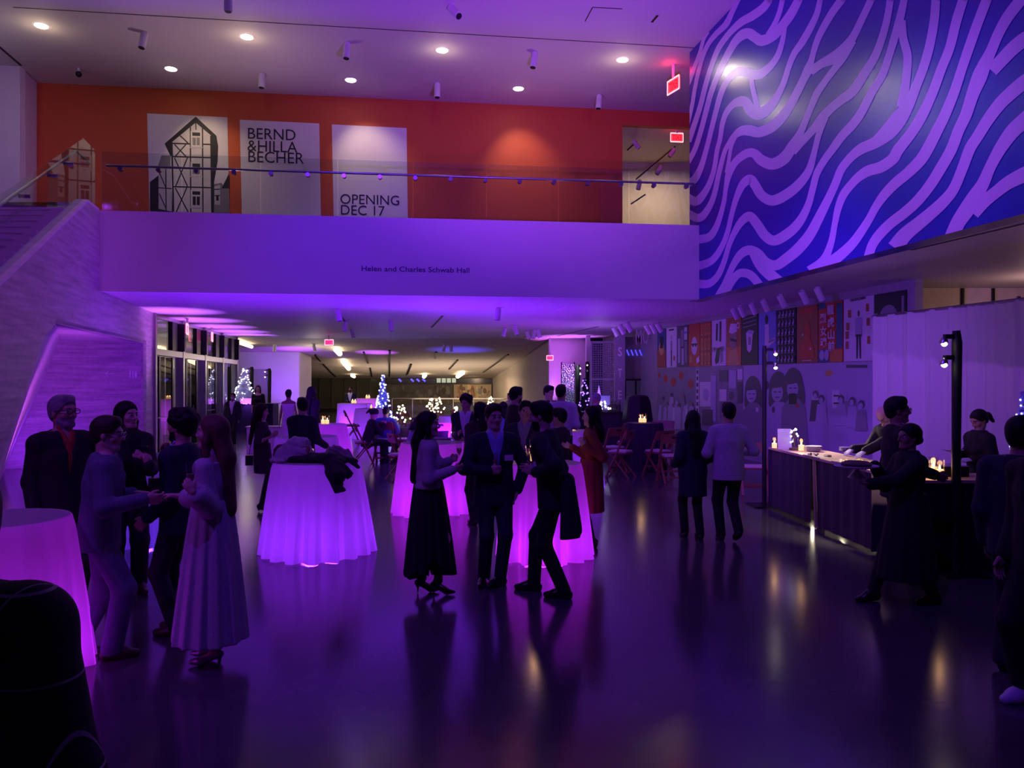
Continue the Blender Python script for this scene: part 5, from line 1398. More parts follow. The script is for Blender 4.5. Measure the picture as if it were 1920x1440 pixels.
for yy in (9.2, 10.2, 11.2): lamp('POINT', (4.38, yy, .28), None, 1.6, (1, .86, .58), .03, name='counter_glow')
def cpt(px, t):                     # point on the counter at depth fraction
    Y = cA.y + (cB.y - cA.y) * t; return Y
zc = .932
g2 = 'glass candles on the food counters'
candle(1452, 11.45, zc, 'candle left of the menu card on the counter', g2, 1.15, .7)
candle(1502.5, 11.0, zc, 'candle right of the menu card on the counter', g2, 1.25, .8)
candle(1737, 8.0, zc, 'candle half hidden behind the passing server', g2, 1.2, .5)
candle(1750, 8.05, zc, 'tall candle glass in the middle of three on the right counter', g2, 1.35, .8)
candle(1762, 7.9, zc, 'right candle glass of three on the right counter', g2, 1.25, .5)
mc = empty('menu_card', gp(1472, 11.35, zc), 'white menu card standing on the counter between candles', 'menu')
MB().slab([V(-.10, 0, .0), V(.10, 0, .0), V(.10, .03, .30), V(-.10, .03, .30)], V(0, .008, 0)).build('card', M_PAPER, mc)
tl = MB()
for i, (w_, z_) in enumerate(((.05, .275), (.09, .24), (.12, .215), (.10, .19), (.13, .165), (.11, .14), (.12, .115), (.06, .09))):
    tl.slab([V(-w_ / 2, -.003 + .1 * z_, z_), V(w_ / 2, -.003 + .1 * z_, z_), V(w_ / 2, -.003 + .1 * (z_ + .006), z_ + .006), V(-w_ / 2, -.003 + .1 * (z_ + .006), z_ + .006)], V(0, -.001, 0))
tl.build('print_lines', M_LGREY, mc)
led_tree(1489, 11.2, zc, .33, .08, 'tiny twig tree with white bulbs right of the menu card', 9, 12, M_BULBW, .016)
M_PLATE = mat('china', (.72, .68, .70), .25, noise=.02)
pz = gp(1525, 11.0, zc)
PL0 = None
for i in range(5):
    if PL0 is None:
        PL0 = MB().lathe([(.06, 0), (.07, .004), (.115, .018), (.117, .021), (.07, .008), (1e-4, .007)], pz, 28, 0, cap=False).build('plate', M_PLATE, org=pz); o = PL0
        tag(o, 'lowest plate in the stack on the counter', 'plate', 'stacked white plates')
    else:
        o = PL0.copy(); COL.objects.link(o); o.location = pz + V(0, 0, .014 * i); o['label'] = ['', 'second plate from the bottom of the counter stack', 'middle plate of the counter stack', 'second plate from the top of the counter stack', 'topmost plate of the counter stack'][i]
pz2 = gp(1590, 10.9, zc)
for i in range(4):
    o = PL0.copy(); COL.objects.link(o); o.location = pz2 + V(0, 0, .016 * i); o['label'] = ['lowest plate under the gloved hand of the bald cook', 'second plate under the gloved hand of the bald cook', 'third plate under the gloved hand of the bald cook', 'topmost plate under the gloved hand of the bald cook'][i]; o['group'] = 'plates by the bald cook'
def food_board(px, Y, w, d, label, rz, seed, cols, n=9):
    random.seed(seed)
    rt = empty('serving_board', gp(px, Y, zc), label, 'serving board', rz=R(rz))
    MB().box((0, 0, .008), (w, d, .014)).build('board', mat('board_ivory', (.75, .66, .48), .4), rt)
    for i in range(n):
        x = (random.random() - .5) * w * .8; y = (random.random() - .5) * d * .7
        MB().ball((x, y, .03), random.uniform(.018, .03), 8, sz=.7).build('bite', cols[i % len(cols)], rt)
M_F1 = mat('food_gold', (.75, .52, .18), .5); M_F2 = mat('food_cream', (.8, .72, .5), .5); M_F3 = mat('food_dark', (.10, .06, .04), .5)
food_board(1536, 10.15, .22, .5, 'ivory board of dark bites beside the plate stack', 4, 1, [M_F3, M_F2])
food_board(1600, 9.35, .34, .42, 'ivory board of golden bites near the end of the counter', 4, 2, [M_F1, M_F2, M_F1], 12)
food_board(1625, 8.85, .22, .26, 'small board of pale bites at the counter end', 4, 3, [M_F2, M_F1], 6)
bk = empty('chafing_tray', gp(1775, 8.15, zc), 'dark metal tray on the right counter beside the candles', 'tray')
MB().box((0, 0, .05), (.3, .3, .1)).build('pan', M_DARK, bk); MB().box((0, 0, .105), (.32, .32, .012)).build('rim', M_STEEL, bk)
fb = MB(); fb.slab([V(*(gp(1833, 7.95, zc + .003))), V(*(gp(1868, 7.95, zc + .003))), V(*(gp(1862, 8.15, zc + .06))), V(*(gp(1838, 8.15, zc + .06)))], V(0, 0, .02))
tag(fb.build('napkin', mat('white_napkin', (.7, .68, .75), .7)), 'folded white napkin on the right counter beyond the stand', 'napkin')
# black covered display in front of the glass bay
bc = MB(); c_ = gp(1196, 21.5)
bc.lathe([(.50, 0), (.46, .4), (.42, .9), (.36, 1.35), (.30, 1.52), (.22, 1.57), (1e-4, 1.58)], c_, 28, 0, cap=False, fn=lambda r, a, k: r * (1 + .05 * math.sin(7 * a)))
tag(bc.build('covered_stand', M_BLACK, org=c_), 'tall black draped shape before the glass bay', 'covered stand')
# side bar at right rear with glowing decorations
rb = empty('side_bar', gp(1135, 22.5), 'dark bar with glowing decorations before the perforated screen', 'bar')
MB().box((0, 0, .52), (2.2, .6, 1.04)).build('front', M_CFR, rb); MB().box((0, 0, 1.055), (2.3, .7, .03)).build('top', M_DARK, rb)
ob = MB().lathe([(.05, 0), (.09, .15), (.06, .45), (1e-4, .78)], gp(1123, 22.4, 1.07), 16, 0, cap=False)
tag(ob.build('glow_cone', mat('violet_glow', (.4, .2, 1), .4, noise=0, emit=(.25, .10, 1), es=2.2)), 'glowing violet cone on the right rear bar', 'light')
ob = MB().box(gp(1134, 22.4, 1.33), (.30, .03, .42))
tag(ob.build('acrylic_sign', mat('violet_card', (.35, .3, .6), .4, emit=(.2, .12, .8), es=.25)), 'pale acrylic card beside the glowing cone', 'sign')
led_tree(1131, 22.2, 1.07, .32, .22, 'cluster of white lights in front of the acrylic card', 12, 14, M_BULBW, .03)
random.seed(5)
for i in range(9):
    p = gp(1141 + i * 2.6, 22.4, 1.07); hb = random.uniform(.22, .32)
    b = MB().lathe([(.035, 0), (.037, hb * .6), (.014, hb * .75), (.013, hb), (.016, hb + .01)], p, 12)
    tag(b.build('bottle', mat('bottle_glass', (.06, .03, .04), .15)), 'dark bottle on the right rear bar, ' + ['first', 'second', 'third', 'fourth', 'fifth', 'sixth', 'seventh', 'eighth', 'last'][i] + ' in the row', 'bottle', 'bottles on the right rear bar')
# ---- coats on the front table
def cloth_pile(name, label, cat, pts, m, root=None, sub=2, thick=.0):
    pass
# ================================================================== PEOPLE (bodies and clothes as smooth continuous surfaces)
f32 = np.float32
class Field:
    """distance field on a grid, built from soft-joined tapered limbs"""
    def __init__(s, lo, hi, vs):
        s.vs = vs; s.lo = np.array(lo, float); n = np.ceil((np.array(hi, float) - s.lo) / vs).astype(int) + 1
        s.n = n; s.d = np.full(n, 9.0, f32)
        s.ax = [(s.lo[i] + vs * np.arange(n[i])).astype(f32) for i in range(3)]
    def win(s, c, r):
        sl = []
        for i in range(3):
            a = int(max(0, math.floor((c[i] - r[i] - s.lo[i]) / s.vs))); b = int(min(s.n[i], math.ceil((c[i] + r[i] - s.lo[i]) / s.vs) + 1))
            if b <= a: return None
            sl.append(slice(a, b))
        return tuple(sl)
    def grid(s, sl):
        return s.ax[0][sl[0]][:, None, None], s.ax[1][sl[1]][None, :, None], s.ax[2][sl[2]][None, None, :]
    def put(s, sl, e, k, op):
        d = s.d[sl]
        if op == 'u':
            h = np.maximum(k - np.abs(d - e), 0) / k
            s.d[sl] = np.minimum(d, e) - h * h * k * .25
        else:
            e = -e; h = np.maximum(k - np.abs(d - e), 0) / k
            s.d[sl] = np.maximum(d, e) + h * h * k * .25
    def cone(s, a, b, ra, rb, k=.02, op='u', sq=None):
        a = np.array(a, float); b = np.array(b, float); m = max(ra, rb) + k + 3 * s.vs
        sl = s.win((a + b) / 2, np.abs(b - a) / 2 + m)
        if sl is None: return s
        x, y, z = s.grid(sl); ba = b - a; L = max(float(ba @ ba), 1e-9)
        qx, qy, qz = x - f32(a[0]), y - f32(a[1]), z - f32(a[2])
        t = np.clip((qx * f32(ba[0]) + qy * f32(ba[1]) + qz * f32(ba[2])) / f32(L), 0, 1)
        qx = qx - t * f32(ba[0]); qy = qy - t * f32(ba[1]); qz = qz - t * f32(ba[2])
        if sq:
            for v, fac in sq:
                c = (qx * f32(v[0]) + qy * f32(v[1]) + qz * f32(v[2])) * f32(fac - 1)
                qx = qx + c * f32(v[0]); qy = qy + c * f32(v[1]); qz = qz + c * f32(v[2])
        e = np.sqrt(qx * qx + qy * qy + qz * qz) - (f32(ra) + t * f32(rb - ra))
        s.put(sl, e, f32(k), op); return s
    def ell(s, c, r, M=None, k=.02, op='u'):
        c = np.array(c, float); m = max(r) + k + 3 * s.vs
        sl = s.win(c, np.array([m, m, m]))
        if sl is None: return s
        x, y, z = s.grid(sl); qx, qy, qz = x - f32(c[0]), y - f32(c[1]), z - f32(c[2])
        if M is None: M = np.eye(3)
        u = [(qx * f32(M[0][i]) + qy * f32(M[1][i]) + qz * f32(M[2][i])) / f32(r[i]) for i in range(3)]
        q = np.sqrt(u[0] ** 2 + u[1] ** 2 + u[2] ** 2) + f32(1e-6)
        g = np.sqrt((u[0] / f32(r[0])) ** 2 + (u[1] / f32(r[1])) ** 2 + (u[2] / f32(r[2])) ** 2) + f32(1e-6)
        e = q * (q - 1) / g
        s.put(sl, e.astype(f32), f32(k), op); return s
    def fn(s, f, k=.004, op='u'):            # f(x,y,z) -> distance over the whole grid
        sl = tuple(slice(0, n) for n in s.n)
        s.put(sl, f(*s.grid(sl)).astype(f32) + np.zeros(s.n, f32), f32(k), op); return s
    def keep(s, n, o):                        # keep the side where n.p <= o
        x, y, z = s.grid(tuple(slice(0, q) for q in s.n))
        s.d = np.maximum(s.d, x * f32(n[0]) + y * f32(n[1]) + z * f32(n[2]) - f32(o)); return s
    def mesh(s, name):
        d = s.d; d[0] = d[-1] = 1; d[:, 0] = d[:, -1] = 1; d[:, :, 0] = d[:, :, -1] = 1
        S = d < 0; n = np.array(d.shape)
        c = S[:-1, :-1, :-1].astype(np.int8)
        acc = c.copy()
        for i, j, k in ((1, 0, 0), (0, 1, 0), (0, 0, 1), (1, 1, 0), (1, 0, 1), (0, 1, 1), (1, 1, 1)):
            acc += S[i:n[0] - 1 + i, j:n[1] - 1 + j, k:n[2] - 1 + k]
        act = (acc > 0) & (acc < 8)
        idx = np.argwhere(act)
        if len(idx) == 0: return None
        ids = np.full(act.shape, -1, np.int32); ids[act] = np.arange(len(idx))
        P = np.zeros((len(idx), 3)); cnt = np.zeros(len(idx))
        I, J, K = idx.T
        cor = [(0, 0, 0), (1, 0, 0), (0, 1, 0), (1, 1, 0), (0, 0, 1), (1, 0, 1), (0, 1, 1), (1, 1, 1)]
        val = [d[I + a, J + b, K + e] for a, b, e in cor]
        for a in range(8):
            for ax in range(3):
                if cor[a][ax] == 0:
                    q = list(cor[a]); q[ax] = 1; b = cor.index(tuple(q))
                    m = (val[a] < 0) != (val[b] < 0)
                    t = np.where(m, val[a] / (val[a] - val[b] + 1e-12), 0)
                    for e in range(3):
                        P[:, e] += np.where(m, cor[a][e] + (t if e == ax else 0), 0)
                    cnt += m
        P = (P / cnt[:, None] + idx) * s.vs + s.lo
        F_ = []
        for ax in range(3):
            o1, o2 = (ax + 1) % 3, (ax + 2) % 3
            sa = [slice(None)] * 3; sb = [slice(None)] * 3; sa[ax] = slice(0, -1); sb[ax] = slice(1, None)
            A_, B_ = S[tuple(sa)], S[tuple(sb)]
            e = np.argwhere(A_ != B_)
            e = e[(e[:, o1] > 0) & (e[:, o2] > 0) & (e[:, o1] < n[o1] - 1) & (e[:, o2] < n[o2] - 1)]
            if len(e) == 0: continue
            flip = A_[tuple(e.T)]
            q = []
            for u, v in ((0, 0), (1, 0), (1, 1), (0, 1)):
                w = e.copy(); w[:, o1] -= 1 - u; w[:, o2] -= 1 - v
                q.append(ids[tuple(w.T)])
            q = np.stack(q, 1); q[~flip] = q[~flip][:, ::-1]
            F_.append(q)
        Q = np.concatenate(F_)
        # two light smoothing passes
        for _ in range(2):
            acc = np.zeros_like(P); cn = np.zeros(len(P))
            for a in range(4):
                b = (a + 1) % 4
                np.add.at(acc, Q[:, a], P[Q[:, b]]); np.add.at(cn, Q[:, a], 1)
            P = P * .55 + .45 * acc / np.maximum(cn, 1)[:, None]
        me = bpy.data.meshes.new(name)
        me.vertices.add(len(P)); me.vertices.foreach_set('co', P.astype(f32).ravel())
        me.loops.add(Q.size); me.loops.foreach_set('vertex_index', Q.astype(np.int32).ravel())
        me.polygons.add(len(Q)); me.polygons.foreach_set('loop_start', np.arange(0, Q.size, 4, dtype=np.int32))
        me.polygons.foreach_set('use_smooth', np.ones(len(Q), bool))
        me.update(calc_edges=True); me.validate()
        return me
def ik(a, c, l1, l2, hint):
    d = c - a; L = d.length; d.normalize(); L = min(max(L, abs(l1 - l2) + .02), (l1 + l2) * .998); c = a + d * L
    x = (l1 * l1 - l2 * l2 + L * L) / (2 * L); h = math.sqrt(max(l1 * l1 - x * x, 0))
    hint = Vector(hint); n = hint - d * hint.dot(d); n = n.normalized() if n.length > 1e-4 else d.orthogonal().normalized()
    return a + d * x + n * h, c
SKINS = {'light': (.58, .36, .29), 'tan': (.46, .27, .20), 'brown': (.27, .14, .10)}
for k_, v_ in SKINS.items(): mat('skin_' + k_, v_, .5, noise=.05, nscale=12)
def cl(name, col, rough=.8, **kw):
    return mat('cloth_' + name, col, rough, noise=.12, nscale=22, bump=.25, bscale=140, sheen=.0, **kw)
CL = dict(black=cl('black', (.008, .008, .010)), navy=cl('navy', (.012, .014, .032)), ink=cl('ink_navy', (.010, .012, .04)), grey=cl('grey_suit', (.12, .13, .19)), charcoal=cl('charcoal', (.022, .022, .026)),
          white=cl('white_shirt', (.70, .70, .78)), pale=cl('pale_jacket', (.48, .45, .54)), cream=cl('cream_jacket', (.42, .38, .42)), lav=cl('lavender_shirt', (.52, .45, .58)), red=cl('red_shirt', (.42, .05, .03)),
          rust=cl('rust_dress', (.22, .045, .022)), plum=cl('plum_dress', (.035, .012, .03)), blue=cl('blue_shirt', (.06, .08, .36)), greyshirt=cl('grey_shirt', (.22, .20, .26)), sweater=cl('grey_sweater', (.25, .22, .32)),
          wdress=cl('white_dress', (.62, .58, .62)), lblue=cl('light_blue_shirt', (.30, .36, .68)), glove=cl('glove_white', (.6, .58, .66)))
HAIRC = dict(black=mat('hair_black', (.008, .006, .007), .62, spec=.3, noise=.3, nscale=60), brown=mat('hair_brown', (.035, .018, .012), .6, spec=.3, noise=.3, nscale=60), lbrown=mat('hair_light_brown', (.13, .065, .04), .6, spec=.3, noise=.3, nscale=60), grey=mat('hair_grey', (.24, .22, .24), .5, noise=.3, nscale=60))
M_SHOE = mat('black_leather', (.01, .008, .009), .3); M_SHOEB = mat('brown_leather', (.06, .022, .015), .35)
M_EYEW = mat('eye_white', (.6, .58, .58), .3, noise=0); M_EYED = mat('eye_dark', (.01, .008, .008), .2, noise=0); M_LIP = mat('lip', (.36, .14, .12), .5)
def sparkle():
    m = bpy.data.materials.new('sparkle_fabric'); m.use_nodes = True
    nt = m.node_tree; b = nt.nodes['Principled BSDF']; b.inputs['Roughness'].default_value = .6
    tc = nt.nodes.new('ShaderNodeTexCoord'); v = nt.nodes.new('ShaderNodeTexVoronoi'); v.inputs['Scale'].default_value = 110
    nt.links.new(tc.outputs['Object'], v.inputs['Vector'])
    rp = nt.nodes.new('ShaderNodeValToRGB'); rp.color_ramp.elements[0].color = (.72, .66, .70, 1); rp.color_ramp.elements[1].color = (.46, .41, .46, 1); rp.color_ramp.elements[0].position = .15; rp.color_ramp.elements[1].position = .4
    nt.links.new(v.outputs['Distance'], rp.inputs[0]); nt.links.new(rp.outputs[0], b.inputs['Base Color'])
    return m
CL['sparkle'] = sparkle()
def plaid():
    m = bpy.data.materials.new('navy_windowpane'); m.use_nodes = True
    nt = m.node_tree; b = nt.nodes['Principled BSDF']; b.inputs['Roughness'].default_value = .8
    tc = nt.nodes.new('ShaderNodeTexCoord'); sx = nt.nodes.new('ShaderNodeSeparateXYZ'); nt.links.new(tc.outputs['Object'], sx.inputs[0])
    cmps = []
    for ax, per in ((0, .135), (2, .15)):
        q = nt.nodes.new('ShaderNodeMath'); q.operation = 'PINGPONG'; q.inputs[1].default_value = per / 2; nt.links.new(sx.outputs[ax], q.inputs[0])
        l = nt.nodes.new('ShaderNodeMath'); l.operation = 'LESS_THAN'; l.inputs[1].default_value = .0021; nt.links.new(q.outputs[0], l.inputs[0]); cmps.append(l)
    mx = nt.nodes.new('ShaderNodeMath'); mx.operation = 'MAXIMUM'; nt.links.new(cmps[0].outputs[0], mx.inputs[0]); nt.links.new(cmps[1].outputs[0], mx.inputs[1])
    n = nt.nodes.new('ShaderNodeTexNoise'); n.inputs['Scale'].default_value = 8; nt.links.new(tc.outputs['Object'], n.inputs['Vector'])
    ml = nt.nodes.new('ShaderNodeMath'); ml.operation = 'MULTIPLY'; nt.links.new(mx.outputs[0], ml.inputs[0]); nt.links.new(n.outputs['Fac'], ml.inputs[1])
    c = nt.nodes.new('ShaderNodeMix'); c.data_type = 'RGBA'; c.inputs[6].default_value = (.010, .010, .022, 1); c.inputs[7].default_value = (.85, .82, .92, 1)
    nt.links.new(ml.outputs[0], c.inputs[0]); nt.links.new(c.outputs[2], b.inputs['Base Color'])
    return m
CL['plaid'] = plaid()

class Person:
    def __init__(s, label, px, fy=None, hy=740, heading=0, sex='m', hair='short', hairc='black', skin='tan', Y=None, vs=None, seat=False, heel=0.0,
                 lean=(0, 0), twist=0, yaw=0, pitch=0, rh=None, lh=None, re=None, le=None, rhand=('rel', None), lhand=('rel', None), rf=(.09, .0, 0), lf=(-.09, .0, 0), hm=None, group=None, wide=1.0):
        s.label = label; s.Y = Y if Y else fy2Y(fy); s.sex = sex; s.heel = heel; s.hairstyle = hair
        s.th = R(heading); s.root = gp(px, s.Y, 0)
        Hm = hm if hm else HC + (HY - hy) / F * s.Y
        s.seat = seat
        vs = vs or min(max(s.Y * .00115, .0065), .02)
        if seat:
            s.s = .97; s.pz = Hm / s.s - .83
        else:
            drop = .0 + .12 * (lean[1] ** 2 + lean[0] ** 2) / .25
            s.s = Hm / (1.755 + heel - drop); s.pz = .935 + heel
        s.vs = vs
        P = V(0, 0, s.pz); s.P = P
        up = V(lean[0], lean[1], math.sqrt(max(.05, .53 ** 2 - lean[0] ** 2 - lean[1] ** 2))).normalized(); s.u = up
        s.N = P + up * .53
        tw = R(twist)
        r = V(math.cos(tw), -math.sin(tw), 0); r = (r - up * r.dot(up)).normalized(); s.r = r
        s.f = up.cross(r); s.r0 = V(1, 0, 0)
        m = sex == 'm'
        s.W = (.180 if m else .152) * wide
        s.sh = {k: s.N - up * .085 + r * (sg * s.W) for k, sg in (('r', 1), ('l', -1))}
        s.sx = {'r': 1, 'l': -1}
        # head frame
        hu = (up * .55 + V(0, 0, .45)).normalized()
        s.hc = s.N + hu * .155
        Mh = Matrix.Rotation(-R(yaw), 3, 'Z') @ Matrix.Rotation(R(pitch), 3, 'X')
        base = Matrix((r, s.f * 1.0, up)).transposed()
        b2 = Matrix((r, hu.cross(r), hu)).transposed()
        s.Mh = b2 @ Mh
        s.arm = {}
        for k, tgt, el in (('r', rh, re), ('l', lh, le)):
            sg = s.sx[k]
            if tgt is None: w = s.sh[k] + V(0, 0, -.515) + r * (sg * .045) + s.f * .07
            elif tgt[0] == 'px': w = s.loc(at(tgt[1], tgt[2], s.Y + tgt[3]))
            else: w = V(*tgt)
            hint = V(*el) if el else ((-s.f + r * (sg * .12)) if tgt is None else (-s.f * .45 + r * (sg * .22) + V(0, 0, -.85)))
            e, w = ik(s.sh[k], w, .285, .255, hint)
            s.arm[k] = (s.sh[k], e, w)
        s.hand = {'r': rhand, 'l': lhand}
        s.leg = {}
        for k, ft in (('r', rf), ('l', lf)):
            sg = s.sx[k]; hip = P + V(sg * (.092 if m else .082), 0, -.03)
            lift = ft[3] if len(ft) > 3 else 0
            a = V(ft[0], ft[1], .085 + heel * .9 + lift)
            if seat: hint = V(sg * .08, 1, .6)
            else: hint = V(sg * .05, 1, 0)
            kn, a = ik(hip, a, .44, .425, hint)
            s.leg[k] = (hip, kn, a, R(ft[2]), lift)
        s.grp = group
        s.parts = []
    def loc(s, w):
        d = Vector(w) - s.root; return Matrix.Rotation(-s.th, 3, 'Z') @ d / s.s
    def world(s, l):
        return s.root + Matrix.Rotation(s.th, 3, 'Z') @ (Vector(l) * s.s)
    def H(s, x, y, z): return s.hc + s.Mh @ V(x, y, z)
    def field(s, pad=.3, pts=None, vs=None):
        q = pts or [s.H(0, 0, .15), s.N, s.P] + [p for a in s.arm.values() for p in a] + [p for l in s.leg.values() for p in l[:3]]
        lo = [min(p[i] for p in q) - pad for i in range(3)]; hi = [max(p[i] for p in q) + pad for i in range(3)]
        if pts is None: lo[2] = min(lo[2], -.03); lo[2] = max(lo[2], -.05)
        return Field(lo, hi, (vs or s.vs) / s.s)
    def add(s, fld, name, m, label=None):
        me = fld.mesh(name)
        if me is None: return None
        ms = m if isinstance(m, (list, tuple)) else [m]
        for q in ms: me.materials.append(q)
        o = bpy.data.objects.new(name, me); COL.objects.link(o); o.parent = s.body
        if label: o['label'] = label
        return o
    def torso(s, fd, off, k=.03, flat=1.42, lo=-.03):
        u, f, P, m = s.u, s.f, s.P, s.sex == 'm'
        rh, rw, rc, rs = (.160, .148, .168, .15) if m else (.165, .128, .147, .13)
        sq = [(f, flat)]
        pts = [(P + u * lo, rh), (P + u * .13, rw), (P + u * .32, rc), (P + u * .43, rs)]
        for (a, ra), (b, rb) in zip(pts[:-1], pts[1:]): fd.cone(a, b, ra + off, rb + off, k, sq=sq)
        fd.cone(s.sh['r'] - s.r * .01, s.sh['l'] + s.r * .01, .050 + off * .8, .050 + off * .8, .04)
        for q in 'rl': fd.cone(s.N - u * .012, s.sh[q] + u * .012, .048 + off * .6, .046 + off * .7, .035)
        fd.cone(s.N - u * .06, s.N + u * .01, .075 + off, .052 + off, .04)
        if not m:
            for sg in (1, -1): fd.ell(P + u * .305 + s.r * (sg * .068) + f * .075, [.062 + off * .6] * 3, k=.04)
        return fd
    def sleeves(s, fd, off, k=.03, cut=1.0, puff=0, only='rl'):
        for q in only:
            a, e, w = s.arm[q]; we = e + (w - e) * cut
            fd.cone(a, e, .050 + off, .042 + off + puff * .4, k)
            if cut > 0:
                fd.cone(e, we, .042 + off + puff * .6, .030 + off + puff, k)
            if puff: fd.ell(e + (w - e) * (cut * .75), [.046 + puff] * 3, k=.04)
        return fd
    def make(s, nails=True):
        m = s.sex == 'm'
        fd = s.field(.26)
        u, f, r = s.u, s.f, s.r
        Mh = np.array(s.Mh)
        # head
        hw = 1.0 if m else .95
        fd.ell(s.H(0, -.012, .035), (.076 * hw, .097, .088), Mh, .02)
        fd.ell(s.H(0, .025, -.045), (.058 * hw, .068, .072), Mh, .03)
        fd.cone(s.H(-.022, .072, -.098), s.H(.022, .072, -.098), .020, .020, .03)
        fd.cone(s.H(-.035, .078, .030), s.H(.035, .078, .030), .014, .014, .02)
        for sg in (1, -1):
            fd.ell(s.H(sg * .040, .060, -.025), (.026, .024, .026), Mh, .02)
            fd.ell(s.H(sg * .033, .099, .006), (.016, .014, .010), Mh, .012, 's')
            fd.ell(s.H(sg * .076 * hw, -.008, -.012), (.011, .019, .031), Mh, .008)
            fd.cone(s.H(sg * .052, .0, -.062), s.H(sg * .030, .06, -.10), .014, .014, .02)
        fd.cone(s.H(0, .094, .020), s.H(0, .113, -.024), .007, .013, .010)
        fd.cone(s.H(-.009, .100, -.030), s.H(.009, .100, -.030), .009, .009, .008)
        cu = s.smile * .0005
        for sg in (1, -1):
            fd.cone(s.H(0, .088, -.060), s.H(sg * .023, .078, -.062 + cu), .008, .005, .005)
            fd.cone(s.H(0, .087, -.0715), s.H(sg * .021, .078, -.066 + cu), .009, .005, .005)
        for sg in (1, -1): fd.ell(s.H(sg * .033, .082, .006), (.0125, .0125, .0115), Mh, .002)
        rn = .054 if m else .045
        fd.cone(s.N - u * .03, s.H(0, -.02, -.06), rn + .008, rn, .03)
        # body and limbs
        s.torso(fd, -.016)
        for q in 'rl':
            a, e, w = s.arm[q]; g = 1.0 if m else .86
            fd.cone(a, e, .044 * g, .036 * g, .02); fd.cone(e, w, .036 * g, .026 * g, .015)
            fd.cone(e + (w - e) * .1, e + (w - e) * .4, .038 * g, .034 * g, .02)
            hip, kn, an, yw, lift = s.leg[q]
            fd.cone(hip, kn, .078 if m else .064, .052, .03); fd.cone(kn, an, .050, .034, .02)
            fd.cone(kn + (an - kn) * .15 + V(0, -.018, 0), kn + (an - kn) * .45 + V(0, -.018, 0), .044, .040, .03)
            fw = V(math.sin(-yw), math.cos(yw), 0)
            down = an.z - .075 - lift
            tip = an + fw * .13; tip.z = max(.025, .025 + lift * .3)
            fd.cone(an + V(0, 0, -.035) - fw * .03, tip, .030, .022, .02)
            s.hands(fd, q, g)
        me = fd.mesh('person')
        for q in (mat('skin_' + s.skin, (.4, .2, .1)), M_EYEW, M_EYED, M_LIP, HAIRC.get(s.hc_name)): me.materials.append(q)
        # eyes, brows and lips coloured by position
        nf = len(me.polygons); cen = np.zeros(nf * 3, f32); me.polygons.foreach_get('center', cen); cen = cen.reshape(-1, 3)
        loc = (cen - np.array(s.hc)) @ Mh
        mi = np.zeros(nf, np.int32)
        for sg in (1, -1):
            ex = np.abs(loc[:, 0] - sg * .033); ez = loc[:, 2] - .006
            eye = (ex < .0125) & (np.abs(ez) < .0075) & (loc[:, 1] > .075); mi[eye] = 1
            mi[eye & (ex < .0062)] = 2
            mi[(ex < .020) & (np.abs(loc[:, 2] - .028 - .1 * (.028 - np.abs(loc[:, 0]))) < .0036) & (loc[:, 1] > .07)] = 4
        zl = loc[:, 2] - s.smile * loc[:, 0] ** 2
        mi[(np.abs(loc[:, 0]) < .024) & (zl < -.057) & (zl > -.0735) & (loc[:, 1] > .07)] = 3
        if s.beard:
            b = (loc[:, 1] > .012) & (loc[:, 2] < -.045) & (loc[:, 2] > -.14) & (mi != 3) & (np.abs(loc[:, 0]) < .085); mi[b] = 4
            mi[(np.abs(loc[:, 0]) < .03) & (loc[:, 2] < -.036) & (loc[:, 2] > -.052) & (loc[:, 1] > .082)] = 4
        me.polygons.foreach_set('material_index', mi)
        o = bpy.data.objects.new('person', me); COL.objects.link(o)
        o.location = s.root; o.rotation_euler = (0, 0, s.th); o.scale = (s.s,) * 3
        tag(o, s.label, 'person', s.grp)
        s.body = o
        return s
    def hands(s, fd, q, g=1.0):
        a, e, w = s.arm[q]; kind, ori = s.hand[q][0], s.hand[q][1]
        sg = s.sx[q]
        d = (w - e).normalized()
        if ori is not None and len(ori) > 1: d = V(*ori[1]).normalized()
        n = V(*ori[0]) if ori is not None else (-s.r * sg)         # palm normal
        n = (n - d * n.dot(d)); n = n.normalized() if n.length > 1e-3 else d.orthogonal().normalized()
        wd = d.cross(n)                                           # across the palm
        # thumb side: up / forward
        tside = wd if wd.dot(V(0, 0, 1) + s.f * .3) > 0 else -wd
        k1 = .085 * g
        fd.cone(w, w + d * k1 * .55, .024 * g, .034 * g, .015, sq=[(n, 1.75)])
        fd.cone(w + d * k1 * .45 - wd * .018 * g, w + d * k1 + -wd * .026 * g, .024 * g, .018 * g, .012, sq=[(n, 1.6)])
        fd.cone(w + d * k1 * .45 + wd * .018 * g, w + d * k1 + wd * .026 * g, .024 * g, .018 * g, .012, sq=[(n, 1.6)])
        curl = {'rel': 22, 'hold': 58, 'fist': 80, 'flat': 6, 'grip': 48}[kind]
        for i, (o_, L) in enumerate(((.032, .072), (.011, .080), (-.011, .076), (-.031, .060))):
            p = w + d * (k1 * (.98 if i in (0, 3) else 1.04)) + tside * o_ * g
            ang = R(curl * .55 + (i - 1) * 4); dd_ = (d * math.cos(ang) + n * math.sin(ang) + tside * o_ * .8).normalized()
            rr = (.0098, .0102, .0098, .0088)[i] * g
            for j, fr in enumerate((.44, .32, .24)):
                p2 = p + dd_ * L * fr * g
                fd.cone(p, p2, rr, rr * .92, .005); p = p2; rr *= .92
                ang += R(curl * (.95 if j == 0 else .7)); dd_ = (d * math.cos(ang) + n * math.sin(ang)).normalized()
        tb = w + d * .028 * g + tside * .024 * g
        t1 = tb + (d * .7 + tside * .6 + n * (.35 if kind in ('hold', 'grip', 'fist') else .15)).normalized() * .042 * g
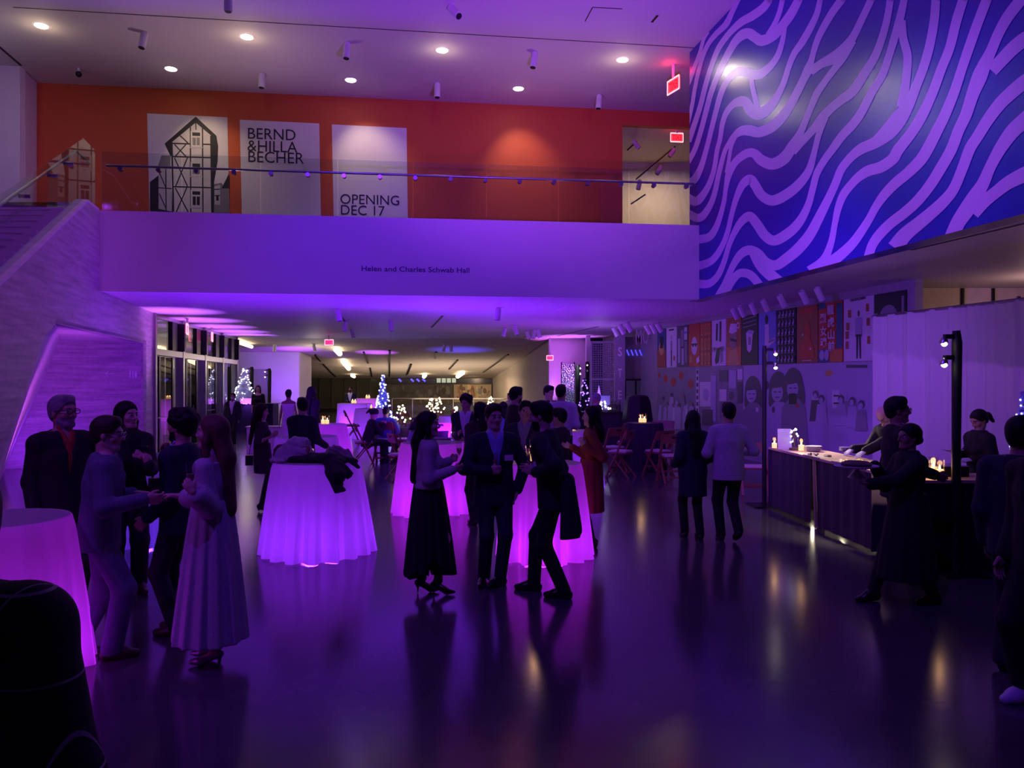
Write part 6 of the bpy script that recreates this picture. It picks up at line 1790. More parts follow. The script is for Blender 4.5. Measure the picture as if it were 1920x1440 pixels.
        t2 = t1 + (d * .85 + tside * (.1 if kind in ('hold', 'grip') else .35) + n * (.5 if kind in ('hold', 'grip', 'fist') else .12)).normalized() * .034 * g
        fd.cone(tb, t1, .0145 * g, .0112 * g, .008); fd.cone(t1, t2, .0112 * g, .0095 * g, .005)
    def palm(s, q, fwd=.075, out=.03):
        """world point inside the curled fingers of a hand"""
        a, e, w = s.arm[q]; ori = s.hand[q][1]; d = (w - e).normalized()
        if ori is not None and len(ori) > 1: d = V(*ori[1]).normalized()
        n = V(*ori[0]) if ori is not None else (-s.r * s.sx[q])
        n = (n - d * n.dot(d)).normalized()
        return s.world(w + d * fwd + n * out)
    # ---------------- garments
    def hair(s, length=.0, style=None, wave=0):
        st = style or s.hairstyle; Mh = np.array(s.Mh); hm = HAIRC[s.hc_name]
        if st == 'bald': return
        ax = [s.H(0, 0, .1), s.H(0, -.1, -.1 - length), s.H(.1, 0, 0), s.H(-.1, 0, 0), s.H(0, -.22, -length)]
        fd = s.field(.09, ax)
        top = {'short': .012, 'curly': .026, 'buzz': .005}.get(st, .014)
        fd.ell(s.H(0, -.014, .038), (.079 + top * .7, .100 + top, .090 + top), Mh, .02)
        if st in ('short', 'curly', 'buzz', 'pony', 'bun'):
            fd.ell(s.H(0, -.045, -.015), (.070, .062 + top * .5, .075), Mh, .02)
        if st == 'quiff' or st == 'short': fd.cone(s.H(-.035, .045, .105), s.H(.035, .045, .105), .028, .028, .03)
        if st == 'curly':
            random.seed(int(s.root.x * 100))
            for i in range(34):
                a, b = random.uniform(0, 6.28), random.uniform(.0, 1.2)
                p = V(math.cos(a) * math.cos(b) * .09, -.014 + math.sin(a) * math.cos(b) * .115, .038 + math.sin(b) * .105)
                if p.y > .06 and p.z < .06: continue
                fd.ell(s.H(*p), [.026] * 3, k=.012)
        def cutf(x, y, z):
            qx, qy, qz = x - f32(s.hc.x), y - f32(s.hc.y), z - f32(s.hc.z)
            lx, ly, lz = [(qx * f32(Mh[0][i]) + qy * f32(Mh[1][i]) + qz * f32(Mh[2][i])) for i in range(3)]
            face = (ly * .86 - lz * .52 - .034 + np.abs(lx) * (.10 if st in ('long', 'bob') else .02))   # hairline
            if st in ('long', 'bob'): return face
            low = (.85 * ly - lz - .022) / 1.3
            return np.maximum(face, low)
        x, y, z = fd.grid(tuple(slice(0, q) for q in fd.n))
        fd.d = np.maximum(fd.d, cutf(x, y, z).astype(f32))
        b = s.H
        if st in ('long', 'bob'):
            bw = .085
            dn = lambda t: s.H(0, -.075, -.02) + (V(0, 0, -1) * .6 + s.Mh @ V(0, -.05, -.4)).normalized() * t + s.f * (-.05 * min(1, t / .25))
            p0 = s.H(0, -.045, .01); p1 = dn(.16); fd.cone(p0, p1, .085, .085, .04, sq=[(s.Mh @ V(0, 1, 0), 1.35)])
            if length > .18: fd.cone(p1, dn(length), .085, .07, .04, sq=[(s.f, 2.1)])
            for sg in (1, -1):
                q = [s.H(sg * .07, .0, .05), s.H(sg * .088, .008, -.06), s.H(sg * .088, .0, -.15)]
                fd.cone(q[0], q[1], .022, .026, .02); fd.cone(q[1], q[2], .026, .026, .02)
                if length > .25: fd.cone(q[2], q[2] + V(0, 0, -min(length - .12, .3)) + s.f * .03, .026, .020, .02)
        if st == 'pony':
            fd.ell(s.H(0, -.135, .0), (.040, .045, .05), Mh, .02); fd.cone(s.H(0, -.15, -.02), s.H(0, -.17, -.10), .032, .022, .02)
        if st == 'bun': fd.ell(s.H(0, -.10, -.03), (.045, .04, .04), Mh, .02)
        s.add(fd, 'hair', hm)
    def pick(s, names):
        return [p for n in names for p in n]
    def tp(s): return [s.H(0, 0, 0), s.P - V(0, 0, .3)] + [p for a in s.arm.values() for p in a]
    def jacket(s, col, hem=-.14, vdeep=.16, vw=.085, opn=False, name='jacket', cut=.96, off=.026, lapel=True):
        fd = s.field(.16, s.tp()); u, f, P = s.u, s.f, s.P
        s.torso(fd, off, lo=.0)
        hh = .185 + (.02 if s.sex == 'm' else .012)
        fd.cone(P + u * .14, P + V(0, 0, hem + .02), .150 + off, hh, .04, sq=[(f, 1.38)])
        fd.keep((0, 0, -1), -(P.z + hem))
        fd.keep(tuple(u), u.dot(s.N) + .012)
        # small drape wrinkles
        if vdeep:
            bz = u.dot(P) + vdeep; tz = u.dot(s.N) - .0
            rr, ff, uu = np.array(s.r), np.array(f), np.array(u); o = np.array(P)
            def vee(x, y, z):
                x, y, z = x - f32(o[0]), y - f32(o[1]), z - f32(o[2])
                a = np.abs(x * f32(rr[0]) + y * f32(rr[1]) + z * f32(rr[2])); b = x * f32(ff[0]) + y * f32(ff[1]) + z * f32(ff[2])
                h = x * f32(uu[0]) + y * f32(uu[1]) + z * f32(uu[2])
                w = np.clip((h - f32(vdeep)) / f32(.53 - vdeep), 0, 1.15) * f32(vw)
                if opn: w = np.maximum(w, f32(.05)) ; 
                return np.maximum(a - w, .02 - b)
            fd.fn(vee, .006, 's')
            if lapel and s.Y < 12:
                for sg in (1, -1):
                    a = P + u * .53 + s.r * (sg * (vw + .012)) + f * .055; b = P + u * (vdeep + .02) + s.r * (sg * .02) + f * (.118 + off * .7)
                    md = (a + b) / 2 + f * .03
                    fd.cone(a, md, .020, .030, .008, sq=[(f, 2.6)]); fd.cone(md, b, .030, .012, .008, sq=[(f, 2.6)])
        if s.sex == 'm': fd.cone(s.N - f * .055 + s.r * .05, s.N - f * .055 - s.r * .05, .026, .026, .02)
        s.sleeves(fd, off - .006, cut=cut)
        return s.add(fd, name, CL[col])
    def shirt(s, col, collar=True, tie=None, sleeves=False, off=.008, name='shirt', hem=-.06, neck=.012, scut=.95, puff=0):
        fd = s.field(.14, s.tp())
        s.torso(fd, off, lo=-.02)
        fd.keep((0, 0, -1), -(s.P.z + hem)); fd.keep(tuple(s.u), s.u.dot(s.N) + neck)
        if collar:
            fd.cone(s.N - s.u * .02 - s.f * .012, s.N + s.u * .022 + s.f * .006, .068 if s.sex == 'm' else .058, .061 if s.sex == 'm' else .052, .012)
            fd.cone(s.N + s.u * .035 + s.f * .07, s.N - s.u * .055 + s.f * .10, .030, .006, .008, 's', sq=[(s.f, .5)])
        if sleeves: s.sleeves(fd, off + .004, cut=scut, puff=puff)
        o = s.add(fd, name, CL[col])
        if tie:
            t = s.field(.08, [s.N, s.P])
            a = s.N + s.f * .068 - s.u * .005; b = s.P + s.u * .30 + s.f * .128
            t.cone(a, a - s.u * .03, .018, .014, .01, sq=[(s.f, 1.4)]); t.cone(a - s.u * .03, b, .014, .026, .01, sq=[(s.f, 2.2)]); t.cone(b, s.P + s.u * .12 + s.f * .125, .026, .026, .01, sq=[(s.f, 2.2)])
            s.add(t, 'tie', CL[tie])
        return o
    def trousers(s, col, wide=.0, hemz=.04):
        q = [p for l in s.leg.values() for p in l[:3]] + [s.P]
        fd = s.field(.17, q)
        fd.cone(s.P + V(0, 0, .05), s.P - V(0, 0, .04), .150, .166, .03, sq=[(V(0, 1, 0), 1.35)])
        for k in 'rl':
            hip, kn, an, yw, lift = s.leg[k]
            fd.cone(hip, kn, .098, .068 + wide, .035); fd.cone(kn, an + V(0, -.005, -.01), .068 + wide, .060 + wide, .03)
        fd.keep((0, 0, -1), -(hemz if not s.seat else -.02))
        return s.add(fd, 'trousers', CL[col])
    def shoes(s, kind='oxford', m=None):
        for k in 'rl':
            hip, kn, an, yw, lift = s.leg[k]
            fw = V(math.sin(-yw), math.cos(yw), 0); side = V(fw.y, -fw.x, 0)
            zh = an.z - .085
            fd = s.field(.12, [an, an + fw * .2, V(an.x, an.y, 0)], vs=min(s.vs, .010))
            tip = an + fw * .155; tip.z = .028 + lift * .25; ball = an + fw * .085; ball.z = .034 + lift * .4
            heel = an - fw * .045; heel.z = an.z - .045
            if kind in ('oxford', 'sneaker', 'boot', 'high_boot'):
                g = 1.12 if kind == 'sneaker' else 1.0
                fd.cone(heel, ball, .040 * g, .043 * g, .02, sq=[(V(0, 0, 1), 1.05)]); fd.cone(ball, tip, .043 * g, .030 * g, .02, sq=[(V(0, 0, 1), 1.15)])
                fd.cone(an + V(0, 0, .0), an + fw * .07 - V(0, 0, .04), .042, .034, .03)
                if kind == 'boot': fd.cone(an, an + (kn - an) * .35, .046, .054, .02)
                if kind == 'high_boot': 
                    fd = s.field(.12, [an, an + fw * .2, kn, V(an.x, an.y, 0)], vs=max(s.vs, .009))
                    fd.cone(heel, ball, .038, .042, .02); fd.cone(ball, tip, .040, .028, .02); fd.cone(an, kn + V(0, 0, .12), .043, .066, .02); fd.cone(an + (kn - an) * .5, an + (kn - an) * .7, .056, .056, .03)
                fd.cone(an - fw * .05 + V(0, 0, -.075), tip - V(0, 0, .02), .026, .022, .01)
                if s.heel > .02: fd.cone(heel + V(0, 0, -.01), V(heel.x, heel.y, .01 + lift), .022, .012, .01)
                if lift < .01: fd.keep((0, 0, -1), -.0)
            else:                              # pump with a thin heel
                fd.cone(heel + V(0, 0, .005), ball, .032, .036, .02, sq=[(V(0, 0, 1), 1.3)]); fd.cone(ball, tip, .036, .018, .02, sq=[(V(0, 0, 1), 1.2)])
                fd.cone(heel, V(heel.x, heel.y, .008), .018, .008, .012)
                if kind == 'ankle': fd.cone(an, an + V(0, 0, .06), .042, .044, .02); fd.cone(an, heel, .038, .034, .02)
                else: fd.ell(an + fw * .035 + V(0, 0, .02), (.028, .07, .05), np.array(Matrix((side, fw, V(0, 0, 1))).transposed()), .01, 's')
            s.add(fd, 'shoe', m or M_SHOE)
    def skirt(s, col, z0, z1, r0, r1, n=10, amp=.012, name='skirt', ragged=0, cx=(0, 0), flat=1.15, top=None):
        P = s.P; c0 = V(P.x, P.y, 0); a = (s.leg['r'][2] + s.leg['l'][2]) / 2
        fd = Field([min(c0.x, a.x) - r1 - .08, min(c0.y, a.y) - r1 - .08, z1 - .08], [max(c0.x, a.x) + r1 + .08, max(c0.y, a.y) + r1 + .08, z0 + .06], max(s.vs, .008) / s.s)
        def cone(x, y, z):
            t = np.clip((z0 - z) / (z0 - z1), 0, 1)
            ox = c0.x + (a.x * .6 + cx[0] - c0.x * .6) * t; oy = c0.y + (a.y * .6 + cx[1] - c0.y * .6) * t
            qx = x - ox; qy = (y - oy) * f32(flat)
            th = np.arctan2(qy, qx)
            rr = r0 + (r1 - r0) * t ** .8 + amp * t ** .6 * np.sin(n * th + 1.3 * np.sin(2 * th)) + amp * .4 * t * np.sin((2 * n + 3) * th)
            d = (np.sqrt(qx * qx + qy * qy) - rr) * .8
            hem = z1 + ragged * (.5 + .5 * np.sin(3 * th + 1) + .3 * np.sin(7 * th))
            return np.maximum(np.maximum(d, z - z0), hem - z)
        fd.fn(cone)
        return s.add(fd, name, CL[col])
    def box_part(s, name, c, size, m, basis=None, label=None):
        mb = MB(); mb.box((0, 0, 0), size)
        me = mb.mesh(name, [m], V(0, 0, 0), False)
        o = bpy.data.objects.new(name, me); COL.objects.link(o); o.parent = s.body
        B = (basis or Matrix((s.r, s.f, s.u)).transposed()).to_4x4(); B.translation = c; o.matrix_local = B
        if label: o['label'] = label
        return o
    def glasses(s, col=None):
        mb = MB(); m = col or M_BLACK
        for sg in (1, -1):
            q = [V(sg * .034 + .026 * math.cos(a), .108, .008 + .019 * math.sin(a)) for a in [k * math.pi / 8 for k in range(17)]]
            mb.tube(q, .0030, 6); mb.tube([V(sg * .06, .106, .014), V(sg * .078, .06, .012), V(sg * .080, -.01, .004)], .0028, 6)
        mb.tube([V(-.009, .111, .012), V(.009, .111, .012)], .0028, 6)
        mb.v = [s.H(*v) for v in mb.v]
        mb.build('eyeglasses', m, s.body)
        ln = MB()
        for sg in (1, -1): ln.face([s.H(sg * .034 + .025 * math.cos(a), .108, .008 + .018 * math.sin(a)) for a in [k * math.pi / 8 for k in range(16)]])
        ln.build('lenses', M_CG2, s.body, smooth='flat')
    def mask(s, m):
        fd = s.field(.05, [s.H(0, .08, -.05), s.H(.06, .02, -.1), s.H(-.06, .02, 0), s.H(0, .1, 0)])
        Mh = np.array(s.Mh)
        fd.ell(s.H(0, .030, -.048), (.066, .076, .078), Mh, .02); fd.cone(s.H(0, .10, -.005), s.H(0, .11, -.03), .014, .02, .03)
        n = s.Mh @ V(0, -1, 0); fd.keep(tuple(n), n.dot(s.H(0, .045, 0))); n2 = s.Mh @ V(0, 0, 1); fd.keep(tuple(n2), n2.dot(s.H(0, 0, -.012)))
        s.add(fd, 'face_mask', m)
def person(label, px, fy=None, hy=740, heading=0, **kw):
    hc = kw.pop('hairc', 'black'); sk = kw.pop('skin', 'tan'); bd = kw.pop('beard', False); ln = kw.pop('hl', 0.0)
    p = Person(label, px, fy, hy, heading, **kw); p.hc_name = hc; p.skin = sk; p.beard = bd; p.smile = 14.0 if 'smiling' in label else 5.0
    p.make(); p.hair(ln)
    return p
# ------------------------------------------------------------------ front left group
p = person('person in a black suit, red shirt and glasses with swept grey hair, at left', 118, 1165, 740, -128, hair='short', hairc='grey', skin='tan', beard=True, yaw=-20, vs=.0075)
p.jacket('black', vdeep=.20, vw=.055); p.shirt('red'); p.trousers('black'); p.shoes(); p.glasses()
p = person('person in a slate grey suit with cropped hair, back turned, shaking hands', 185, 1232, 779, -70, hair='short', hairc='brown', skin='light', yaw=8, pitch=-4, lean=(0, .05),
           rh=('px', 270, 936, -.13), lh=('px', 248, 925, .10), re=(.3, -.6, -.6), le=(-.3, -.4, -.7), rhand=('grip', ((-.9, 0, .3), (0, 1, -.05))), lhand=('rel', ((.3, 0, -.9), (.1, 1, 0))),
           rf=(.09, .10, 5), lf=(-.09, -.16, -8), vs=.007)
p.jacket('grey', vdeep=.2); p.shirt('grey'); p.trousers('grey', .014); p.shoes(m=M_SHOEB); p.glasses(M_STEEL)
mb = MB(); q = [p.N + p.f * (.06 * math.cos(a)) + p.r * (.062 * math.sin(a)) + p.u * (.005 + .02 * math.cos(a + 3.14)) for a in [k * math.pi / 10 for k in range(21)]]
mb.tube(q, .003, 6); mb.build('necklace', M_STEEL, p.body)
p = person('person with a dark bob in black top and trousers holding a phone and a glass', 238, 1112, 752, -150, sex='f', hair='bob', hl=.14, skin='light', yaw=-38, heel=.02,
           lh=('px', 278, 872, -.26), rh=('px', 256, 866, -.28), lhand=('hold', ((0.3, -.8, 0), (.2, .2, .9))), rhand=('grip', ((-.2, -.9, .2), (-.2, .2, .9))), rf=(.11, .05, -20), lf=(-.10, 0, 15), vs=.008)
p.shirt('black', False, sleeves=True, off=.022, name='blouse', hem=-.10, neck=.03); p.trousers('black', .012); p.shoes(m=M_SHOEB)
ph = p.palm('r', .09, .015); tag(MB().box(ph, (.16, .012, .08), R(10)).build('phone', mat('phone_black', (.01, .01, .02), .15, noise=0)), 'phone held by the woman in black at left', 'phone')
gl = p.palm('l', .06, .03); flute(gl - V(0, 0, .08), 'stemmed glass held by the woman in black at left', .9)
hb = p.world((-.30, .05, .98)); mb = MB().box(hb, (.24, .10, .15), R(20)).tube([hb + V(-.1, 0, .07), hb + V(-.07, 0, .14), hb + V(.07, 0, .14), hb + V(.1, 0, .07)], .01, 8)
tag(mb.build('handbag', M_SHOE), 'black handbag at the hip of the woman in black', 'bag')
p = person('bearded person in a navy suit raising a glass, seen from the side', 340, 1186, 767, 84, hair='curly', skin='tan', beard=True, yaw=6, rh=('px', 320, 858, .16), rhand=('hold', ((-.8, -.2, .3), (0, .5, .85))),
           lh=(-.2, .16, .93), rf=(.09, .05, 0), lf=(-.09, .0, 0), vs=.0075)
p.jacket('ink', vdeep=.2); p.shirt('lblue'); p.trousers('charcoal'); p.shoes(m=M_SHOEB)
gl = p.palm('r', .055, .03); flute(gl - V(0, 0, .085), 'champagne flute raised by the bearded man in navy', 1.0)
p = person('person in a long pale sparkling dress with puff sleeves and waist-long hair', 398, 1240, 777, 88, sex='f', hair='long', hl=.52, hairc='lbrown', skin='light', yaw=0, pitch=3, heel=.04,
           rh=('px', 334, 930, .02), rhand=('grip', ((-.2, 0, -.9), (0, 1, .1))), lh=('px', 362, 922, -.33), lhand=('hold', ((.95, .2, .1), (0, .6, .8))), re=(.2, -.3, -.9), le=(-.1, -.15, -1), rf=(.08, .03, 0), lf=(-.08, -.04, 8), vs=.007)
p.shirt('sparkle', False, sleeves=False, off=.012, name='bodice', hem=.06, neck=-.05)
fd = p.field(.2, p.tp()); p.sleeves(fd, .024, cut=.72, puff=.018); p.add(fd, 'puff_sleeves', CL['sparkle'])
p.skirt('sparkle', p.pz + .20, .16, .135, .26, 12, .014, name='dress_skirt', flat=1.0, cx=(0, .02)); p.shoes('pump', mat('silver_leather', (.4, .36, .42), .3, metal=.6))
gl = p.palm('l', .05, .03); flute(gl - V(0, 0, .09), 'champagne flute held by the woman in the sparkling dress', 1.1)
# near man in a windowpane jacket, cut by the frame corner
p = person('person in a dark windowpane jacket, cut off at the lower left corner', -22, None, 0, 156, Y=1.5, hm=1.77, hair='short', skin='brown', yaw=-20, vs=.0075, wide=1.27, lean=(.13, .0), lh=(-.36, .08, .93))
p.jacket('plaid', vdeep=.14, vw=.06, off=.036); p.shirt('black'); p.trousers('black'); p.shoes()
# ------------------------------------------------------------------ middle group
p = person('person with long black hair in a short white jacket and long black skirt', 803, 1114, 771, -84, sex='f', hair='long', hl=.50, skin='light', yaw=4, heel=.07, rh=('px', 849, 881, -.12), rhand=('grip', ((-.9, 0, .3), (0, 1, .25))),
           lh=('px', 842, 864, .08), lhand=('hold', ((.6, -.5, 0), (.2, .9, .4))), re=(.2, -.5, -.8), rf=(.05, .10, 0), lf=(-.06, -.06, 0), vs=.008)
p.shirt('black', False, off=.006, name='top'); p.jacket('cream', hem=.06, vdeep=.34, vw=.05, lapel=False, cut=.97, off=.024)
p.skirt('black', p.pz + .14, .20, .145, .26, 13, .022, ragged=.14, flat=1.05); p.shoes('ankle')
gl = p.palm('l', .07, .03); gl = p.world(p.arm['l'][2] + V(0, .10, .03)); flute(gl - V(0, 0, .07), 'glass held by the woman in the white jacket', 1.05)
p = person('smiling person in a navy blazer and open light blue shirt, facing the camera', 926, 1094, 756, -166, hair='short', skin='light', hairc='brown', yaw=-8, pitch=-3, rh=('px', 917, 883, -.22), rhand=('hold', ((.1, -.95, 0), (-.95, .1, .1))), re=(.9, -.3, -.4),
           lh=(-.23, .02, .90), le=(-.9, -.3, 0), rf=(.10, .02, -25), lf=(-.04, .10, -55), vs=.008)
p.jacket('navy', vdeep=.10, vw=.085, hem=-.17); p.shirt('lblue'); p.trousers('navy'); p.shoes()
p.box_part('name_tag', p.P + p.u * .30 - p.r * .115 + p.f * .145, (.085, .004, .055), M_PAPER, label='white name tag')
gl = p.palm('r', .06, .025); flute(gl - V(0, 0, .05), 'glass held at the waist by the smiling man in navy', .95)
p = person('bearded person in black leaning in from the right with a coat over the arm', 1040, 1116, 750, 74, hair='short', skin='light', beard=True, lean=(0, .11), yaw=2, pitch=-4, lh=('px', 1004, 886, -.16), lhand=('hold', ((.8, -.3, 0), (.1, .9, .3))),
           rh=('px', 1006, 880, .10), rhand=('rel', ((-.7, -.2, 0), (0, 1, .1))), le=(-.5, -.6, -.5), rf=(.09, .22, 0), lf=(-.09, -.10, 0), vs=.008)
p.jacket('charcoal', vdeep=.24, vw=.06, hem=-.15); p.shirt('black'); p.trousers('black'); p.shoes()
p.box_part('name_tag', p.P + p.u * .27 - p.r * .165 + p.f * .10, (.004, .085, .06), M_PAPER, label='white name tag')
gl = p.palm('l', .06, .03); flute(gl - V(0, 0, .07), 'glass held by the leaning man in black', .95)
c0 = p.world((-.22, -.16, 1.02))
fd = Field([-.3, -.3, -.75], [.3, .3, .3], .010); fd.cone((.0, -.02, .06), (.03, .0, -.50), .055, .095, .03, sq=[(V(0, 1, 0), 2.6)]); fd.cone((.02, .05, .05), (.06, .06, -.40), .05, .08, .03, sq=[(V(0, 1, 0), 2.6)]); fd.keep((.12, 0, -1), .47)
o = bpy.data.objects.new('coat', fd.mesh('coat')); o.data.materials.append(CL['charcoal']); COL.objects.link(o); o.location = c0; tag(o, 'dark coat hanging over the arm of the leaning man', 'coat')
p = person('smiling person in a dark blazer with a name tag behind the middle table', 985, None, 0, 168, Y=9.3, hm=1.70, hair='short', skin='tan', yaw=-22, pitch=-4, rh=('px', 980, 851, -.30), rhand=('flat', ((0, 0, -1), (-.1, 1, 0))), lh=(-.22, .1, .95), vs=.0095)
p.jacket('navy', vdeep=.12, vw=.09); p.shirt('greyshirt'); p.trousers('navy'); p.shoes()
p.box_part('name_tag', p.P + p.u * .34 + p.r * .10 + p.f * .15, (.10, .004, .07), M_PAPER, label='white name tag')
p = person('person in a rust dress with a black bob and dark boots facing left', 1109, 1028, 761, 82, sex='f', hair='bob', hl=.24, skin='light', heel=.03, lh=('px', 1096, 838, -.20), lhand=('rel', ((.8, .2, 0), (0, .5, .9))), rh=('px', 1072, 838, .05), rhand=('rel', ((-.6, 0, .4), (0, 1, .2))), vs=.0095)
p.shirt('rust', False, sleeves=True, off=.014, name='dress_top', hem=.0, neck=.02); p.skirt('rust', p.pz + .16, .46, .160, .185, 8, .008, name='dress_skirt'); p.shoes('high_boot')
p = person('dark-haired person mostly hidden behind the leaning man in black', 1048, None, 0, 60, Y=9.7, hm=1.60, hair='short', skin='tan', vs=.012)
p.jacket('charcoal'); p.shirt('greyshirt'); p.trousers('black'); p.shoes()
p = person('curly-haired person in a dark blazer and open white shirt behind the second table', 874, None, 0, 172, Y=12.3, hm=1.725, hair='curly', skin='tan', yaw=14, pitch=-12, rh=('px', 860, 815, -.3), rhand=('hold', ((-.6, 0, 0), (-.2, .8, .4))), lh=('px', 872, 824, -.3), vs=.012)
p.jacket('navy', vdeep=.06, vw=.10, hem=-.16); p.shirt('white'); p.trousers('black'); p.shoes()
p = person('person with long dark brown hair turned away beside the smiling man', 899, None, 0, 30, Y=10.4, hm=1.655, sex='f', hair='long', hl=.42, hairc='black', skin='light', yaw=-20, vs=.011)
p.shirt('plum', False, sleeves=True, off=.022, name='blouse', hem=-.1, neck=.02); p.trousers('black'); p.shoes()
# ------------------------------------------------------------------ behind, left
p = person('person in a dark minidress and thigh boots with long hair, looking at her hands', 491, 958, 756, -76, sex='f', hair='long', hl=.50, hairc='brown', skin='light', heel=.06, pitch=-10, rh=('px', 510, 818, -.10), rhand=('grip', ((-.8, 0, .4), (0, .9, .4))), lh=('px', 511, 815, .08), lhand=('grip', ((.8, 0, .4), (0, .9, .4))), rf=(.06, .0, 0), lf=(-.08, .10, 0), vs=.0115)
p.shirt('plum', False, sleeves=True, off=.018, scut=0.0, name='dress_top', hem=.0, neck=-.02); p.skirt('plum', p.pz + .15, .64, .155, .178, 7, .005, name='dress_skirt'); p.shoes('high_boot')
hb = p.world((.02, -.20, .86)); mb = MB().box(hb, (.05, .11, .15), p.th).tube([hb + V(0, 0, .08), p.world((.05, -.17, 1.2)), p.world((.08, -.02, 1.40))], .006, 6)
tag(mb.build('shoulder_bag', M_SHOE), 'black shoulder bag hanging behind the woman in the minidress', 'bag')
p = person('person in a dark suit seen from behind beyond the coat table', 567, None, 0, -12, Y=11.35, hm=1.70, hair='short', skin='light', yaw=-42, rh=(.28, .22, 1.0), lh=(-.1, .30, 1.1), vs=.0115)
p.jacket('navy', hem=-.18); p.shirt('white'); p.trousers('navy'); p.shoes()
p = person('person in a dark jacket and pale face mask walking in at far left', 437, 836, 736, 176, hair='buzz', skin='brown', lf=(-.09, .12, 0), vs=.02)
p.jacket('navy', vdeep=.06, vw=.09); p.shirt('white'); p.trousers('black'); p.shoes(); p.mask(mat('pale_mask', (.55, .6, .75), .7))
p = person('person in a dark V-neck top behind the service bar at far left', 484, None, 0, -175, Y=28.4, hm=1.83, sex='f', hair='bob', hl=.06, hairc='brown', skin='light', vs=.02)
p.shirt('black', False, sleeves=True, off=.022, scut=0, name='top', hem=-.1, neck=-.07); p.skirt('black', p.pz + .1, .4, .17, .2); p.shoes()
p = person('person in a white sleeveless dress with short hair, back turned, at far left', 541, None, 0, 8, Y=19.8, hm=1.745, sex='f', hair='short', skin='brown', heel=.06, vs=.016, rh=(.24, .02, .88), lh=(-.24, .02, .88))
p.shirt('wdress', False, off=.012, name='dress_top', hem=.0, neck=-.10); p.skirt('wdress', p.pz + .15, .30, .152, .20, 6, .004, name='dress_skirt', flat=1.05); p.shoes('pump')
p = person('person with very long black hair in a dark dress by the white return wall', 585, None, 0, -30, Y=17.6, hm=1.83, sex='f', hair='long', hl=.45, skin='brown', heel=.06, vs=.016, lh=(-.26, .15, 1.15), rh=(.25, -.05, .95))
p.shirt('black', False, sleeves=True, off=.024, name='dress_top', hem=.0); p.skirt('black', p.pz + .15, .3, .155, .22, name='dress_skirt'); p.shoes('pump')
p = person('masked person in a dark vest and pale lapels behind the far tables', 657, None, 0, 180, Y=34.4, hm=1.74, hair='buzz', skin='brown', vs=.022, rh=(.1, .2, 1.1), lh=(-.1, .2, 1.1))
p.jacket('navy', vdeep=.1, vw=.1); p.shirt('white'); p.trousers('black'); p.shoes(); p.mask(M_BLACK)
# seated
def seated(label, px, Y, hy, heading, top, hairs, **kw):
    lk = dict(rf=(.10, .46, 0), lf=(-.10, .44, 0)); lk.update(kw)
    p = person(label, px, None, hy, heading, Y=Y, seat=True, hair=hairs, hm=HC + (HY - hy) / F * Y, vs=.016, **lk)
    return p
p = seated('seated person in black looking down, ponytail, beside the man in blue', 688, 18.2, 763, -60, 'black', 'pony', sex='f', skin='tan', lean=(0, .16), pitch=-28, rh=(.1, .42, .95), lh=(-.1, .42, .95))
p.jacket('black', vdeep=0); p.trousers('black'); p.shoes()
p = seated('seated person in a blue shirt seen from behind on a folding chair', 721, 19.0, 762, -8, 'blue', 'short', skin='tan', lean=(.0, .1), pitch=-14, wide=1.12, rh=(.24, .38, .86), lh=(-.24, .38, .86))
p.shirt('blue', True, sleeves=True, off=.03); p.trousers('black'); p.shoes()
p = seated('seated person with short dark hair in a grey sweater bending over the table', 766, 15.5, 776, -58, 'sweater', 'bob', hl=.07, sex='f', skin='light', lean=(.0, .2), pitch=-25, rh=(.12, .40, .98), lh=(-.12, .42, 1.0))
p.shirt('sweater', False, sleeves=True, off=.032, name='sweater', neck=.02); p.trousers('black'); p.shoes()
p = seated('seated person in a light blue top among the far chairs', 943, 17.0, 752, 30, 'lblue', 'bob', hl=.1, sex='f', skin='tan', rh=(.1, .4, .85), lh=(-.1, .4, .85))
p.shirt('lblue', False, sleeves=True, off=.03, name='sweater'); p.trousers('black'); p.shoes()
# ------------------------------------------------------------------ behind, middle right
p = person('tall bearded person in black in profile before the tan side wall', 968, None, 0, -62, Y=12.0, hm=1.855, hair='short', skin='light', beard=True, yaw=-10, pitch=-6, vs=.012)
p.jacket('black', vdeep=.2); p.shirt('black'); p.trousers('black'); p.shoes()
p = person('person in a dark shirt facing the camera beside the lavender shirt', 1029, None, 0, -150, Y=14.9, hm=1.865, hair='short', skin='light', pitch=-12, yaw=-12, vs=.014)
p.shirt('black', True, sleeves=True, off=.024); p.trousers('black'); p.shoes()
p = person('person in a lavender shirt seen from behind at a glowing table', 1052, None, 0, -14, Y=13.4, hm=1.885, hair='short', skin='tan', yaw=10, rh=(.22, .25, 1.08), vs=.013)
p.shirt('lav', True, sleeves=True, off=.028); p.trousers('black'); p.shoes()
p = person('small distant person with dark hair in front of the back wall', 955, None, 0, 120, Y=26, hm=1.57, hair='short', skin='tan', vs=.02)
p.shirt('greyshirt', True, sleeves=True, off=.026); p.trousers('black'); p.shoes()
p = person('grey-haired person in a dark suit and white collar facing left by the right rear bar', 1118, None, 0, 78, Y=17.0, hm=1.69, hair='buzz', hairc='grey', skin='tan', pitch=-14, vs=.015, wide=1.1)
p.jacket('black', vdeep=.2, off=.036); p.shirt('white'); p.trousers('black'); p.shoes()
p = person('person with black hair in dark clothes bending beside the grey-haired man', 1089, None, 0, 150, Y=15.7, hm=1.48, sex='f', hair='bob', hl=.1, skin='tan', lean=(0, .2), pitch=-25, vs=.015)
p.shirt('black', False, sleeves=True, off=.026, name='blouse'); p.trousers('black'); p.shoes()
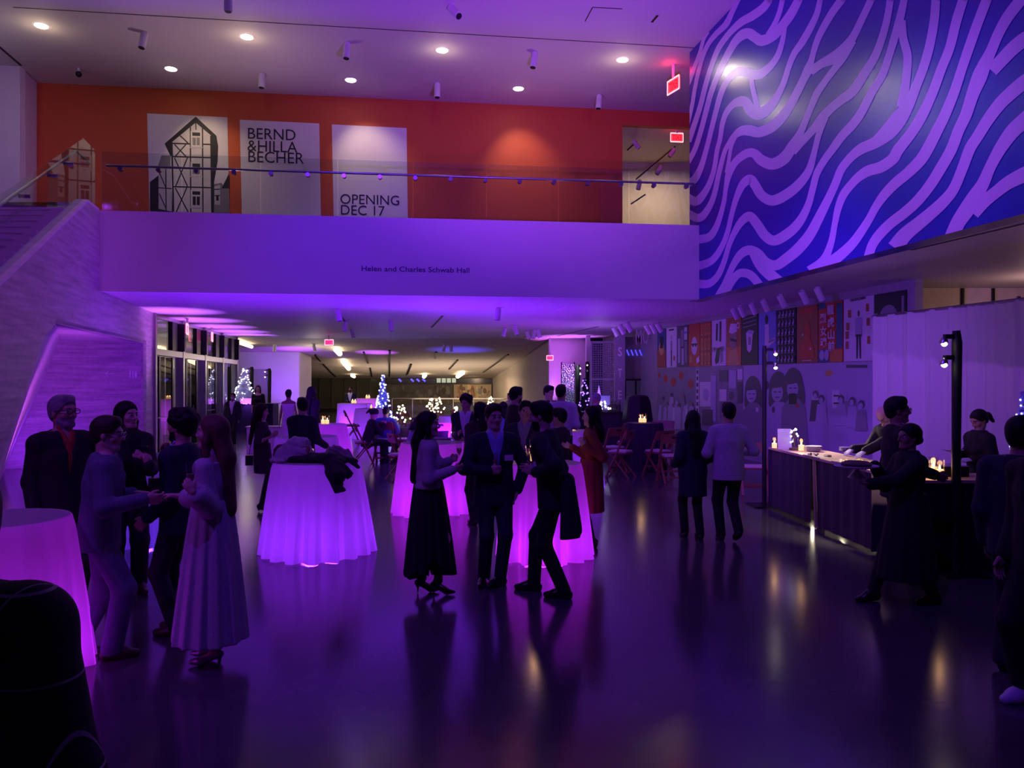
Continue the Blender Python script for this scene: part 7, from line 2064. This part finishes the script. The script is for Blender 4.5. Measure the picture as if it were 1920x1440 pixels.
# ------------------------------------------------------------------ right
p = person('person with long black hair in a navy coat and leggings seen from behind', 1299, 1008, 769, 4, sex='f', hair='long', hl=.42, skin='tan', rh=(.20, .16, 1.02), lh=(-.22, .12, 1.0), rf=(.07, -.10, 0), lf=(-.09, .08, 0), vs=.010)
p.jacket('ink', hem=-.36, vdeep=0, lapel=False, name='coat', off=.036)
p.trousers('black', -.003); p.shoes()
p = person('person in a pale jacket and black trousers walking away, right heel raised', 1366, 1014, 754, 2, hair='short', skin='tan', yaw=-6, rh=(.27, .24, 1.10), lh=(-.20, .24, 1.12), rf=(.06, -.20, 0, .10), lf=(-.08, .06, 0), re=(.5, -.6, -.5), le=(-.4, -.6, -.6), vs=.010)
p.jacket('pale', hem=-.16, vdeep=.2, off=.028); p.shirt('white'); p.trousers('black'); p.shoes()
p = person('bald person in black with white gloves reaching down over the food counter', 1694, None, 0, 108, Y=10.2, hm=1.655, hair='bald', skin='light', lean=(.02, .27), pitch=-38, yaw=-6, rh=('px', 1600, 842, .12), rhand=('rel', ((0, 0, -1), (0, 1, -.5))), lh=('px', 1612, 852, -.25), lhand=('rel', ((0, 0, -1), (0, 1, -.4))), vs=.010)
p.shirt('black', False, sleeves=True, off=.028, name='cook_top', neck=.03); p.trousers('black'); p.shoes()
for q_ in 'rl':
    w_ = p.arm[q_][2]; fd = p.field(.10, [w_, w_ + (w_ - p.arm[q_][1]).normalized() * .1]); old = p.sx
    p.hands(fd, q_, 1.14); p.add(fd, 'glove', CL['glove'])
p = person('person in a dark suit, white shirt and glasses passing behind the server', 1683, 1088, 743, -100, hair='short', skin='brown', yaw=4, rf=(.09, .12, 0), lf=(-.09, -.12, 0), rh=(.10, .30, 1.02), vs=.009)
p.jacket('black', vdeep=.12, vw=.09); p.shirt('white', tie='black'); p.trousers('black'); p.shoes(); p.glasses(M_STEEL)
p = person('server in a long black dress striding left with a cake stand', 1705, 1130, 794, 96, sex='f', hair='bun', skin='brown', lh=('px', 1632, 908, -.16), lhand=('rel', ((0, -.2, 1), (0, 1, .1))), rh=('px', 1640, 872, .12), rhand=('rel', ((-.4, 0, .8), (0, 1, -.1))), rf=(.08, .34, 0), lf=(-.08, -.20, 0), vs=.009)
p.shirt('black', False, sleeves=True, off=.024, name='top', neck=.03); p.skirt('black', p.pz + .14, .25, .155, .27, 9, .010, flat=.95); p.trousers('black'); p.shoes()
ck = at(1606, 874, 6.72)
rt = empty('cake_stand', ck - V(0, 0, .10), 'white footed cake stand carried by the striding server', 'cake stand')
MB().lathe([(.075, 0), (.055, .02), (.022, .06), (.02, .09)], n=24).build('foot', M_PLATE, rt)
MB().lathe([(1e-4, .088), (.17, .092), (.185, .102), (.183, .108), (.165, .100), (1e-4, .098)], n=32, cap=False).build('plate', M_PLATE, rt)
MB().lathe([(.12, .101), (.13, .125), (.09, .145), (1e-4, .15)], n=20, cap=False).build('cake', M_F3, rt)
p = person('person with a ponytail, black top and white gloves tending the right counter', 1836, None, 0, 98, Y=8.95, hm=1.60, sex='f', hair='pony', skin='tan', pitch=-26, rh=('px', 1798, 850, .10), rhand=('grip', ((-.3, 0, .8), (0, 1, 0))), lh=('px', 1824, 862, -.16), lhand=('rel', ((.3, 0, -.8), (0, 1, 0))), vs=.0095)
p.shirt('black', False, sleeves=True, off=.028, name='cook_top', neck=.03); p.trousers('black'); p.shoes()
for q_ in 'rl':
    w_ = p.arm[q_][2]; fd = p.field(.10, [w_, w_ + (w_ - p.arm[q_][1]).normalized() * .1]); p.hands(fd, q_, 1.0); p.add(fd, 'glove', CL['glove'])
pl = p.palm('r', .10, .03)
o = PL0.copy(); COL.objects.link(o); o.location = pl; o['label'] = 'plate held by the gloved woman at the right counter'; o['group'] = 'single plates'
p = person('person in a navy suit and collared shirt at the right edge, back turned', 1914, 1262, 779, -48, hair='short', skin='light', yaw=6, vs=.0075, wide=1.02)
p.jacket('ink', vdeep=.2, off=.034); p.shirt('lblue'); p.trousers('navy', .02); p.shoes()
p = person('person in dark clothes and white sneakers, mostly beyond the right edge', 1966, 1326, 0, 110, hm=1.74, hair='short', skin='tan', lf=(-.16, .02, 0), rf=(.12, .04, 0), vs=.0085)
p.jacket('black', vdeep=.1); p.shirt('black'); p.trousers('black', .012, .09); p.shoes('sneaker', mat('white_sneaker', (.62, .58, .72), .5))
# blue lit tree ornament peeking in at the right edge
cone_tree(1921, 9.3, 0, 1.82, .28, 'blue lit tree peeking in at the right edge before the drape', 8, M_BLUEN, M_BULBB, 60, .014)
# ------------------------------------------------------------------ coats heaped on the front table
def wrinkle(fd, amp, fr):
    x, y, z = fd.grid(tuple(slice(0, n) for n in fd.n))
    fd.d = fd.d + (amp * (np.sin(x * fr + 2 * np.sin(y * fr * .6)) + np.sin(y * fr * 1.3 + 2 * np.sin(z * fr * .8 + x * 9)) + .6 * np.sin(z * fr * 1.7 + x * fr * .7))).astype(f32)
def cuff(fd, c, n):
    c = np.array(c); n = np.array(n, float); n /= np.linalg.norm(n)
    fd.fn(lambda x, y, z: np.maximum(-((x - f32(c[0])) * f32(n[0]) + (y - f32(c[1])) * f32(n[1]) + (z - f32(c[2])) * f32(n[2])), np.sqrt((x - f32(c[0])) ** 2 + (y - f32(c[1])) ** 2 + (z - f32(c[2])) ** 2) - .16), .004, 's')
def heap(label, m, org, build, vs=.008, amp=.004, fr=55):
    fd = Field([-.62, -.62, -.38], [.62, .62, .36], vs); build(fd); wrinkle(fd, amp, fr)
    me = fd.mesh('coat'); me.materials.append(m); o = bpy.data.objects.new('coat', me); COL.objects.link(o); o.location = org
    return tag(o, label, 'coat', 'coats heaped on the front high table')
c1_ = T1 + V(0, 0, TH + .005)
Zf = (V(0, 0, 1), 1.7)
def b1(fd):
    fd.cone((-.40, -.16, .03), (-.08, -.20, .04), .06, .05, .03, sq=[Zf]); fd.cone((-.36, -.12, .06), (-.24, -.06, .17), .09, .09, .05, sq=[(V(.5, .8, 0).normalized(), 1.3)])
    fd.cone((-.24, -.06, .17), (-.12, -.04, .20), .08, .05, .04); fd.cone((-.26, -.14, .08), (-.10, -.14, .10), .08, .06, .03, sq=[(V(0, 1, 0), 1.5)])
    fd.cone((-.12, -.02, .22), (-.03, -.06, .09), .028, .022, .02); fd.cone((-.26, .0, .23), (-.12, -.02, .23), .04, .028, .02)
    fd.cone((-.42, -.20, .02), (-.30, -.30, .02), .045, .035, .03, sq=[Zf])
heap('crumpled pale beige coat at the left of the heap', cl('beige_coat', (.40, .33, .40)), c1_, b1)
def b1b(fd):
    fd.cone((-.50, .06, -.16), (-.44, .08, .10), .05, .07, .04, sq=[(V(.3, 1, 0).normalized(), 1.6)]); fd.cone((-.44, .08, .10), (-.26, .08, .18), .06, .045, .03); fd.cone((-.26, .08, .18), (-.14, .06, .20), .045, .03, .03)
heap('dark red lined coat end hanging off the left of the heap', cl('wine_lining', (.09, .02, .03)), c1_, b1b)
def b2(fd):
    fd.cone((-.20, -.20, .03), (.14, -.24, .04), .07, .08, .04, sq=[Zf]); fd.cone((-.05, -.10, .06), (.26, -.14, .05), .07, .07, .05, sq=[Zf]); fd.cone((.14, -.24, .05), (.30, -.30, .02), .085, .09, .04, sq=[Zf])
    d = V(.6, -.8, 0).normalized()
    fd.cone((.24, -.34, .02), (.36, -.50, -.11), .10, .085, .03, sq=[(d, 2.2)])
    fd.cone((.26, -.42, -.06), (.40, -.50, -.34), .075, .062, .02, sq=[(d, 1.9)]); cuff(fd, (.385, -.49, -.285), (.35, -.25, -.9))
    fd.cone((.34, -.40, -.02), (.50, -.40, -.16), .06, .05, .02, sq=[(d, 1.8)]); cuff(fd, (.485, -.40, -.115), (.75, 0, -.66))
    fd.cone((.26, -.16, .05), (.46, -.20, .02), .05, .045, .03, sq=[Zf]); fd.cone((.44, -.20, .01), (.52, -.26, -.05), .035, .02, .02)
heap('black coat in the middle of the heap with sleeves hanging down', CL['black'], c1_, b2, amp=.0025, fr=40)
def b3(fd):
    fd.cone((.08, .04, .04), (.36, -.06, .03), .08, .07, .05, sq=[Zf]); fd.ell((.20, .02, .09), (.10, .08, .075), k=.04); fd.ell((.33, -.03, .07), (.065, .06, .065), k=.04); fd.cone((.34, -.08, .05), (.46, -.14, .0), .05, .03, .03)
heap('knobbly grey wool coat at the right of the heap', mat('wool_grey', (.22, .17, .21), .9, noise=.2, nscale=40, bump=1.0, bscale=70), c1_, b3, amp=.006, fr=85)
